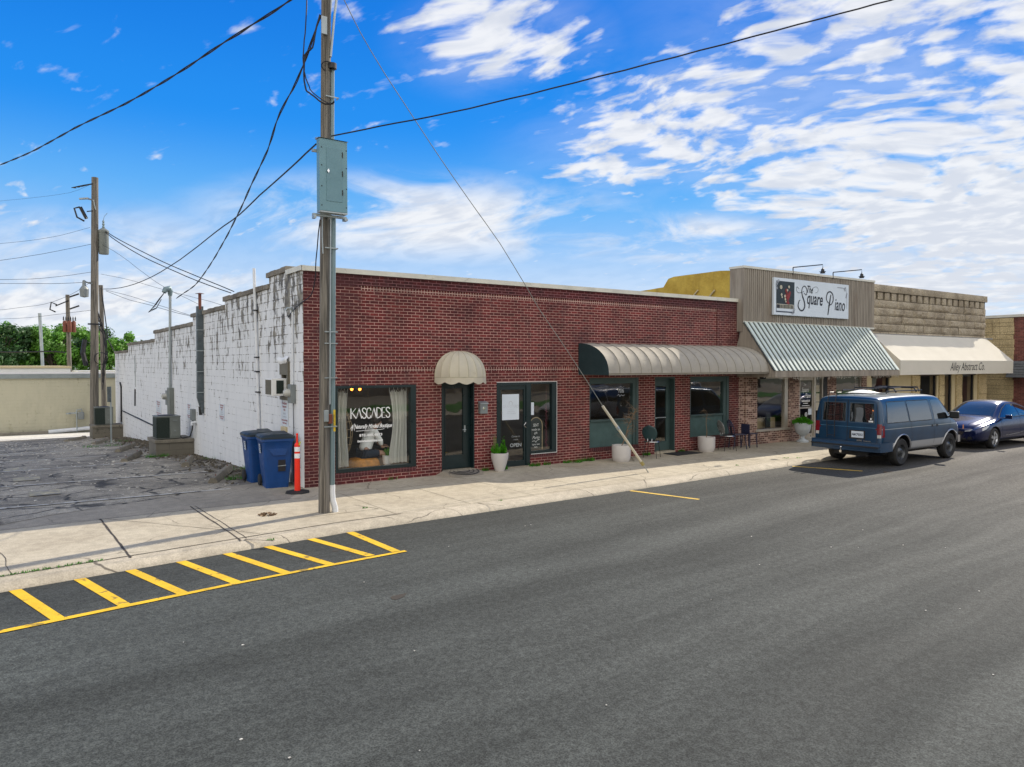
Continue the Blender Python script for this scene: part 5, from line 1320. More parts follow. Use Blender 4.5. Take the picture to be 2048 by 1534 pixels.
b = MB(); b.box(-.525, -.455, -2.84, -2.795, 1.56, 1.73); b.build('outlet_cover', 'rust', UP, bevel=.01)
b = MB(); b.box(-.422, -.385, -2.787, -2.782, 1.42, 1.80); b.build('warning_sticker', mat('yellow_sticker', (.75, .52, .03), .5), UP)
b = MB(); b.text('HIGH VOLTAGE', .03, (-.4035, -2.790, 1.61), tx=(0, 0, 1), ty=(-1, 0, 0)); b.build('sticker_lettering', 'ink', UP)
b = MB(); b.box(-.60, -.50, -2.815, -2.79, 8.25, 8.55); b.tube([(-.45, -2.72, 8.3), (-.40, -2.72, 8.9), (-.28, -2.72, 9.5), (-.12, -2.72, 10.5)], .028, 8); b.tube([(-.43, -2.78, 7.9), (-.35, -2.76, 8.6), (-.25, -2.74, 9.3), (-.05, -2.72, 10.5)], .022, 8); b.build('street_light_arm', 'galv', UP)
b = MB(); b.lathe([(.0, -.06), (.045, -.05), (.05, -.01), (.035, .0), (.045, .03), (.03, .06), (0, .065)], (-.42, -2.82, 9.45), 12); b.build('insulator', 'conduit', UP)
b = MB(); b.lathe([(.02, 0), (.075, .0), (.075, .09), (.02, .09)], (-.40, -2.78, 7.70), 14); b.tube([(-.50 + .10 * math.cos(k * .5), -2.80 - .03 * math.sin(k * .5), 7.72 + .07 * math.sin(k * .5)) for k in range(14)], .012, 5); b.build('cable_clamp', 'black', UP)
b = MB()
for k in range(9):
    random.seed(40 + k); p_ = Vector((-.66, -2.75, 9.35)); q_ = p_ + Vector((random.uniform(-.38, -.1), random.uniform(-.2, .1), random.uniform(-.1, .65)))
    b.tube([p_, (p_ + q_) / 2 + Vector((random.uniform(-.08, .08), 0, -.12)), q_, q_ + Vector((random.uniform(-.15, .1), 0, random.uniform(-.25, .15)))], .013, 5)
b.build('splice_cables', 'wire', UP)
EB = thing('electrical_panel', 'grey blue metal electrical panel box mounted high on the front utility pole', 'electrical box', (-.5, -3.0, 5.19), 0)
b = MB(); b.box(-.735, -.245, -3.05, -2.90, 5.19, 6.40); b.build('cabinet', 'cabinet', EB, bevel=.006)
b = MB(); b.box(-.62, -.34, -3.058, -3.0505, 5.36, 6.26); dr_ = b.build('door', mat('cabinet_door_enamel', (.125, .245, .285), .42, .1, var=.05, scale=2.5, coat=.1), EB, bevel=.003)
b = MB(); b.lathe([(0, -.03), (.02, -.03), (.024, 0)], (-.595, -3.058, 5.86), 12, 'Y'); b.box(-.60, -.585, -3.09, -3.08, 5.83, 5.89); b.build('latch', 'chrome', dr_)
b = MB()
for z_ in (5.28, 5.6, 5.95, 6.25):
    for x_ in (-.70, -.265): b.lathe([(0, -.006), (.009, -.006), (.011, 0)], (x_, -3.051, z_), 8, 'Y')
for z_ in (5.48, 5.80, 6.12): b.box(-.345, -.33, -3.068, -3.0585, z_, z_ + .09)
b.build('screws_and_hinges', 'dark_trim', EB)
b = MB(); b.prism([(-.75, -3.07, 6.405), (-.75, -2.88, 6.44), (-.75, -2.88, 6.405)], (.52, 0, 0)); b.build('rain_hood', 'galv', EB)
b = MB(); b.box(-.80, -.20, -2.90, -2.84, 5.12, 5.16); b.box(-.80, -.20, -2.90, -2.84, 6.20, 6.24); b.box(-.80, -.76, -2.95, -2.84, 5.07, 5.12); b.box(-.26, -.20, -2.95, -2.84, 5.08, 5.12); b.build('channel_bracket', 'galv', EB)
MB().box(-.735, -.245, -3.048, -2.9, 5.165, 5.188).build('bottom_plate', 'galv', EB)

# ================================================================== bins, delineator
def bin_(x, y, rz, label, tilt=0.):
    t_ = thing('wheeled_bin', label, 'trash bin', (x, y, lotz(y) + .01), rz, 'blue wheeled bins by the white wall')
    b = MB(); lv = [(0.0, .235, .26, .02), (.10, .24, .27, .0), (.62, .285, .325, .0), (.84, .30, .345, 0), (.98, .315, .365, 0), (1.0, .335, .385, 0), (1.05, .335, .385, 0)]
    rings = []
    def ring(hw, hd, z):
        r_ = .07; pts = []
        for cx_, cy_, a0 in ((hw - r_, hd - r_, 0), (-hw + r_, hd - r_, 90), (-hw + r_, -hd + r_, 180), (hw - r_, -hd + r_, 270)):
            for k in range(4): a = rad(a0 + 30 * k); pts.append((cx_ + r_ * math.cos(a), cy_ + r_ * math.sin(a), z))
        return pts
    vs = []
    for z_, hw, hd, _ in lv: vs += ring(hw, hd, z_)
    n = 16; b.add(vs, [(i * n + k, i * n + (k + 1) % n, (i + 1) * n + (k + 1) % n, (i + 1) * n + k) for i in range(len(lv) - 1) for k in range(n)] + [tuple(range(n))])
    b.prism([(-.20, -.335, .84), (.20, -.335, .84), (.14, -.345, .70), (-.10, -.345, .70)], (0, -.018, 0))
    b.box(-.27, -.16, -.34, -.30, .02, .60) if 0 else None
    b.build('body', 'navy_plastic', t_, smooth=40, world=False)
    b = MB(); vs = ring(.345, .395, 1.045) + ring(.345, .395, 1.085) + ring(.30, .33, 1.12) + ring(.12, .2, 1.145)
    b.add(vs, [(i * n + k, i * n + (k + 1) % n, (i + 1) * n + (k + 1) % n, (i + 1) * n + k) for i in range(3) for k in range(n)] + [tuple(range(n))[::-1], tuple(range(3 * n, 4 * n))])
    b.prism([(-.10, -.30, 1.115), (.24, -.30, 1.115), (.20, .05, 1.16), (-.04, .05, 1.16)], (0, 0, .02)); b.build('lid', 'bin_lid', t_, smooth=30, world=False)
    b = MB(); b.box(.0, .15, -.325, -.28, .36, .60); b.build('grip_recess', 'ink', t_, world=False); MB().tube([(-.01, -.326, .47), (.16, -.326, .48)], .009, 6).build('grip_bar', 'galv', t_, world=False)
    b = MB(); b.tube([(-.25, .385, .98), (-.25, .45, 1.0), (.25, .45, 1.0), (.25, .385, .98)], .016, 6); b.build('handle', 'navy_plastic', t_, world=False)
    for s_ in (-1, 1):
        b = MB(); b.lathe([(0, -.03), (.10, -.03), (.125, -.02), (.125, .02), (.10, .03), (0, .03)], (s_ * .27, .27, .125), 18, 'X'); b.build('wheel', 'rubber', t_, smooth=40, world=False)
    b = MB(); b.quad((-.318, -.14, .74), (-.334, -.14, .93), (-.334, .02, .93), (-.318, .02, .74)); b.build('label', 'sign_white', t_, world=False)
    b = MB()
    for k in range(4): z_ = .77 + .042 * k; xx = -.320 - (z_ - .74) * .084 - .003; b.quad((xx, -.125, z_), (xx, -.125, z_ + .016), (xx, .005 - .03 * (k % 2), z_ + .016), (xx, .005 - .03 * (k % 2), z_))
    b.build('label_lettering', 'navy_print', t_, world=False)
    b = MB(); b.text('8-0452', .045, (.02, -.318, .665), weight=.001); b.build('stamped_number', 'conduit', t_, world=False)
    return t_
bin_(-.42, .62, rad(-6), 'blue wheeled bin standing nearest the brick corner and orange post')
bin_(-.44, 1.75, rad(-2), 'blue wheeled bin partly hidden behind the front one')
t_ = thing('delineator_post', 'orange traffic delineator post with two white bands on a black rubber base', 'traffic post', (-.30, -.46, 0))
b = MB(); b.lathe([(.06, .03), (.058, .30), (.055, .62), (.055, .95), (.058, .96), (.040, 1.0), (.02, 1.02), (.018, 1.16), (.024, 1.18), (.02, 1.20), (0, 1.205)], (-.30, -.46, 0), 20); b.build('post', 'orange_plastic', t_, smooth=40)
for z_ in (.70, .835): MB().lathe([(.0565, z_), (.0565, z_ + .095)], (-.30, -.46, 0), 20).build('reflective_band', 'reflect_white', t_, smooth=60)
b = MB(); b.lathe([(0, .045), (.07, .045), (.09, .035), (.24, .03), (.25, 0)], (-.30, -.46, .0), 8); b.build('rubber_base', 'rubber', t_)
MB().obox((-.27, -.52, 1.0), (.012, 0, 0), (0, .012, 0), (.01, 0, .035)).build('tie', mat('yellow_green_tape', (.5, .5, .03), .6), t_)

# ================================================================== on the white wall (x = 0 plane, facing -X)
ty_, tz_ = (0, -1, 0), (0, 0, 1)
def meter(y, z, label, s=1.):
    t_ = thing('electric_meter', label, 'electric meter', (-.05, y, z), 0, 'electric meters on the white wall')
    MB().box(-.11 * s, -.002, y - .12 * s, y + .12 * s, z - .20 * s, z + .20 * s).build('box', 'meter_grey', t_, bevel=.008)
    MB().lathe([(0, -.13), (.06, -.12), (.085, -.08), (.09, 0)], (-.11 * s, y, z + .02), 18, 'X').build('dome', 'meter_glass', t_, smooth=60)
    return t_
meter(.62, 1.96, 'grey electric meter with glass dome on the white wall nearest the brick corner')
t_ = thing('service_conduit', 'thin conduit with small weatherhead running up the white wall near the brick corner', 'conduit', (-.03, .62, 2.1))
b = MB(); b.tube([(-.03, .62, 2.16), (-.03, .60, 3.72)], .020, 8); b.build('tube', 'pvc', t_); b = MB(); b.tube([(-.03, .60, 3.72), (-.06, .60, 3.80), (-.12, .64, 3.80), (-.16, .66, 3.74)], .028, 8); b.build('weatherhead', 'galv', t_)
b = MB(); b.tube([(-.03, .60, 1.76), (-.03, .58, 1.2), (-.025, .63, .8), (-.03, .60, .05)], .008, 5); b.build('ground_wire', 'wire', t_)
t_ = thing('white_vent_pipe', 'tall white pipe rising above the parapet of the white wall', 'pipe', (-.06, 3.2, 2))
b = MB(); b.tube([(-.05, 3.15, 1.0), (-.05, 3.35, 3.6), (-.05, 3.46, 4.95)], .036, 10); b.build('tube', 'pvc', t_)
b = MB(); [b.box(-.10, -.002, 3.15 + .083 * (z_ - 1) - .07, 3.15 + .083 * (z_ - 1) + .07, z_, z_ + .03) for z_ in (1.9, 2.4, 2.75, 3.9)]; b.build('strap', 'dark_trim', t_)
t_ = thing('window_air_conditioner', 'window air conditioner sticking out of a hole in the white wall', 'air conditioner', (-.2, 1.27, 1.9))
b = MB(); b.box(-.36, .12, 1.03, 1.51, 1.90, 2.28); b.build('case', 'white', t_, bevel=.012)
b = MB(); b.box(-.366, -.3605, 1.06, 1.48, 1.93, 2.25); [b.box(-.372, -.366, 1.06, 1.48, 1.94 + .03 * k, 1.952 + .03 * k) for k in range(11)]; b.build('rear_grille', 'brown_case', t_)
b = MB(); b.box(-.26, -.10, 1.024, 1.0295, 1.95, 2.24); [b.box(-.26, -.10, 1.018, 1.024, 1.96 + .03 * k, 1.97 + .03 * k) for k in range(9)]; b.build('side_grille', 'coil', t_)
t_ = thing('window_surround', 'brown board surround and lintel round the window air conditioner', 'frame', (0, 1.27, 2.2)); b = MB(); b.box(-.05, .10, .90, .99, 1.80, 2.66); b.box(-.03, .12, .99, 1.55, 2.36, 2.61); b.box(-.03, .12, .99, 1.55, 1.80, 1.875); b.box(.02, .2, 1.51, 1.55, 1.87, 2.36); b.build('boards', 'brown_case', t_)
b = MB(); b.grid(lambda u, v: (-.015 - .05 * math.sin(math.pi * v) - .01 * math.sin(u * 9), .92 + .70 * u, 2.60 + .16 * v + .02 * math.sin(u * 7)), 10, 5); b.build('foam_patch', 'white', t_, smooth=60)
def tow_sign(y0, y1, z0, z1, label, torn=False):
    t_ = thing('parking_sign', label, 'sign', (-.01, (y0 + y1) / 2, (z0 + z1) / 2), 0, 'parking signs on the white wall')
    MB().box(-.012, -.004, y0, y1, z0, z1).build('plate', 'sign_white', t_)
    h = z1 - z0; yc = (y0 + y1) / 2; wd = y1 - y0
    b = MB()
    for k, (s_, f) in enumerate((('This Space', .13), ('Reserved', .12), ('FOR', .10))): b.text(s_, h * f, (-.016, yc, z1 - h * (.14 + .13 * k)), tx=ty_, ty=tz_, sx=wd / h * 1.25, weight=.002)
    for k, s_ in enumerate(('Unauthorized Vehicles', 'Will Be Towed')): b.text(s_, h * .095, (-.016, yc, z1 - h * (.80 + .12 * k)), tx=ty_, ty=tz_, sx=wd / h * 1.0, weight=.002)
    b.build('red_lettering', 'red_ink', t_)
    b = MB(); b.text('Salon &', h * .10, (-.016, yc, z1 - h * .54), tx=ty_, ty=tz_, sx=wd / h * 1.3); b.text('Customers', h * .10, (-.016, yc, z1 - h * .66), tx=ty_, ty=tz_, sx=wd / h * 1.3); b.build('black_lettering', 'grey_ink', t_)
tow_sign(1.02, 1.50, 1.22, 1.78, 'white reserved parking sign directly below the window air conditioner')
tow_sign(6.75, 7.35, .98, 1.46, 'faded reserved parking sign on the bare wall left of the blue bins')
tow_sign(11.35, 12.0, .74, 1.26, 'faded reserved parking sign right of the nearer condenser unit')
tow_sign(17.1, 18.3, .46, 1.12, 'faded reserved parking sign above the left of the nearer condenser unit')
b = MB(); b.box(-.05, .02, 1.10, 1.44, .55, 1.2); o = b.build('blocked_vent', 'cream_trim', bevel=.01); tag(o, 'beige blanked-off panel on the white wall below the parking sign', 'panel')
t_ = thing('downpipe_duct', 'large slate grey square duct running down the white wall from the roof', 'duct', (-.1, 9.4, 3))
b = MB(); b.prism([(-.002, 9.32, 4.40), (-.19, 9.32, 4.40), (-.19, 9.38, 1.55), (-.11, 9.38, 1.25), (-.08, 9.38, 1.05), (-.002, 9.38, 1.05)], (0, .17, 0)); b.build('duct', 'dark_duct', t_, bevel=.006)
b = MB(); [b.box(-.20, -.002, 9.31, 9.57, z_, z_ + .025) for z_ in (1.7, 2.35, 3.0, 3.65)]; b.build('strap', 'galv', t_)
MB().tube([(-.10, 9.46, 1.26), (-.09, 9.46, 1.0)], .055, 10).build('pipe_end', 'black', t_)
t_ = thing('rusty_flue', 'short rusty flue with flat cap above the slate grey duct', 'flue', (-.05, 9.5, 4.5)); MB().tube([(-.10, 9.35, 4.30), (-.10, 9.35, 4.78)], .048, 10).build('tube', 'rust', t_); MB().lathe([(0, 4.82), (.14, 4.79), (.0, 4.80)], (-.10, 9.35, 0), 12).build('cap', 'rust', t_)
t_ = thing('service_mast', 'grey service mast with hooded weatherhead rising from the meter box on the white wall', 'service mast', (-.08, 14.6, 1))
b = MB(); b.tube([(-.07, 14.75, 1.45), (-.07, 14.6, 3.8), (-.07, 14.5, 5.15)], .050, 10); b.build('tube', 'galv', t_)
b = MB(); b.tube([(-.07, 14.5, 5.12), (-.07, 14.5, 5.28), (-.12, 14.45, 5.38), (-.24, 14.40, 5.34), (-.30, 14.38, 5.22)], [.07, .10, .11, .10, .08], 10); b.build('weatherhead', 'conduit', t_, smooth=60)
b = MB(); [b.tube([(-.28, 14.38, 5.22), (-.5 - .05 * k, 14.2, 4.95 - .1 * k), (-.72 - .07 * k, 14.1, 4.62 - .08 * k), (-.62, 14.0, 4.60), (-.42, 14.2, 4.95)], .014, 5) for k in range(3)]; b.build('drip_loop', 'wire', t_)
t_ = thing('electric_meter', 'tall grey meter box with round meter at the foot of the service mast', 'electric meter', (-.05, 14.9, 1.1), 0, 'electric meters on the white wall')
MB().box(-.16, -.002, 14.35, 14.85, .60, 1.72).build('box', 'ac_case', t_, bevel=.01); MB().box(-.14, -.002, 15.0, 15.35, 1.05, 1.6).build('socket', 'meter_grey', t_, bevel=.01); MB().lathe([(0, -.16), (.11, -.13), (.13, 0)], (-.14, 15.18, 1.38), 16, 'X').build('dome', 'meter_glass', t_, smooth=60)
t_ = thing('disconnect_box', 'small grey disconnect box with cable on the wall beside the nearer condenser unit', 'electrical box', (-.05, 10.85, .8)); MB().box(-.12, -.002, 10.62, 10.95, .75, 1.12).build('box', 'meter_grey', t_, bevel=.01)
b = MB(); b.tube([(-.08, 10.7, .75), (-.10, 10.7, .45), (-.16, 10.75, .22), (-.34, 10.95, .16), (-.45, 11.1, .24)], .022, 6); b.build('cable', 'black', t_)
MB().tube([(-.002, 10.55, .70), (-.14, 10.55, .68), (-.14, 10.55, .60)], .05, 8).build('pipe_elbow', 'pvc', t_)
t_ = thing('conduit_run', 'black conduit running along the white wall between the condenser units', 'conduit', (-.03, 20, 0)); b = MB(); b.tube([(-.03, 16.0, -.02), (-.03, 28.7, .12)], .03, 6); b.tube([(-.04, 29.2, -.5), (-.04, 29.1, 1.4), (-.10, 29.0, 1.62)], .04, 6); b.tube([(-.04, 24.0, 1.4), (-.04, 24.1, .6)], .03, 6); b.build('tube', 'wire', t_)
o = MB().tube([(-.01, 24.0, 1.5), (-.03, 24.05, 3.0)], .02, 5).build('wall_cable', 'galv'); tag(o, 'thin grey cable hanging down the far part of the white wall', 'cable')

# condenser units on block plinths
def plinth(x0, x1, y0, y1, z0, z1, label):
    t_ = thing('block_plinth', label, 'plinth', ((x0 + x1) / 2, (y0 + y1) / 2, z0), 0, 'block plinths along the white wall')
    MB().box(x0, x1, y0, y1, z0 - .15, z1 - .11).build('block_base', 'old_conc' if 0 else 'grey_block', t_, bevel=.01)
    MB().box(x0 - .04, x1, y0 - .04, y1 + .04, z1 - .108, z1).build('slab', 'old_conc', t_, bevel=.012)
def condenser(x0, x1, y0, y1, z0, z1, label):
    t_ = thing('condenser_unit', label, 'air conditioner', ((x0 + x1) / 2, (y0 + y1) / 2, z0), 0, 'condenser units on plinths')
    xm = x0 + (x1 - x0) * .54
    MB().box(x0 + .012, x1, y0 + .012, y1, z0 + .02, z1 - .03).build('case', 'ac_case', t_, bevel=.012)
    b = MB(); b.box(x0, xm, y0, y0 + .012, z0 + .05, z1 - .05); b.box(x0, x0 + .012, y0, y1 - .05, z0 + .05, z1 - .05)
    n_ = 20
    for k in range(n_): z_ = z0 + .06 + (z1 - z0 - .13) * k / n_; b.box(x0 - .008, xm - .004, y0 - .008, y0, z_, z_ + .008); b.box(x0 - .008, x0, y0, y1 - .05, z_, z_ + .008)
    b.build('coil_guard', 'coil', t_)
    MB().box(x0 - .01, x1 + .01, y0 - .01, y1 + .01, z1 - .03, z1).build('top_cover', 'ac_case', t_, bevel=.01)
    b = MB(); cx_, cy_ = (x0 + x1) / 2, (y0 + y1) / 2; b.lathe([(0, z1 + .03), (.25, z1 + .02), (.27, z1 + .001)], (cx_, cy_, 0), 18); b.build('fan_grille', 'dark_trim', t_)
    b = MB(); b.box(xm + .03, x1 - .02, y0 - .012, y0 + .012, z0 + .08, z0 + (z1 - z0) * .5); b.build('service_panel', 'ac_case', t_, bevel=.004)
    b = MB(); b.lathe([(0, -.01), (.03, -.01), (.03, 0)], (xm + .16, y0 - .013, z0 + .28), 10, 'Y'); b.box(xm + .10, xm + .24, y0 - .015, y0 + .01, z1 - .16, z1 - .13); b.build('valve_cover', 'meter_grey', t_)
plinth(-1.16, -.004, 10.92, 12.35, -.50, .14, 'mossy block plinth carrying the nearer condenser unit')
condenser(-1.12, -.40, 11.0, 11.8, .14, .90, 'nearer grey condenser unit with dark coil guard on its plinth')
plinth(-1.42, -.004, 28.85, 30.2, -1.35, -.62, 'block plinth at the far end of the white wall')
condenser(-1.28, -.44, 28.95, 29.8, -.62, .33, 'farther condenser unit beside the tall back utility pole')
t_ = thing('sign_post', 'thin steel post with a sign seen edge-on near the far condenser unit', 'sign post', (-1.36, 21.2, -.85)); MB().box(-1.39, -1.33, 21.17, 21.23, -.9, 1.62).build('post', 'galv', t_); MB().box(-1.50, -1.36, 21.10, 21.16, .95, 1.62).build('sign_plate', 'dark_duct', t_)

# concrete wheel stops, some broken loose
def stop(x, y, ang, L_, label, roll=0.):
    t_ = thing('wheel_stop', label, 'wheel stop', (x, y, lotz(y) + .03), ang, 'concrete wheel stops in the lot'); random.seed(int(abs(x * y) * 100))
    b = MB(); n = 12; vs = []
    for i in range(n + 1):
        X_ = -L_ / 2 + L_ * i / n; j = lambda: random.uniform(-.012, .012)
        vs += [(X_, -.11 + j(), 0), (X_, -.085 + j(), .09 + j()), (X_, -.04 + j(), .135 + j()), (X_, .04 + j(), .135 + j()), (X_, .085 + j(), .09 + j()), (X_, .11 + j(), 0)]
    b.add(vs, [(i * 6 + k, i * 6 + k + 1, (i + 1) * 6 + k + 1, (i + 1) * 6 + k) for i in range(n) for k in range(5)] + [tuple(range(6)), tuple(range(n * 6, n * 6 + 6))]); b.build('block', 'old_conc', t_, smooth=30, world=False)
    b = MB(); [b.cyl((s_ * L_ * .36, 0, .13), (s_ * L_ * .36, 0, .165), .012, 6) for s_ in (-1, 1)]; b.build('steel_pin', 'rust', t_, world=False)
stop(-.93, 3.15, rad(68), 2.3, 'broken concrete wheel stop nearest the blue bins')
stop(-.95, 7.0, rad(75), 1.7, 'short concrete wheel stop between the blue bins and the nearer plinth')
stop(-1.90, 10.6, rad(72), 2.3, 'concrete wheel stop just left of the nearer plinth')
stop(-1.50, 15.3, rad(70), 2.3, 'concrete wheel stop behind the nearer plinth')
stop(-1.75, 21.5, rad(72), 2.4, 'concrete wheel stop at the foot of the thin sign post')
stop(-2.3, 27.0, rad(60), 1.8, 'farthest concrete wheel stop near the back plinth')
# debris and weeds along the wall
b = MB(); random.seed(77)
for i in range(1500):
    y = random.uniform(1.6, 28); x = -abs(random.gauss(0, .5)) - .02; s_ = random.uniform(.008, .034) * (1 + y * .03)
    if x < -1.6: continue
    r_ = Euler((random.uniform(-.5, .5), random.uniform(-.5, .5), random.uniform(0, 3))).to_matrix()
    b.obox((x, y, lotz(y) + .02 + s_ * .2), r_ @ Vector((s_, 0, 0)), r_ @ Vector((0, s_ * .7, 0)), r_ @ Vector((0, 0, s_ * .35)))
o = b.build('rubble', mat('brown_rubble', (.10, .085, .062), .95, var=.4, scale=1.5, coord='POS')); o['kind'] = 'stuff'; tag(o, 'loose broken rubble and dirt along the foot of the white wall', 'rubble')
def weeds(name, spots, label, seed, m_='grass_leaf', h=.10):
    b = MB(); random.seed(seed)
    for (x, y, z, r_, n_) in spots:
        for i in range(n_):
            a = random.uniform(0, 6.28); q = random.random() ** .5 * r_; p_ = Vector((x + q * math.cos(a), y + q * math.sin(a) * .5, z)); hh = h * random.uniform(.4, 1.2)
            d_ = Vector((random.uniform(-.5, .5), random.uniform(-.5, .5), 1)) * hh; s_ = Vector((math.cos(a), math.sin(a), 0)) * random.uniform(.003, .008)
            b.add([p_ - s_, p_ + s_, p_ + d_], [(0, 1, 2)])
    o = b.build(name, m_); o['kind'] = 'stuff'; tag(o, label, 'weeds')
weeds('weeds', [(5.95, -.06, 0, .16, 140), (6.35, -.05, 0, .12, 70), (7.2, -.07, 0, .34, 260), (7.75, -.06, 0, .2, 180), (8.9, -.06, 0, .16, 120), (9.9, -.06, 0, .14, 140), (11.35, -.05, 0, .12, 90), (4.95, -.10, 0, .14, 130), (4.45, -.05, 0, .1, 60), (2.0, -.03, 0, .1, 20)], 'green weeds growing along the foot of the brick front', 5)
weeds('lot_weeds', [(-.75, 2.4, lotz(2.4), .25, 160), (-.2, 4.5, lotz(4.5), .3, 90), (-1.15, 10.7, lotz(10.7), .35, 260), (-1.2, 22, lotz(22), .9, 160), (-2.0, 18, lotz(18), .7, 120), (-.1, 8.0, lotz(8), .3, 60)], 'dry green weeds in the cracks of the parking lot', 6, h=.13)
weeds('moss_strip', [(x_, kerby(x_) + .37, .004, .10, 26) for x_ in [-5.4 + .12 * i for i in range(11)]] + [(-1.95, -4.22, 0, .06, 50), (.18, -2.75, 0, .05, 26), (2.6, -3.52, 0, .05, 12), (10.3, -2.9, 0, .06, 24), (12.6, -2.7, 0, .12, 30), (12.9, -2.9, 0, .12, 30)], 'thin strip of green moss and grass in the kerb joint', 7, h=.03)
b = MB(); random.seed(5); leafclump(b, (-1.45, -2.35, .0), 60, .12, .03, .06, .02, 3, .1); o = b.build('dry_leaves', 'dry'); o['kind'] = 'stuff'; tag(o, 'small heap of dry brown leaves on the pavement left of the pole', 'leaves')

b = MB(); random.seed(123)
for i in range(420):
    x = random.uniform(-5.6, -.9); y = random.uniform(1.2, 26); s_ = random.uniform(.006, .02) * (1 + y * .03)
    b.obox((x, y, lotz(y) + .022 + s_ * .2), (s_, s_ * .4, 0), (-s_ * .3, s_ * .6, 0), (0, 0, s_ * .35))
o = b.build('lot_gravel', 'pale_conc'); o['kind'] = 'stuff'; tag(o, 'loose stone chips scattered over the cracked parking lot', 'gravel')

# ================================================================== back of the lot
BW = thing('beige_block_building', 'low beige painted block building with grey metal roof edge behind the lot', 'building', (-3, 38, -1.7))
YB = 38.2
MB().box(-40, 9, YB, YB + 12, -2.6, 1.72).build('wall', 'beige_block', BW)
MB().box(-40.1, 9.1, YB - .12, YB + 12, 1.722, 1.98).build('metal_fascia', 'dark_duct' if 0 else mat('grey_green_fascia', (.22, .25, .25), .5, .2, coord='POS'), BW)
b = MB(); b.box(-40, 9, YB + .2, YB + 11.8, 1.98, 2.0); b.build('roof', 'roof', BW)
o = MB().tube([(-40, YB - .2, -1.66), (-3.0, YB - .2, -1.62)], .13, 10).build('gutter_pipe', 'old_conc'); tag(o, 'mossy concrete edging along the foot of the beige building', 'edging')
o = MB().tube([(-3.0, YB - .2, -1.55), (-.8, YB - .2, -1.42)], .12, 10).build('white_drain_pipe', 'pvc'); tag(o, 'white plastic drain pipe lying along the foot of the beige building', 'pipe')
t_ = thing('gas_meter', 'grey gas meter with pipes at the right end of the beige wall', 'gas meter', (-1.4, YB - .3, -1.2)); MB().box(-1.45, -1.10, YB - .45, YB - .15, -.85, -.40).build('meter_body', 'meter_grey', t_, bevel=.05)
b = MB(); b.tube([(-1.5, YB - .3, -1.6), (-1.5, YB - .3, -.25), (-1.25, YB - .3, -.2), (-1.2, YB - .3, -.4)], .035, 6); b.tube([(-1.9, YB - .3, -.45), (-1.5, YB - .3, -.45)], .05, 6); b.lathe([(0, 0), (.13, 0), (.13, .08), (0, .08)], (-1.95, YB - .3, -.5), 12); b.build('pipes', 'galv', t_)
WB = thing('white_flat_building', 'long white flat-roofed building just showing above the beige one', 'building', (-6, 52, 0))
MB().box(-40, -.9, 52, 66, -2, 2.28).build('wall', 'white', WB); MB().box(-40.1, -.85, 51.9, 66, 2.28, 2.44).build('roof_edge', 'cream_trim', WB)
WB2 = thing('distant_shed', 'pale shed roof showing right of the back utility poles', 'shed', (4, 60, 0)); MB().box(.2, 12, 58, 66, -2, 1.85).build('wall', 'white', WB2); MB().box(.1, 12.1, 57.9, 66, 1.85, 2.0).build('roof', 'white_metal', WB2)
# lit alley surface
g = MB(); g.add([(x, y, lotz(y) + .03) for x in (-45, -20, -8, -.0) for y in (31.0, 34, 37.99)], [(0, 3, 4, 1), (1, 4, 5, 2), (3, 6, 7, 4), (4, 7, 8, 5), (6, 9, 10, 7), (7, 10, 11, 8)])
g.build('alley', 'pale_conc', kind='structure')

def back_pole(x, y, z0, z1, r0, r1, label, lean=0., m_='pole', name='utility_pole', cat='utility pole', group='wooden utility poles'):
    t_ = thing(name, label, cat, (x, y, z0), 0, group)
    MB().tube([(x + lean * k / 6, y, z0 + (z1 - z0) * k / 6) for k in range(7)], [r0 + (r1 - r0) * k / 6 for k in range(7)], 14).build('pole_shaft', m_, t_, smooth=50)
    return t_
P1 = back_pole(-1.20, 30.6, -1.6, 12.65, .215, .165, 'tall wooden utility pole with transformer behind the white wall', .22)
b = MB(); tx_, ty2 = -.62, 30.5
b.lathe([(0, 8.55), (.23, 8.55), (.25, 8.65), (.25, 9.7), (.27, 9.72), (.27, 9.82), (.1, 9.95), (0, 9.97)], (tx_, ty2, 0), 18); b.build('transformer', 'ac_case', P1, smooth=35)
b = MB(); b.lathe([(.05, 9.95), (.07, 10.0), (.04, 10.1), (.07, 10.15), (.04, 10.25), (.06, 10.3), (.02, 10.4)], (tx_, ty2, 0), 8); b.tube([(tx_, ty2, 10.4), (tx_ + .05, ty2, 10.6), (tx_ + .2, ty2, 10.8)], .015, 4); b.build('bushing', 'conduit', P1)
b = MB(); b.tube([(-1.05, 30.5, 12.3), (-1.55, 30.4, 12.1), (-2.1, 30.3, 11.9)], [.03, .045, .02], 6); [b.lathe([(.0, -.03), (.11, 0), (0, .03)], (-1.35 - .15 * k, 30.45, 12.18 - .06 * k), 8) for k in range(5)]; b.build('strain_insulator', 'black', P1)
b = MB(); b.tube([(-1.1, 30.5, 11.4), (-1.35, 30.4, 11.45), (-1.75, 30.4, 11.38)], [.03, .06, .05], 8); b.tube([(-1.0, 30.4, 10.9), (-1.1, 30.3, 11.4)], .03, 6); b.build('arrester', 'galv', P1)
b = MB(); b.tube([(-1.72, 30.4, 10.95), (-1.98, 30.4, 10.85), (-1.86, 30.4, 10.40), (-1.52, 30.4, 10.22)], .045, 6); b.tube([(-1.70, 30.4, 10.95), (-1.42, 30.4, 10.36)], .085, 6); b.tube([(-1.4, 30.4, 10.75), (-1.05, 30.5, 10.85)], .03, 5); b.build('fuse_cutout', 'black', P1)
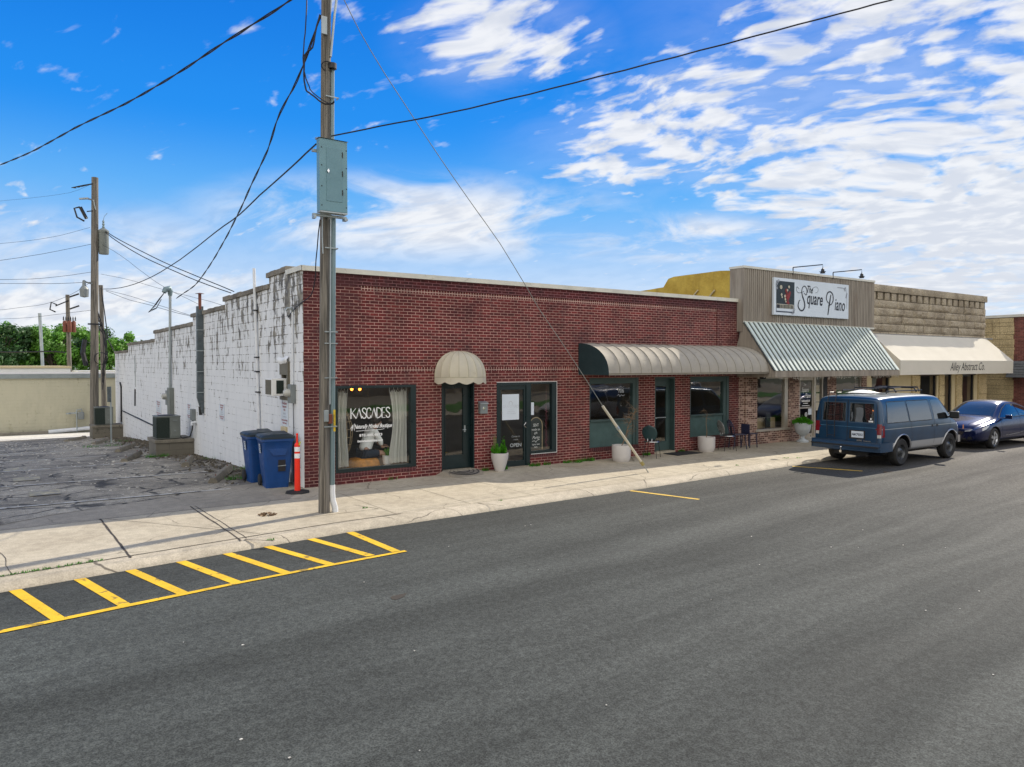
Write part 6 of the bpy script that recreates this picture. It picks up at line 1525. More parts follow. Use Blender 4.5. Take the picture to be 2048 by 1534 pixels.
b = MB(); b.tube([(-1.15, 30.5, 6.9), (-1.55, 30.4, 7.0)], .04, 6); b.lathe([(0, 7.1), (.08, 7.05), (.09, 6.8), (.22, 6.6), (.2, 6.2), (0, 6.15)], (-1.58, 30.4, 0), 12); b.build('yard_light', 'meter_grey', P1)
b = MB()
for k in range(8): random.seed(k + 3); b.tube([(-.95, 30.4, 4.6 + .12 * k), (-.7 + random.uniform(-.1, .2), 30.3, 4.2), (-.62 + random.uniform(-.1, .1), 30.3, 3.2), (-.8, 30.3, random.uniform(1.0, 2.6))], .02, 4)
b.lathe([(.30, -.04), (.34, 0), (.30, .04)], (-.85, 30.3, 2.9), 14, 'Y'); b.tube([(-1.6, 30.3, 3.9), (-1.7, 30.3, 3.2), (-1.55, 30.3, 2.5)], .12, 6); b.box(-1.45, -.75, 30.2, 30.3, 4.7, 4.78); b.build('cable_tangle', 'wire', P1)
P2 = back_pole(-.40, 33.5, -1.6, 7.15, .14, .11, 'thinner wooden pole just right of the tall transformer pole', -.1)
b = MB(); b.tube([(-.5, 33.4, 7.0), (-.35, 33.3, 5.6), (-.2, 33.2, 4.0), (.4, 33, 2.6), (1.2, 33, 2.2)], .03, 5); b.build('guy_cable', 'wire', P2)
P3 = back_pole(-.62, 57, -2, 8.4, .19, .15, 'distant wooden pole with a red rusted transformer bank', -.1)
b = MB()
for k in range(3): b.lathe([(0, 5.25), (.14, 5.25), (.16, 5.35), (.16, 6.1), (.1, 6.2), (0, 6.22)], (-.96 + .32 * k, 56.65 - .2 * (k == 1), 0), 10)
b.build('transformer_bank', 'rust', P3, smooth=35)
b = MB(); [b.lathe([(0, 6.2), (.07, 6.25), (.03, 6.35), (.06, 6.4), (0, 6.6)], (-1.06 + .17 * k, 56.5, 0), 6) for k in range(6)]; b.tube([(-.65, 56.8, 7.9), (-1.6, 56.7, 7.4)], .05, 5); b.tube([(-1.5, 56.7, 7.5), (-1.9, 56.7, 7.7), (-2.0, 56.7, 7.1), (-1.6, 56.7, 6.9)], .06, 5); b.tube([(-.6, 56.8, 8.2), (.1, 56.7, 8.5)], .07, 5); b.tube([(-.6, 56.8, 7.2), (.1, 56.7, 7.5)], .07, 5); b.build('insulators', 'black', P3)
back_pole(-2.04, 67.7, -2, 7.4, .15, .14, 'plain grey steel mast leaning slightly left of the red transformer pole', -.3, 'galv', 'steel_mast', 'mast', None)

# trees beyond
def tree(x, y, z0, h, r_, label, m_, seed, n_=6500, leaf=.21):
    random.seed(seed)
    t_ = thing('broadleaf_tree', label, 'tree', (x, y, z0), 0, 'trees beyond the beige building')
    b = MB(); b.tube([(x, y, z0), (x + .1, y, z0 + h * .3), (x - .1, y, z0 + h * .7)], [.28, .22, .10], 8)
    cl = []
    for k in range(34):
        a = random.uniform(0, 6.28); e = random.uniform(-.35, 1.); q = random.uniform(.45, 1.)
        c = Vector((x + r_ * q * math.cos(a) * math.cos(e * .9), y + r_ * q * math.sin(a) * math.cos(e * .9), z0 + h * .60 + h * .38 * math.sin(e) * q)); cl.append((c, random.uniform(.18, .34) * r_))
        b.tube([(x, y, z0 + h * random.uniform(.25, .6)), (Vector((x, y, z0 + h * .6)) + c) / 2, c], [.09, .06, .02], 5)
    b.build('trunk', 'tree_bark', t_)
    b = MB()
    for i in range(n_):
        c, cr = random.choice(cl); d_ = Vector((random.gauss(0, 1), random.gauss(0, 1), random.gauss(0, .8))).normalized() * cr * random.uniform(.55, 1.08); p_ = c + d_
        s_ = leaf * random.uniform(.5, 1.15); nn = (d_.normalized() + Vector((random.uniform(-.7, .7), random.uniform(-.7, .7), random.uniform(-.2, .9)))).normalized(); u2 = nn.orthogonal().normalized() * s_; v2 = nn.cross(u2.normalized()) * s_ * .55
        b.add([p_ - u2, p_ - v2, p_ + u2, p_ + v2], [(0, 1, 2, 3)])
    b.build('crown', m_, t_)
TL = ['broad light green tree at the far left edge', 'light green tree behind the plain steel mast', 'dark green tree between the mast and the red transformer pole', 'light green tree behind the red transformer pole', 'bright green tree left of the tall transformer pole', 'green tree showing between the back poles', 'green tree peeping over the low end of the white wall', 'dark tree low down behind the white flat building', 'green tree hidden mostly behind the white wall']
for k, (x, y, h, r_, m_) in enumerate(((-8.6, 82, 9.2, 3.6, 'crown1'), (-5.2, 80, 9.4, 3.2, 'crown2'), (-3.0, 86, 9.8, 3.4, 'crown1'), (-.6, 80, 9.6, 3.0, 'crown1'), (2.2, 84, 9.3, 3.4, 'crown2'), (4.6, 78, 8.6, 2.8, 'crown1'), (7.6, 80, 8.2, 3.2, 'crown1'), (-6.6, 76, 6.8, 3.0, 'crown2'), (10.8, 84, 8.2, 3.2, 'crown2'))):
    tree(x, y, -2.2, h + .4, r_, TL[k], m_, 50 + k)
b = MB(); random.seed(91)
for i in range(9000):
    x = random.uniform(-60, 45); y = random.uniform(92, 112); z = -2 + random.random() ** .7 * (7.2 + 1.3 * math.sin(x * .35) + math.sin(x * .9)); s_ = random.uniform(.25, .6)
    nn = Vector((random.uniform(-1, 1), -1, random.uniform(-.2, 1))).normalized(); u2 = nn.orthogonal().normalized() * s_; v2 = nn.cross(u2.normalized()) * s_ * .6
    b.add([(x, y, z) + u2 * 0 if 0 else Vector((x, y, z)) - u2, Vector((x, y, z)) - v2, Vector((x, y, z)) + u2, Vector((x, y, z)) + v2], [(0, 1, 2, 3)])
o = b.build('distant_woodland', 'crown2'); o['kind'] = 'stuff'; tag(o, 'distant belt of dark green woodland behind the nearer trees', 'woodland')

# ================================================================== cables
WIRES=dict(
street_left=(0.018,[[-0.55,-2.82,9.32],[-0.62,-2.45,9.29],[-0.68,-2.07,9.25],[-0.76,-1.66,9.22],[-0.86,-1.2,9.21],[-0.97,-0.71,9.21],[-1.09,-0.21,9.21],[-1.19,0.26,9.21],[-1.3,0.72,9.21],[-1.41,1.24,9.21],[-1.54,1.82,9.2],[-1.68,2.46,9.19],[-1.85,3.18,9.18],[-2.04,4.04,9.19],[-2.27,5.02,9.2],[-2.52,6.06,9.22],[-2.79,7.17,9.27],[-3.08,8.36,9.33],[-3.38,9.58,9.38],[-3.66,10.78,9.41],[-3.94,11.98,9.44],[-4.24,13.21,9.47],[-4.53,14.42,9.53],[-4.84,15.64,9.6],[-5.17,17.0,9.69],[-5.58,18.61,9.79],[-6.03,20.44,9.91],[-6.53,22.43,10.04]]),
weatherhead_drop=(0.016,[[-0.59,-2.75,8.58],[-0.57,-2.58,8.54],[-0.54,-2.39,8.51],[-0.51,-2.19,8.47],[-0.48,-1.96,8.42],[-0.44,-1.69,8.37],[-0.4,-1.4,8.31],[-0.36,-1.06,8.25],[-0.32,-0.68,8.18],[-0.29,-0.3,8.11],[-0.27,0.03,8.07],[-0.25,0.35,8.02],[-0.22,0.73,7.96],[-0.16,1.24,7.87],[-0.07,1.84,7.74],[0.02,2.47,7.62],[0.08,3.11,7.51],[0.14,3.77,7.4],[0.2,4.44,7.29],[0.26,5.1,7.17],[0.33,5.75,7.06],[0.39,6.43,6.94],[0.45,7.12,6.83],[0.51,7.83,6.71],[0.58,8.65,6.58],[0.65,9.69,6.41],[0.74,10.9,6.23],[0.81,12.1,6.05],[0.87,13.2,5.9],[0.92,14.25,5.76],[0.95,15.25,5.64],[0.95,16.23,5.56],[0.94,17.16,5.51],[0.93,17.93,5.46],[0.93,18.42,5.43],[0.93,18.7,5.41],[0.93,18.98,5.39]]),
back_span=(0.016,[[-0.71,-2.81,6.35],[-0.7,-2.52,6.34],[-0.69,-2.23,6.33],[-0.68,-1.9,6.31],[-0.67,-1.51,6.29],[-0.66,-1.07,6.27],[-0.65,-0.61,6.25],[-0.64,-0.14,6.23],[-0.63,0.35,6.21],[-0.62,0.88,6.19],[-0.6,1.44,6.16],[-0.58,2.04,6.13],[-0.56,2.71,6.1],[-0.55,3.48,6.08],[-0.55,4.34,6.07],[-0.54,5.29,6.05],[-0.53,6.31,6.02],[-0.51,7.43,5.99],[-0.5,8.71,5.96],[-0.48,10.28,5.93],[-0.48,12.11,5.91],[-0.48,14.04,5.9],[-0.49,15.93,5.91],[-0.5,17.87,5.95],[-0.53,19.84,6.0],[-0.56,21.84,6.08],[-0.59,23.84,6.18],[-0.63,25.75,6.3],[-0.66,27.39,6.41],[-0.69,28.82,6.53],[-0.72,30.35,6.65]]),
cross_street=(0.012,[[-0.49,-2.95,6.49],[-0.28,-3.15,6.53],[-0.07,-3.35,6.57],[0.13,-3.56,6.61],[0.34,-3.75,6.65],[0.54,-3.95,6.68],[0.76,-4.16,6.72],[1.0,-4.39,6.77],[1.25,-4.63,6.82],[1.49,-4.87,6.88],[1.73,-5.1,6.94],[1.96,-5.32,6.99],[2.21,-5.56,7.06],[2.49,-5.83,7.13],[2.78,-6.11,7.21],[3.07,-6.39,7.28],[3.35,-6.67,7.36],[3.63,-6.94,7.43],[3.9,-7.2,7.51],[4.18,-7.47,7.58],[4.45,-7.73,7.66],[4.71,-7.98,7.73],[4.95,-8.22,7.8],[5.18,-8.44,7.86],[5.39,-8.64,7.92],[5.58,-8.82,7.97],[5.74,-8.98,8.02],[5.9,-9.13,8.06],[6.02,-9.25,8.1],[6.13,-9.36,8.14],[6.24,-9.47,8.17]]),
guy=(0.006,[[-0.52,-2.9,9.3],[-0.42,-2.89,9.18],[-0.33,-2.87,9.05],[-0.21,-2.86,8.9],[-0.07,-2.83,8.7],[0.1,-2.8,8.46],[0.31,-2.77,8.2],[0.58,-2.74,7.88],[0.9,-2.72,7.52],[1.23,-2.7,7.15],[1.56,-2.68,6.78],[1.9,-2.66,6.41],[2.24,-2.64,6.05],[2.56,-2.62,5.72],[2.87,-2.61,5.4],[3.2,-2.6,5.05],[3.55,-2.57,4.64],[3.93,-2.53,4.19],[4.29,-2.49,3.75],[4.65,-2.47,3.36],[4.99,-2.45,2.99],[5.31,-2.43,2.63],[5.62,-2.4,2.29],[5.9,-2.38,1.97],[6.19,-2.36,1.63]]),
roof_service=(0.022,[[-0.56,30.34,9.79],[-0.41,29.78,9.57],[-0.25,29.22,9.35],[-0.06,28.55,9.1],[0.19,27.7,8.8],[0.47,26.76,8.47],[0.74,25.85,8.16],[0.98,25.03,7.88],[1.22,24.23,7.61],[1.46,23.41,7.35],[1.73,22.55,7.08],[2.0,21.68,6.82],[2.27,20.79,6.55],[2.55,19.89,6.28],[2.83,18.98,6.01],[3.1,18.11,5.74]]),
roof_service2=(0.022,[[-0.57,30.34,9.73],[-0.44,29.85,9.52],[-0.32,29.37,9.3],[-0.15,28.74,9.04],[0.09,27.87,8.7],[0.36,26.87,8.33],[0.63,25.93,7.99],[0.88,25.1,7.71],[1.11,24.3,7.46],[1.36,23.48,7.2],[1.63,22.6,6.93],[1.9,21.71,6.65],[2.17,20.82,6.39],[2.44,19.92,6.14],[2.72,19.04,5.9],[2.99,18.18,5.68]]),
far_left1=(0.012,[[-1.23,30.81,9.98],[-1.71,30.65,9.76],[-2.19,30.49,9.54],[-2.65,30.35,9.34],[-3.1,30.21,9.18],[-3.55,30.07,9.03],[-3.98,29.94,8.9],[-4.43,29.81,8.78],[-4.86,29.68,8.67],[-5.24,29.57,8.58],[-5.55,29.48,8.51],[-5.8,29.41,8.46],[-6.05,29.33,8.4]]),
far_left2=(0.016,[[-1.15,30.73,9.09],[-1.67,30.58,8.9],[-2.18,30.43,8.72],[-2.66,30.28,8.55],[-3.12,30.15,8.39],[-3.56,30.02,8.24],[-4.0,29.9,8.11],[-4.44,29.77,7.97],[-4.87,29.65,7.85],[-5.26,29.54,7.74],[-5.56,29.46,7.65],[-5.81,29.39,7.57],[-6.06,29.31,7.5]]),
far_left3=(0.016,[[-1.18,30.69,7.57],[-1.69,30.54,7.44],[-2.2,30.39,7.3],[-2.68,30.25,7.19],[-3.14,30.12,7.09],[-3.58,30.0,7.0],[-4.01,29.87,6.93],[-4.46,29.75,6.88],[-4.89,29.63,6.83],[-5.27,29.52,6.79],[-5.57,29.44,6.76],[-5.82,29.37,6.73],[-6.07,29.3,6.7]]),
far_left4=(0.02,[[-1.18,30.68,7.03],[-1.6,31.92,7.09],[-2.02,33.21,7.15],[-2.46,34.53,7.22],[-2.89,35.85,7.3],[-3.34,37.19,7.4],[-3.8,38.59,7.5],[-4.3,40.11,7.6],[-4.83,41.7,7.71],[-5.31,43.18,7.82],[-5.72,44.41,7.91],[-6.07,45.48,8.0],[-6.44,46.59,8.09]]),
far_left5=(0.016,[[-1.23,30.71,7.03],[-1.49,31.58,6.85],[-1.75,32.47,6.66],[-2.04,33.42,6.5],[-2.38,34.46,6.36],[-2.74,35.57,6.24],[-3.12,36.7,6.16],[-3.51,37.86,6.12],[-3.91,39.05,6.12],[-4.3,40.19,6.12],[-4.66,41.24,6.11],[-4.99,42.23,6.1],[-5.34,43.24,6.11],[-5.7,44.31,6.13],[-6.08,45.41,6.16],[-6.47,46.54,6.19]]),
far_left6=(0.01,[[-1.11,30.8,12.33],[-1.36,31.62,12.3],[-1.63,32.47,12.26],[-1.96,33.49,12.27],[-2.4,34.84,12.36],[-2.93,36.42,12.49],[-3.48,38.08,12.65],[-4.07,39.83,12.81],[-4.68,41.67,13.0],[-5.23,43.34,13.17],[-5.66,44.61,13.3],[-6.0,45.64,13.42],[-6.36,46.7,13.54]]),
far_left7=(0.016,[[-1.21,30.65,5.52],[-1.59,32.23,5.52],[-2.0,33.9,5.53],[-2.42,35.62,5.53],[-2.85,37.38,5.54],[-3.3,39.2,5.54],[-3.77,41.12,5.56],[-4.29,43.24,5.61],[-4.84,45.49,5.68],[-5.36,47.63,5.74],[-5.81,49.43,5.79],[-6.2,51.03,5.83],[-6.61,52.7,5.88]]),
r1=(0.014,[[-0.75,30.45,9.09],[-0.53,29.79,8.84],[-0.31,29.15,8.6],[-0.08,28.43,8.3],[0.19,27.57,7.92],[0.46,26.65,7.49],[0.72,25.81,7.11],[0.91,25.18,6.82],[1.09,24.62,6.58],[1.32,23.93,6.31],[1.63,23.03,5.98],[1.98,22.03,5.65],[2.31,21.06,5.32]]),
r2=(0.014,[[-0.78,30.42,7.46],[-0.46,29.15,7.26],[-0.16,27.93,7.07],[0.15,26.68,6.85],[0.47,25.38,6.6],[0.78,24.07,6.34],[1.11,22.7,6.07],[1.48,21.2,5.8],[1.86,19.68,5.52],[2.17,18.39,5.29],[2.4,17.43,5.09],[2.59,16.64,4.92],[2.77,15.87,4.75]]),
r3=(0.016,[[-0.56,30.36,6.61],[-0.3,29.26,6.43],[-0.04,28.2,6.26],[0.2,27.16,6.08],[0.43,26.18,5.9],[0.65,25.22,5.71],[0.9,24.13,5.5],[1.2,22.84,5.26],[1.51,21.47,4.99],[1.81,20.17,4.75]]),
r4=(0.018,[[-0.56,30.36,6.56],[-0.29,29.21,6.31],[-0.04,28.1,6.07],[0.19,27.11,5.87],[0.4,26.25,5.73],[0.58,25.48,5.61],[0.77,24.73,5.49],[0.94,23.99,5.35],[1.11,23.27,5.22],[1.29,22.53,5.09],[1.48,21.73,4.95],[1.68,20.92,4.83],[1.87,20.14,4.7]]),
far_mid=(0.05,[[-5.44,57.89,3.58],[-4.88,57.51,3.57],[-4.32,57.13,3.57],[-3.76,56.74,3.58],[-3.18,56.34,3.59],[-2.6,55.94,3.61],[-2.09,55.59,3.62],[-1.7,55.33,3.6],[-1.39,55.11,3.57],[-1.08,54.9,3.53]]),
riser_left=(0.014,[[-0.62,-2.8,8.56],[-0.64,-2.79,8.47],[-0.67,-2.79,8.38],[-0.69,-2.79,8.29],[-0.71,-2.79,8.18],[-0.73,-2.8,8.07],[-0.75,-2.79,7.98],[-0.79,-2.78,7.93],[-0.83,-2.76,7.9],[-0.87,-2.74,7.84],[-0.88,-2.75,7.74],[-0.89,-2.76,7.61],[-0.9,-2.78,7.49],[-0.9,-2.79,7.39],[-0.89,-2.81,7.29],[-0.88,-2.83,7.22],[-0.87,-2.84,7.2],[-0.86,-2.85,7.19],[-0.84,-2.86,7.18],[-0.82,-2.89,7.15],[-0.79,-2.92,7.12],[-0.75,-2.95,7.08],[-0.72,-2.98,7.04],[-0.68,-3.02,7.0],[-0.64,-3.06,6.97],[-0.6,-3.09,6.97],[-0.56,-3.12,6.97],[-0.54,-3.14,6.98],[-0.52,-3.15,6.99],[-0.52,-3.15,7.0],[-0.52,-3.16,7.01]]),
riser_left2=(0.01,[[-0.8,-2.66,8.81],[-0.81,-2.68,8.69],[-0.82,-2.69,8.57],[-0.83,-2.7,8.46],[-0.84,-2.71,8.34],[-0.85,-2.71,8.21],[-0.87,-2.72,8.1],[-0.88,-2.73,7.99],[-0.89,-2.74,7.89],[-0.9,-2.74,7.79],[-0.9,-2.75,7.71],[-0.9,-2.77,7.64],[-0.9,-2.78,7.57],[-0.89,-2.8,7.5],[-0.88,-2.82,7.42],[-0.86,-2.84,7.35],[-0.84,-2.86,7.29],[-0.83,-2.88,7.23],[-0.8,-2.91,7.18],[-0.76,-2.95,7.13],[-0.71,-2.99,7.08],[-0.67,-3.03,7.04],[-0.63,-3.06,7.01],[-0.6,-3.09,6.99],[-0.57,-3.11,6.97],[-0.55,-3.13,6.97],[-0.53,-3.14,6.97],[-0.52,-3.16,6.98]]),
face_line=(0.01,[[-0.65,-2.82,5.07],[-0.55,-2.45,4.89],[-0.43,-2.06,4.71],[-0.33,-1.71,4.54],[-0.25,-1.46,4.42],[-0.18,-1.27,4.32],[-0.13,-1.09,4.24],[-0.08,-0.89,4.15],[-0.04,-0.71,4.07],[-0.01,-0.52,4.0],[-0.01,-0.32,3.94],[-0.02,-0.1,3.9],[-0.03,0.12,3.86],[-0.03,0.36,3.8],[-0.03,0.6,3.74],[-0.02,0.79,3.68],[-0.02,0.89,3.65],[-0.01,0.94,3.63],[0.01,0.99,3.61]]),
head_loop=(0.01,[[0.01,0.99,3.61],[0.01,0.96,3.65],[0.01,0.94,3.69],[0.02,0.91,3.73],[0.03,0.88,3.76],[0.05,0.84,3.79],[0.07,0.8,3.82],[0.09,0.75,3.85],[0.12,0.7,3.87],[0.15,0.65,3.9]]),
)

WL = dict(street_left='thick twisted cable from the front pole top out of the left edge', weatherhead_drop='twisted service cable from the front pole down to the hooded weatherhead', back_span='sagging cable from the panel box to the tall transformer pole', cross_street='cable from the front pole up across the street to the upper right',
    roof_service='upper of two cables from the transformer to the white wall parapet', roof_service2='lower of two cables from the transformer to the white wall parapet', far_left1='thin line leaving the tall transformer pole beside its transformer', far_left2='line leaving the tall transformer pole below its transformer',
    far_left3='line leaving leftward below the yard light', far_left4='nearly level line leaving leftward above the thin pole top', far_left5='drooping line falling leftward from the cable tangle', far_left6='thinnest line leaving the very top of the tall transformer pole', far_left7='lowest line running left past the steel mast top',
    r1='thin line sloping from the transformer pole to the rusty flue', r2='thin line sloping right behind the hooded weatherhead', r3='upper of two low lines reaching the white wall parapet', r4='lower thicker line reaching the white wall parapet', far_mid='black cable strung low across the trees',
    riser_left='looped cable hanging beside the front pole above the panel box', riser_left2='thinner looped cable hanging beside the front pole', face_line='slack cable from the panel box down past the brick corner', head_loop='short drip loop at the small weatherhead by the brick corner')
for k, (r_, pts) in WIRES.items():
    if k == 'guy': continue
    if k[:5] == 'far_l' or k in ('r1', 'r2', 'r3', 'r4'): r_ *= .62
    b = MB()
    if k in ('street_left', 'weatherhead_drop'):
        pv = [Vector(p_) for p_ in pts]; A_, B_ = [], []; s_ = 0
        for i in range(len(pv) - 1):
            for j in range(4):
                q = pv[i].lerp(pv[i + 1], j / 4); s_ += (pv[i + 1] - pv[i]).length / 4; a = s_ * 2.6
                sc_ = r_ * .8; A_.append(q + Vector((math.cos(a) * sc_, 0, math.sin(a) * sc_))); B_.append(q - Vector((math.cos(a) * sc_, 0, math.sin(a) * sc_)))
        b.tube(A_, r_ * .75, 5); b.tube(B_, r_ * .75, 5)
    else: b.tube(pts, r_, 6)
    o = b.build('power_cable', 'wire', smooth=60); tag(o, WL[k], 'cable', 'overhead cables')
gp = WIRES['guy'][1]
t_ = thing('guy_wire', 'steel guy wire with pale guard tube anchored in the pavement', 'guy wire', (7.536, -2.495, 0))
gd = Vector((6.19, -2.36, 1.633)); an = Vector((7.536, -2.495, 0))
MB().tube([Vector(p_) for p_ in gp[:-1]] + [gd], .0075, 6).build('cable', mat('grey_strand', (.16, .17, .16), .8), t_)
an2 = gd.lerp(an, .86); MB().tube([gd, an2], .032, 8).build('guard_tube', 'cream_trim' if 0 else mat('weathered_pale_guard', (.50, .46, .36), .6), t_, smooth=60)
mid_ = gd.lerp(an, .33); MB().tube([gd.lerp(an, .30), gd.lerp(an, .34)], .042, 8).build('guard_clip', 'galv', t_)
MB().tube([an2, an], .012, 6).build('anchor_rod', 'galv', t_); MB().tube([gd.lerp(an, .83), gd.lerp(an, .88)], .045, 8).build('anchor_clamp', mat('brassy_clamp', (.35, .30, .12), .5, .5), t_)

# ================================================================== vehicles
def catm(v, xs_, ys_): return interp(v, xs_, ys_)
class Car:
    def __init__(s, name, label, cat, loc, rz, keys, paint_m, wheels, wr, shear=0.):
        s.t = thing(name, label, cat, loc, rz); s.paint = paint_m
        vs = []; n = 9
        def ring(k):
            x, zb, ws, wm, zm, wb, zbe, wr_, zr = k
            pts = [(0, zb), (ws - .10, zb), (ws, zb + .10), (wm, zm), (wb, zbe), (wr_ + .02, zr - .10), (wr_ - .08, zr - .015), (wr_ * .55, zr + .01), (0, zr + .02)]
            return [(x, y, z) for y, z in pts]
        R = [ring(k) for k in keys]
        b = bmesh.new(); L = []; Rr = []
        for r_ in R:
            sh = lambda p_: Vector((p_[0] + (shear * (p_[2] - .9) if p_[0] < keys[0][0] + .4 else 0), p_[1], p_[2]))
            l_ = [b.verts.new(sh(p_)) for p_ in r_]
            rr = [l_[0]] + [b.verts.new(sh((p_[0], -p_[1], p_[2]))) for p_ in r_[1:-1]] + [l_[-1]]
            L.append(l_); Rr.append(rr)
        for i in range(len(R) - 1):
            for k in range(n - 1):
                for S in (L, Rr): b.faces.new([v for v in (S[i][k], S[i + 1][k], S[i + 1][k + 1], S[i][k + 1])])
        for i in (0, len(R) - 1):
            for k in range(n - 1):
                q = [L[i][k], L[i][k + 1], Rr[i][k + 1], Rr[i][k]]; q2 = []
                for v in q:
                    if v not in q2: q2.append(v)
                b.faces.new(q2)
        bmesh.ops.recalc_face_normals(b, faces=b.faces)
        me = bpy.data.meshes.new('body'); b.to_mesh(me); b.free()
        o = bpy.data.objects.new('body', me); COL.objects.link(o)
        ss = o.modifiers.new('s', 'SUBSURF'); ss.levels = 3
        dg = bpy.context.evaluated_depsgraph_get(); m2 = bpy.data.meshes.new_from_object(o.evaluated_get(dg)); o.modifiers.clear(); o.data = m2
        bb = bmesh.new(); bb.from_mesh(m2); s.bvh = BVHTree.FromBMesh(bb); bb.free()
        # wheel arches cut out of the shell
        for (wx, wy, rr_) in wheels:
            c = MB().cyl((wx, wy - .34 * (1 if wy > 0 else -1) - .0, wr), (wx, wy + .5 * (1 if wy > 0 else -1), wr), rr_, 36).build('cut', 'dark_trim')
            bo = o.modifiers.new('b', 'BOOLEAN'); bo.operation = 'DIFFERENCE'; bo.object = c; bo.solver = 'EXACT'
            dg = bpy.context.evaluated_depsgraph_get(); m3 = bpy.data.meshes.new_from_object(o.evaluated_get(dg)); o.modifiers.clear(); o.data = m3
            bpy.data.objects.remove(c)
        me = o.data; me.materials.clear(); me.materials.append(M[paint_m]); me.materials.append(M['dark_trim'])
        for p_ in me.polygons:
            c = p_.center; p_.material_index = 0; p_.use_smooth = True
            for (wx, wy, rr_) in wheels:
                if math.hypot(c.x - wx, c.z - wr) < rr_ * 1.003 and abs(c.y) < abs(wy) + .3 and abs(p_.normal.y) < .99 and math.hypot(c.x - wx, c.z - wr) > rr_ * .985: p_.material_index = 1
                elif math.hypot(c.x - wx, c.z - wr) < rr_ * .98 and c.z < wr + rr_ and (c.y * wy > 0) and abs(c.y) < abs(wy) - .2: p_.material_index = 1
        me.set_sharp_from_angle(angle=rad(38))
        o.parent = s.t; s.body = o; s.wr = wr
    def side(s, x, z, sg, off=.004):
        h = s.bvh.ray_cast(Vector((x, 3 * sg, z)), Vector((0, -sg, 0)))
        return (h[0] + h[1] * off) if h[0] is not None else Vector((x, sg * .9, z))
    def end(s, y, z, sg, off=.004):
        h = s.bvh.ray_cast(Vector((4 * sg, y, z)), Vector((-sg, 0, 0)))
        return (h[0] + h[1] * off) if h[0] is not None else Vector((sg * 2, y, z))
    def top(s, x, y, off=.004):
        h = s.bvh.ray_cast(Vector((x, y, 4)), Vector((0, 0, -1)))
        return (h[0] + h[1] * off) if h[0] is not None else Vector((x, y, 1))
    def patch(s, name, m_, fn, bottom, top_, nv=6, par=None, sub=4):
        """sheet between two polylines given in 2-D, projected by fn"""
        def den(P):
            o_ = []
            for a, c in zip(P, P[1:]):
                for k in range(sub): o_.append((a[0] + (c[0] - a[0]) * k / sub, a[1] + (c[1] - a[1]) * k / sub))
            return o_ + [P[-1]]
        B, Tt = den(bottom), den(top_); b = MB()
        b.grid(lambda u, v: fn(*(B[round(u * (len(B) - 1))][i] * (1 - v) + Tt[round(u * (len(B) - 1))][i] * v for i in (0, 1))), len(B) - 1, nv)
        return b.build(name, m_, par or s.t, smooth=60, world=False)
    def line(s, name, m_, fn, pts, wd=.012, par=None):
        P = []
        for a, c in zip(pts, pts[1:]):
            for k in range(6): P.append((a[0] + (c[0] - a[0]) * k / 6, a[1] + (c[1] - a[1]) * k / 6))
        P.append(pts[-1]); b = MB(); vs = []
        for i, p_ in enumerate(P):
            q0, q1 = P[max(i - 1, 0)], P[min(i + 1, len(P) - 1)]; t2 = Vector((q1[0] - q0[0], q1[1] - q0[1])).normalized(); nn = Vector((-t2.y, t2.x)) * wd / 2
            vs += [fn(p_[0] + nn.x, p_[1] + nn.y), fn(p_[0] - nn.x, p_[1] - nn.y)]
        b.add(vs, [(2 * i, 2 * i + 1, 2 * i + 3, 2 * i + 2) for i in range(len(P) - 1)])
        return b.build(name, m_, par or s.t, world=False)
    def wheel(s, x, y, r_, wd, rimr, style, rim_m):
        sg = 1 if y > 0 else -1; b = MB()
        prof = [(rimr, -wd / 2 + .02), (r_ - .05, -wd / 2), (r_ - .012, -wd / 2 + .025), (r_, -wd / 2 + .05), (r_, wd / 2 - .05), (r_ - .012, wd / 2 - .025), (r_ - .05, wd / 2), (rimr, wd / 2 - .02)]
        b.lathe(prof, (x, y, r_), 32, 'Y'); w_ = b.build('wheel', 'tyre', s.t, smooth=35, world=False)
        b = MB(); yo = y + sg * (wd / 2 - .03)
        if style == 'steel':
            b.lathe([(rimr + .005, .0), (rimr, -sg * .01), (rimr - .02, -sg * .05), (rimr * .62, -sg * .055), (rimr * .42, -sg * .01), (rimr * .25, sg * .0), (rimr * .22, sg * .03), (0, sg * .035)], (x, yo, r_), 28, 'Y')
            w2 = b.build('rim', rim_m, w_, smooth=35, world=False)
            b = MB()
            for k in range(8): a = 2 * math.pi * k / 8; b.lathe([(0, 0), (.022, 0)], (x + rimr * .60 * math.cos(a), yo - sg * .048, r_ + rimr * .60 * math.sin(a)), 8, 'Y')
            b.build('rim_holes', 'dark_void', w_, world=False)
        else:
            b.lathe([(rimr + .008, sg * .0), (rimr, -sg * .004), (rimr - .015, -sg * .03)], (x, yo, r_), 30, 'Y'); b.lathe([(0, sg * .01), (.05, sg * .008), (.06, -sg * .02)], (x, yo, r_), 16, 'Y')
            for k in range(5):
                a = 2 * math.pi * (k + .25) / 5
                for da in (-.14, .14):
                    d_ = Vector((math.cos(a + da), 0, math.sin(a + da))); q = Vector((-math.sin(a + da), 0, math.cos(a + da))); mid = Vector((x, yo - sg * .006, r_)) + d_ * rimr * .56
                    b.obox(mid, d_ * rimr * .46, q * .020, Vector((0, .012, 0)))
            b.build('rim', rim_m, w_, smooth=35, world=False)
            b = MB(); b.lathe([(0, 0), (rimr - .01, 0)], (x, yo - sg * .05, r_), 20, 'Y'); b.build('brake_disc', 'dark_trim', w_, world=False)

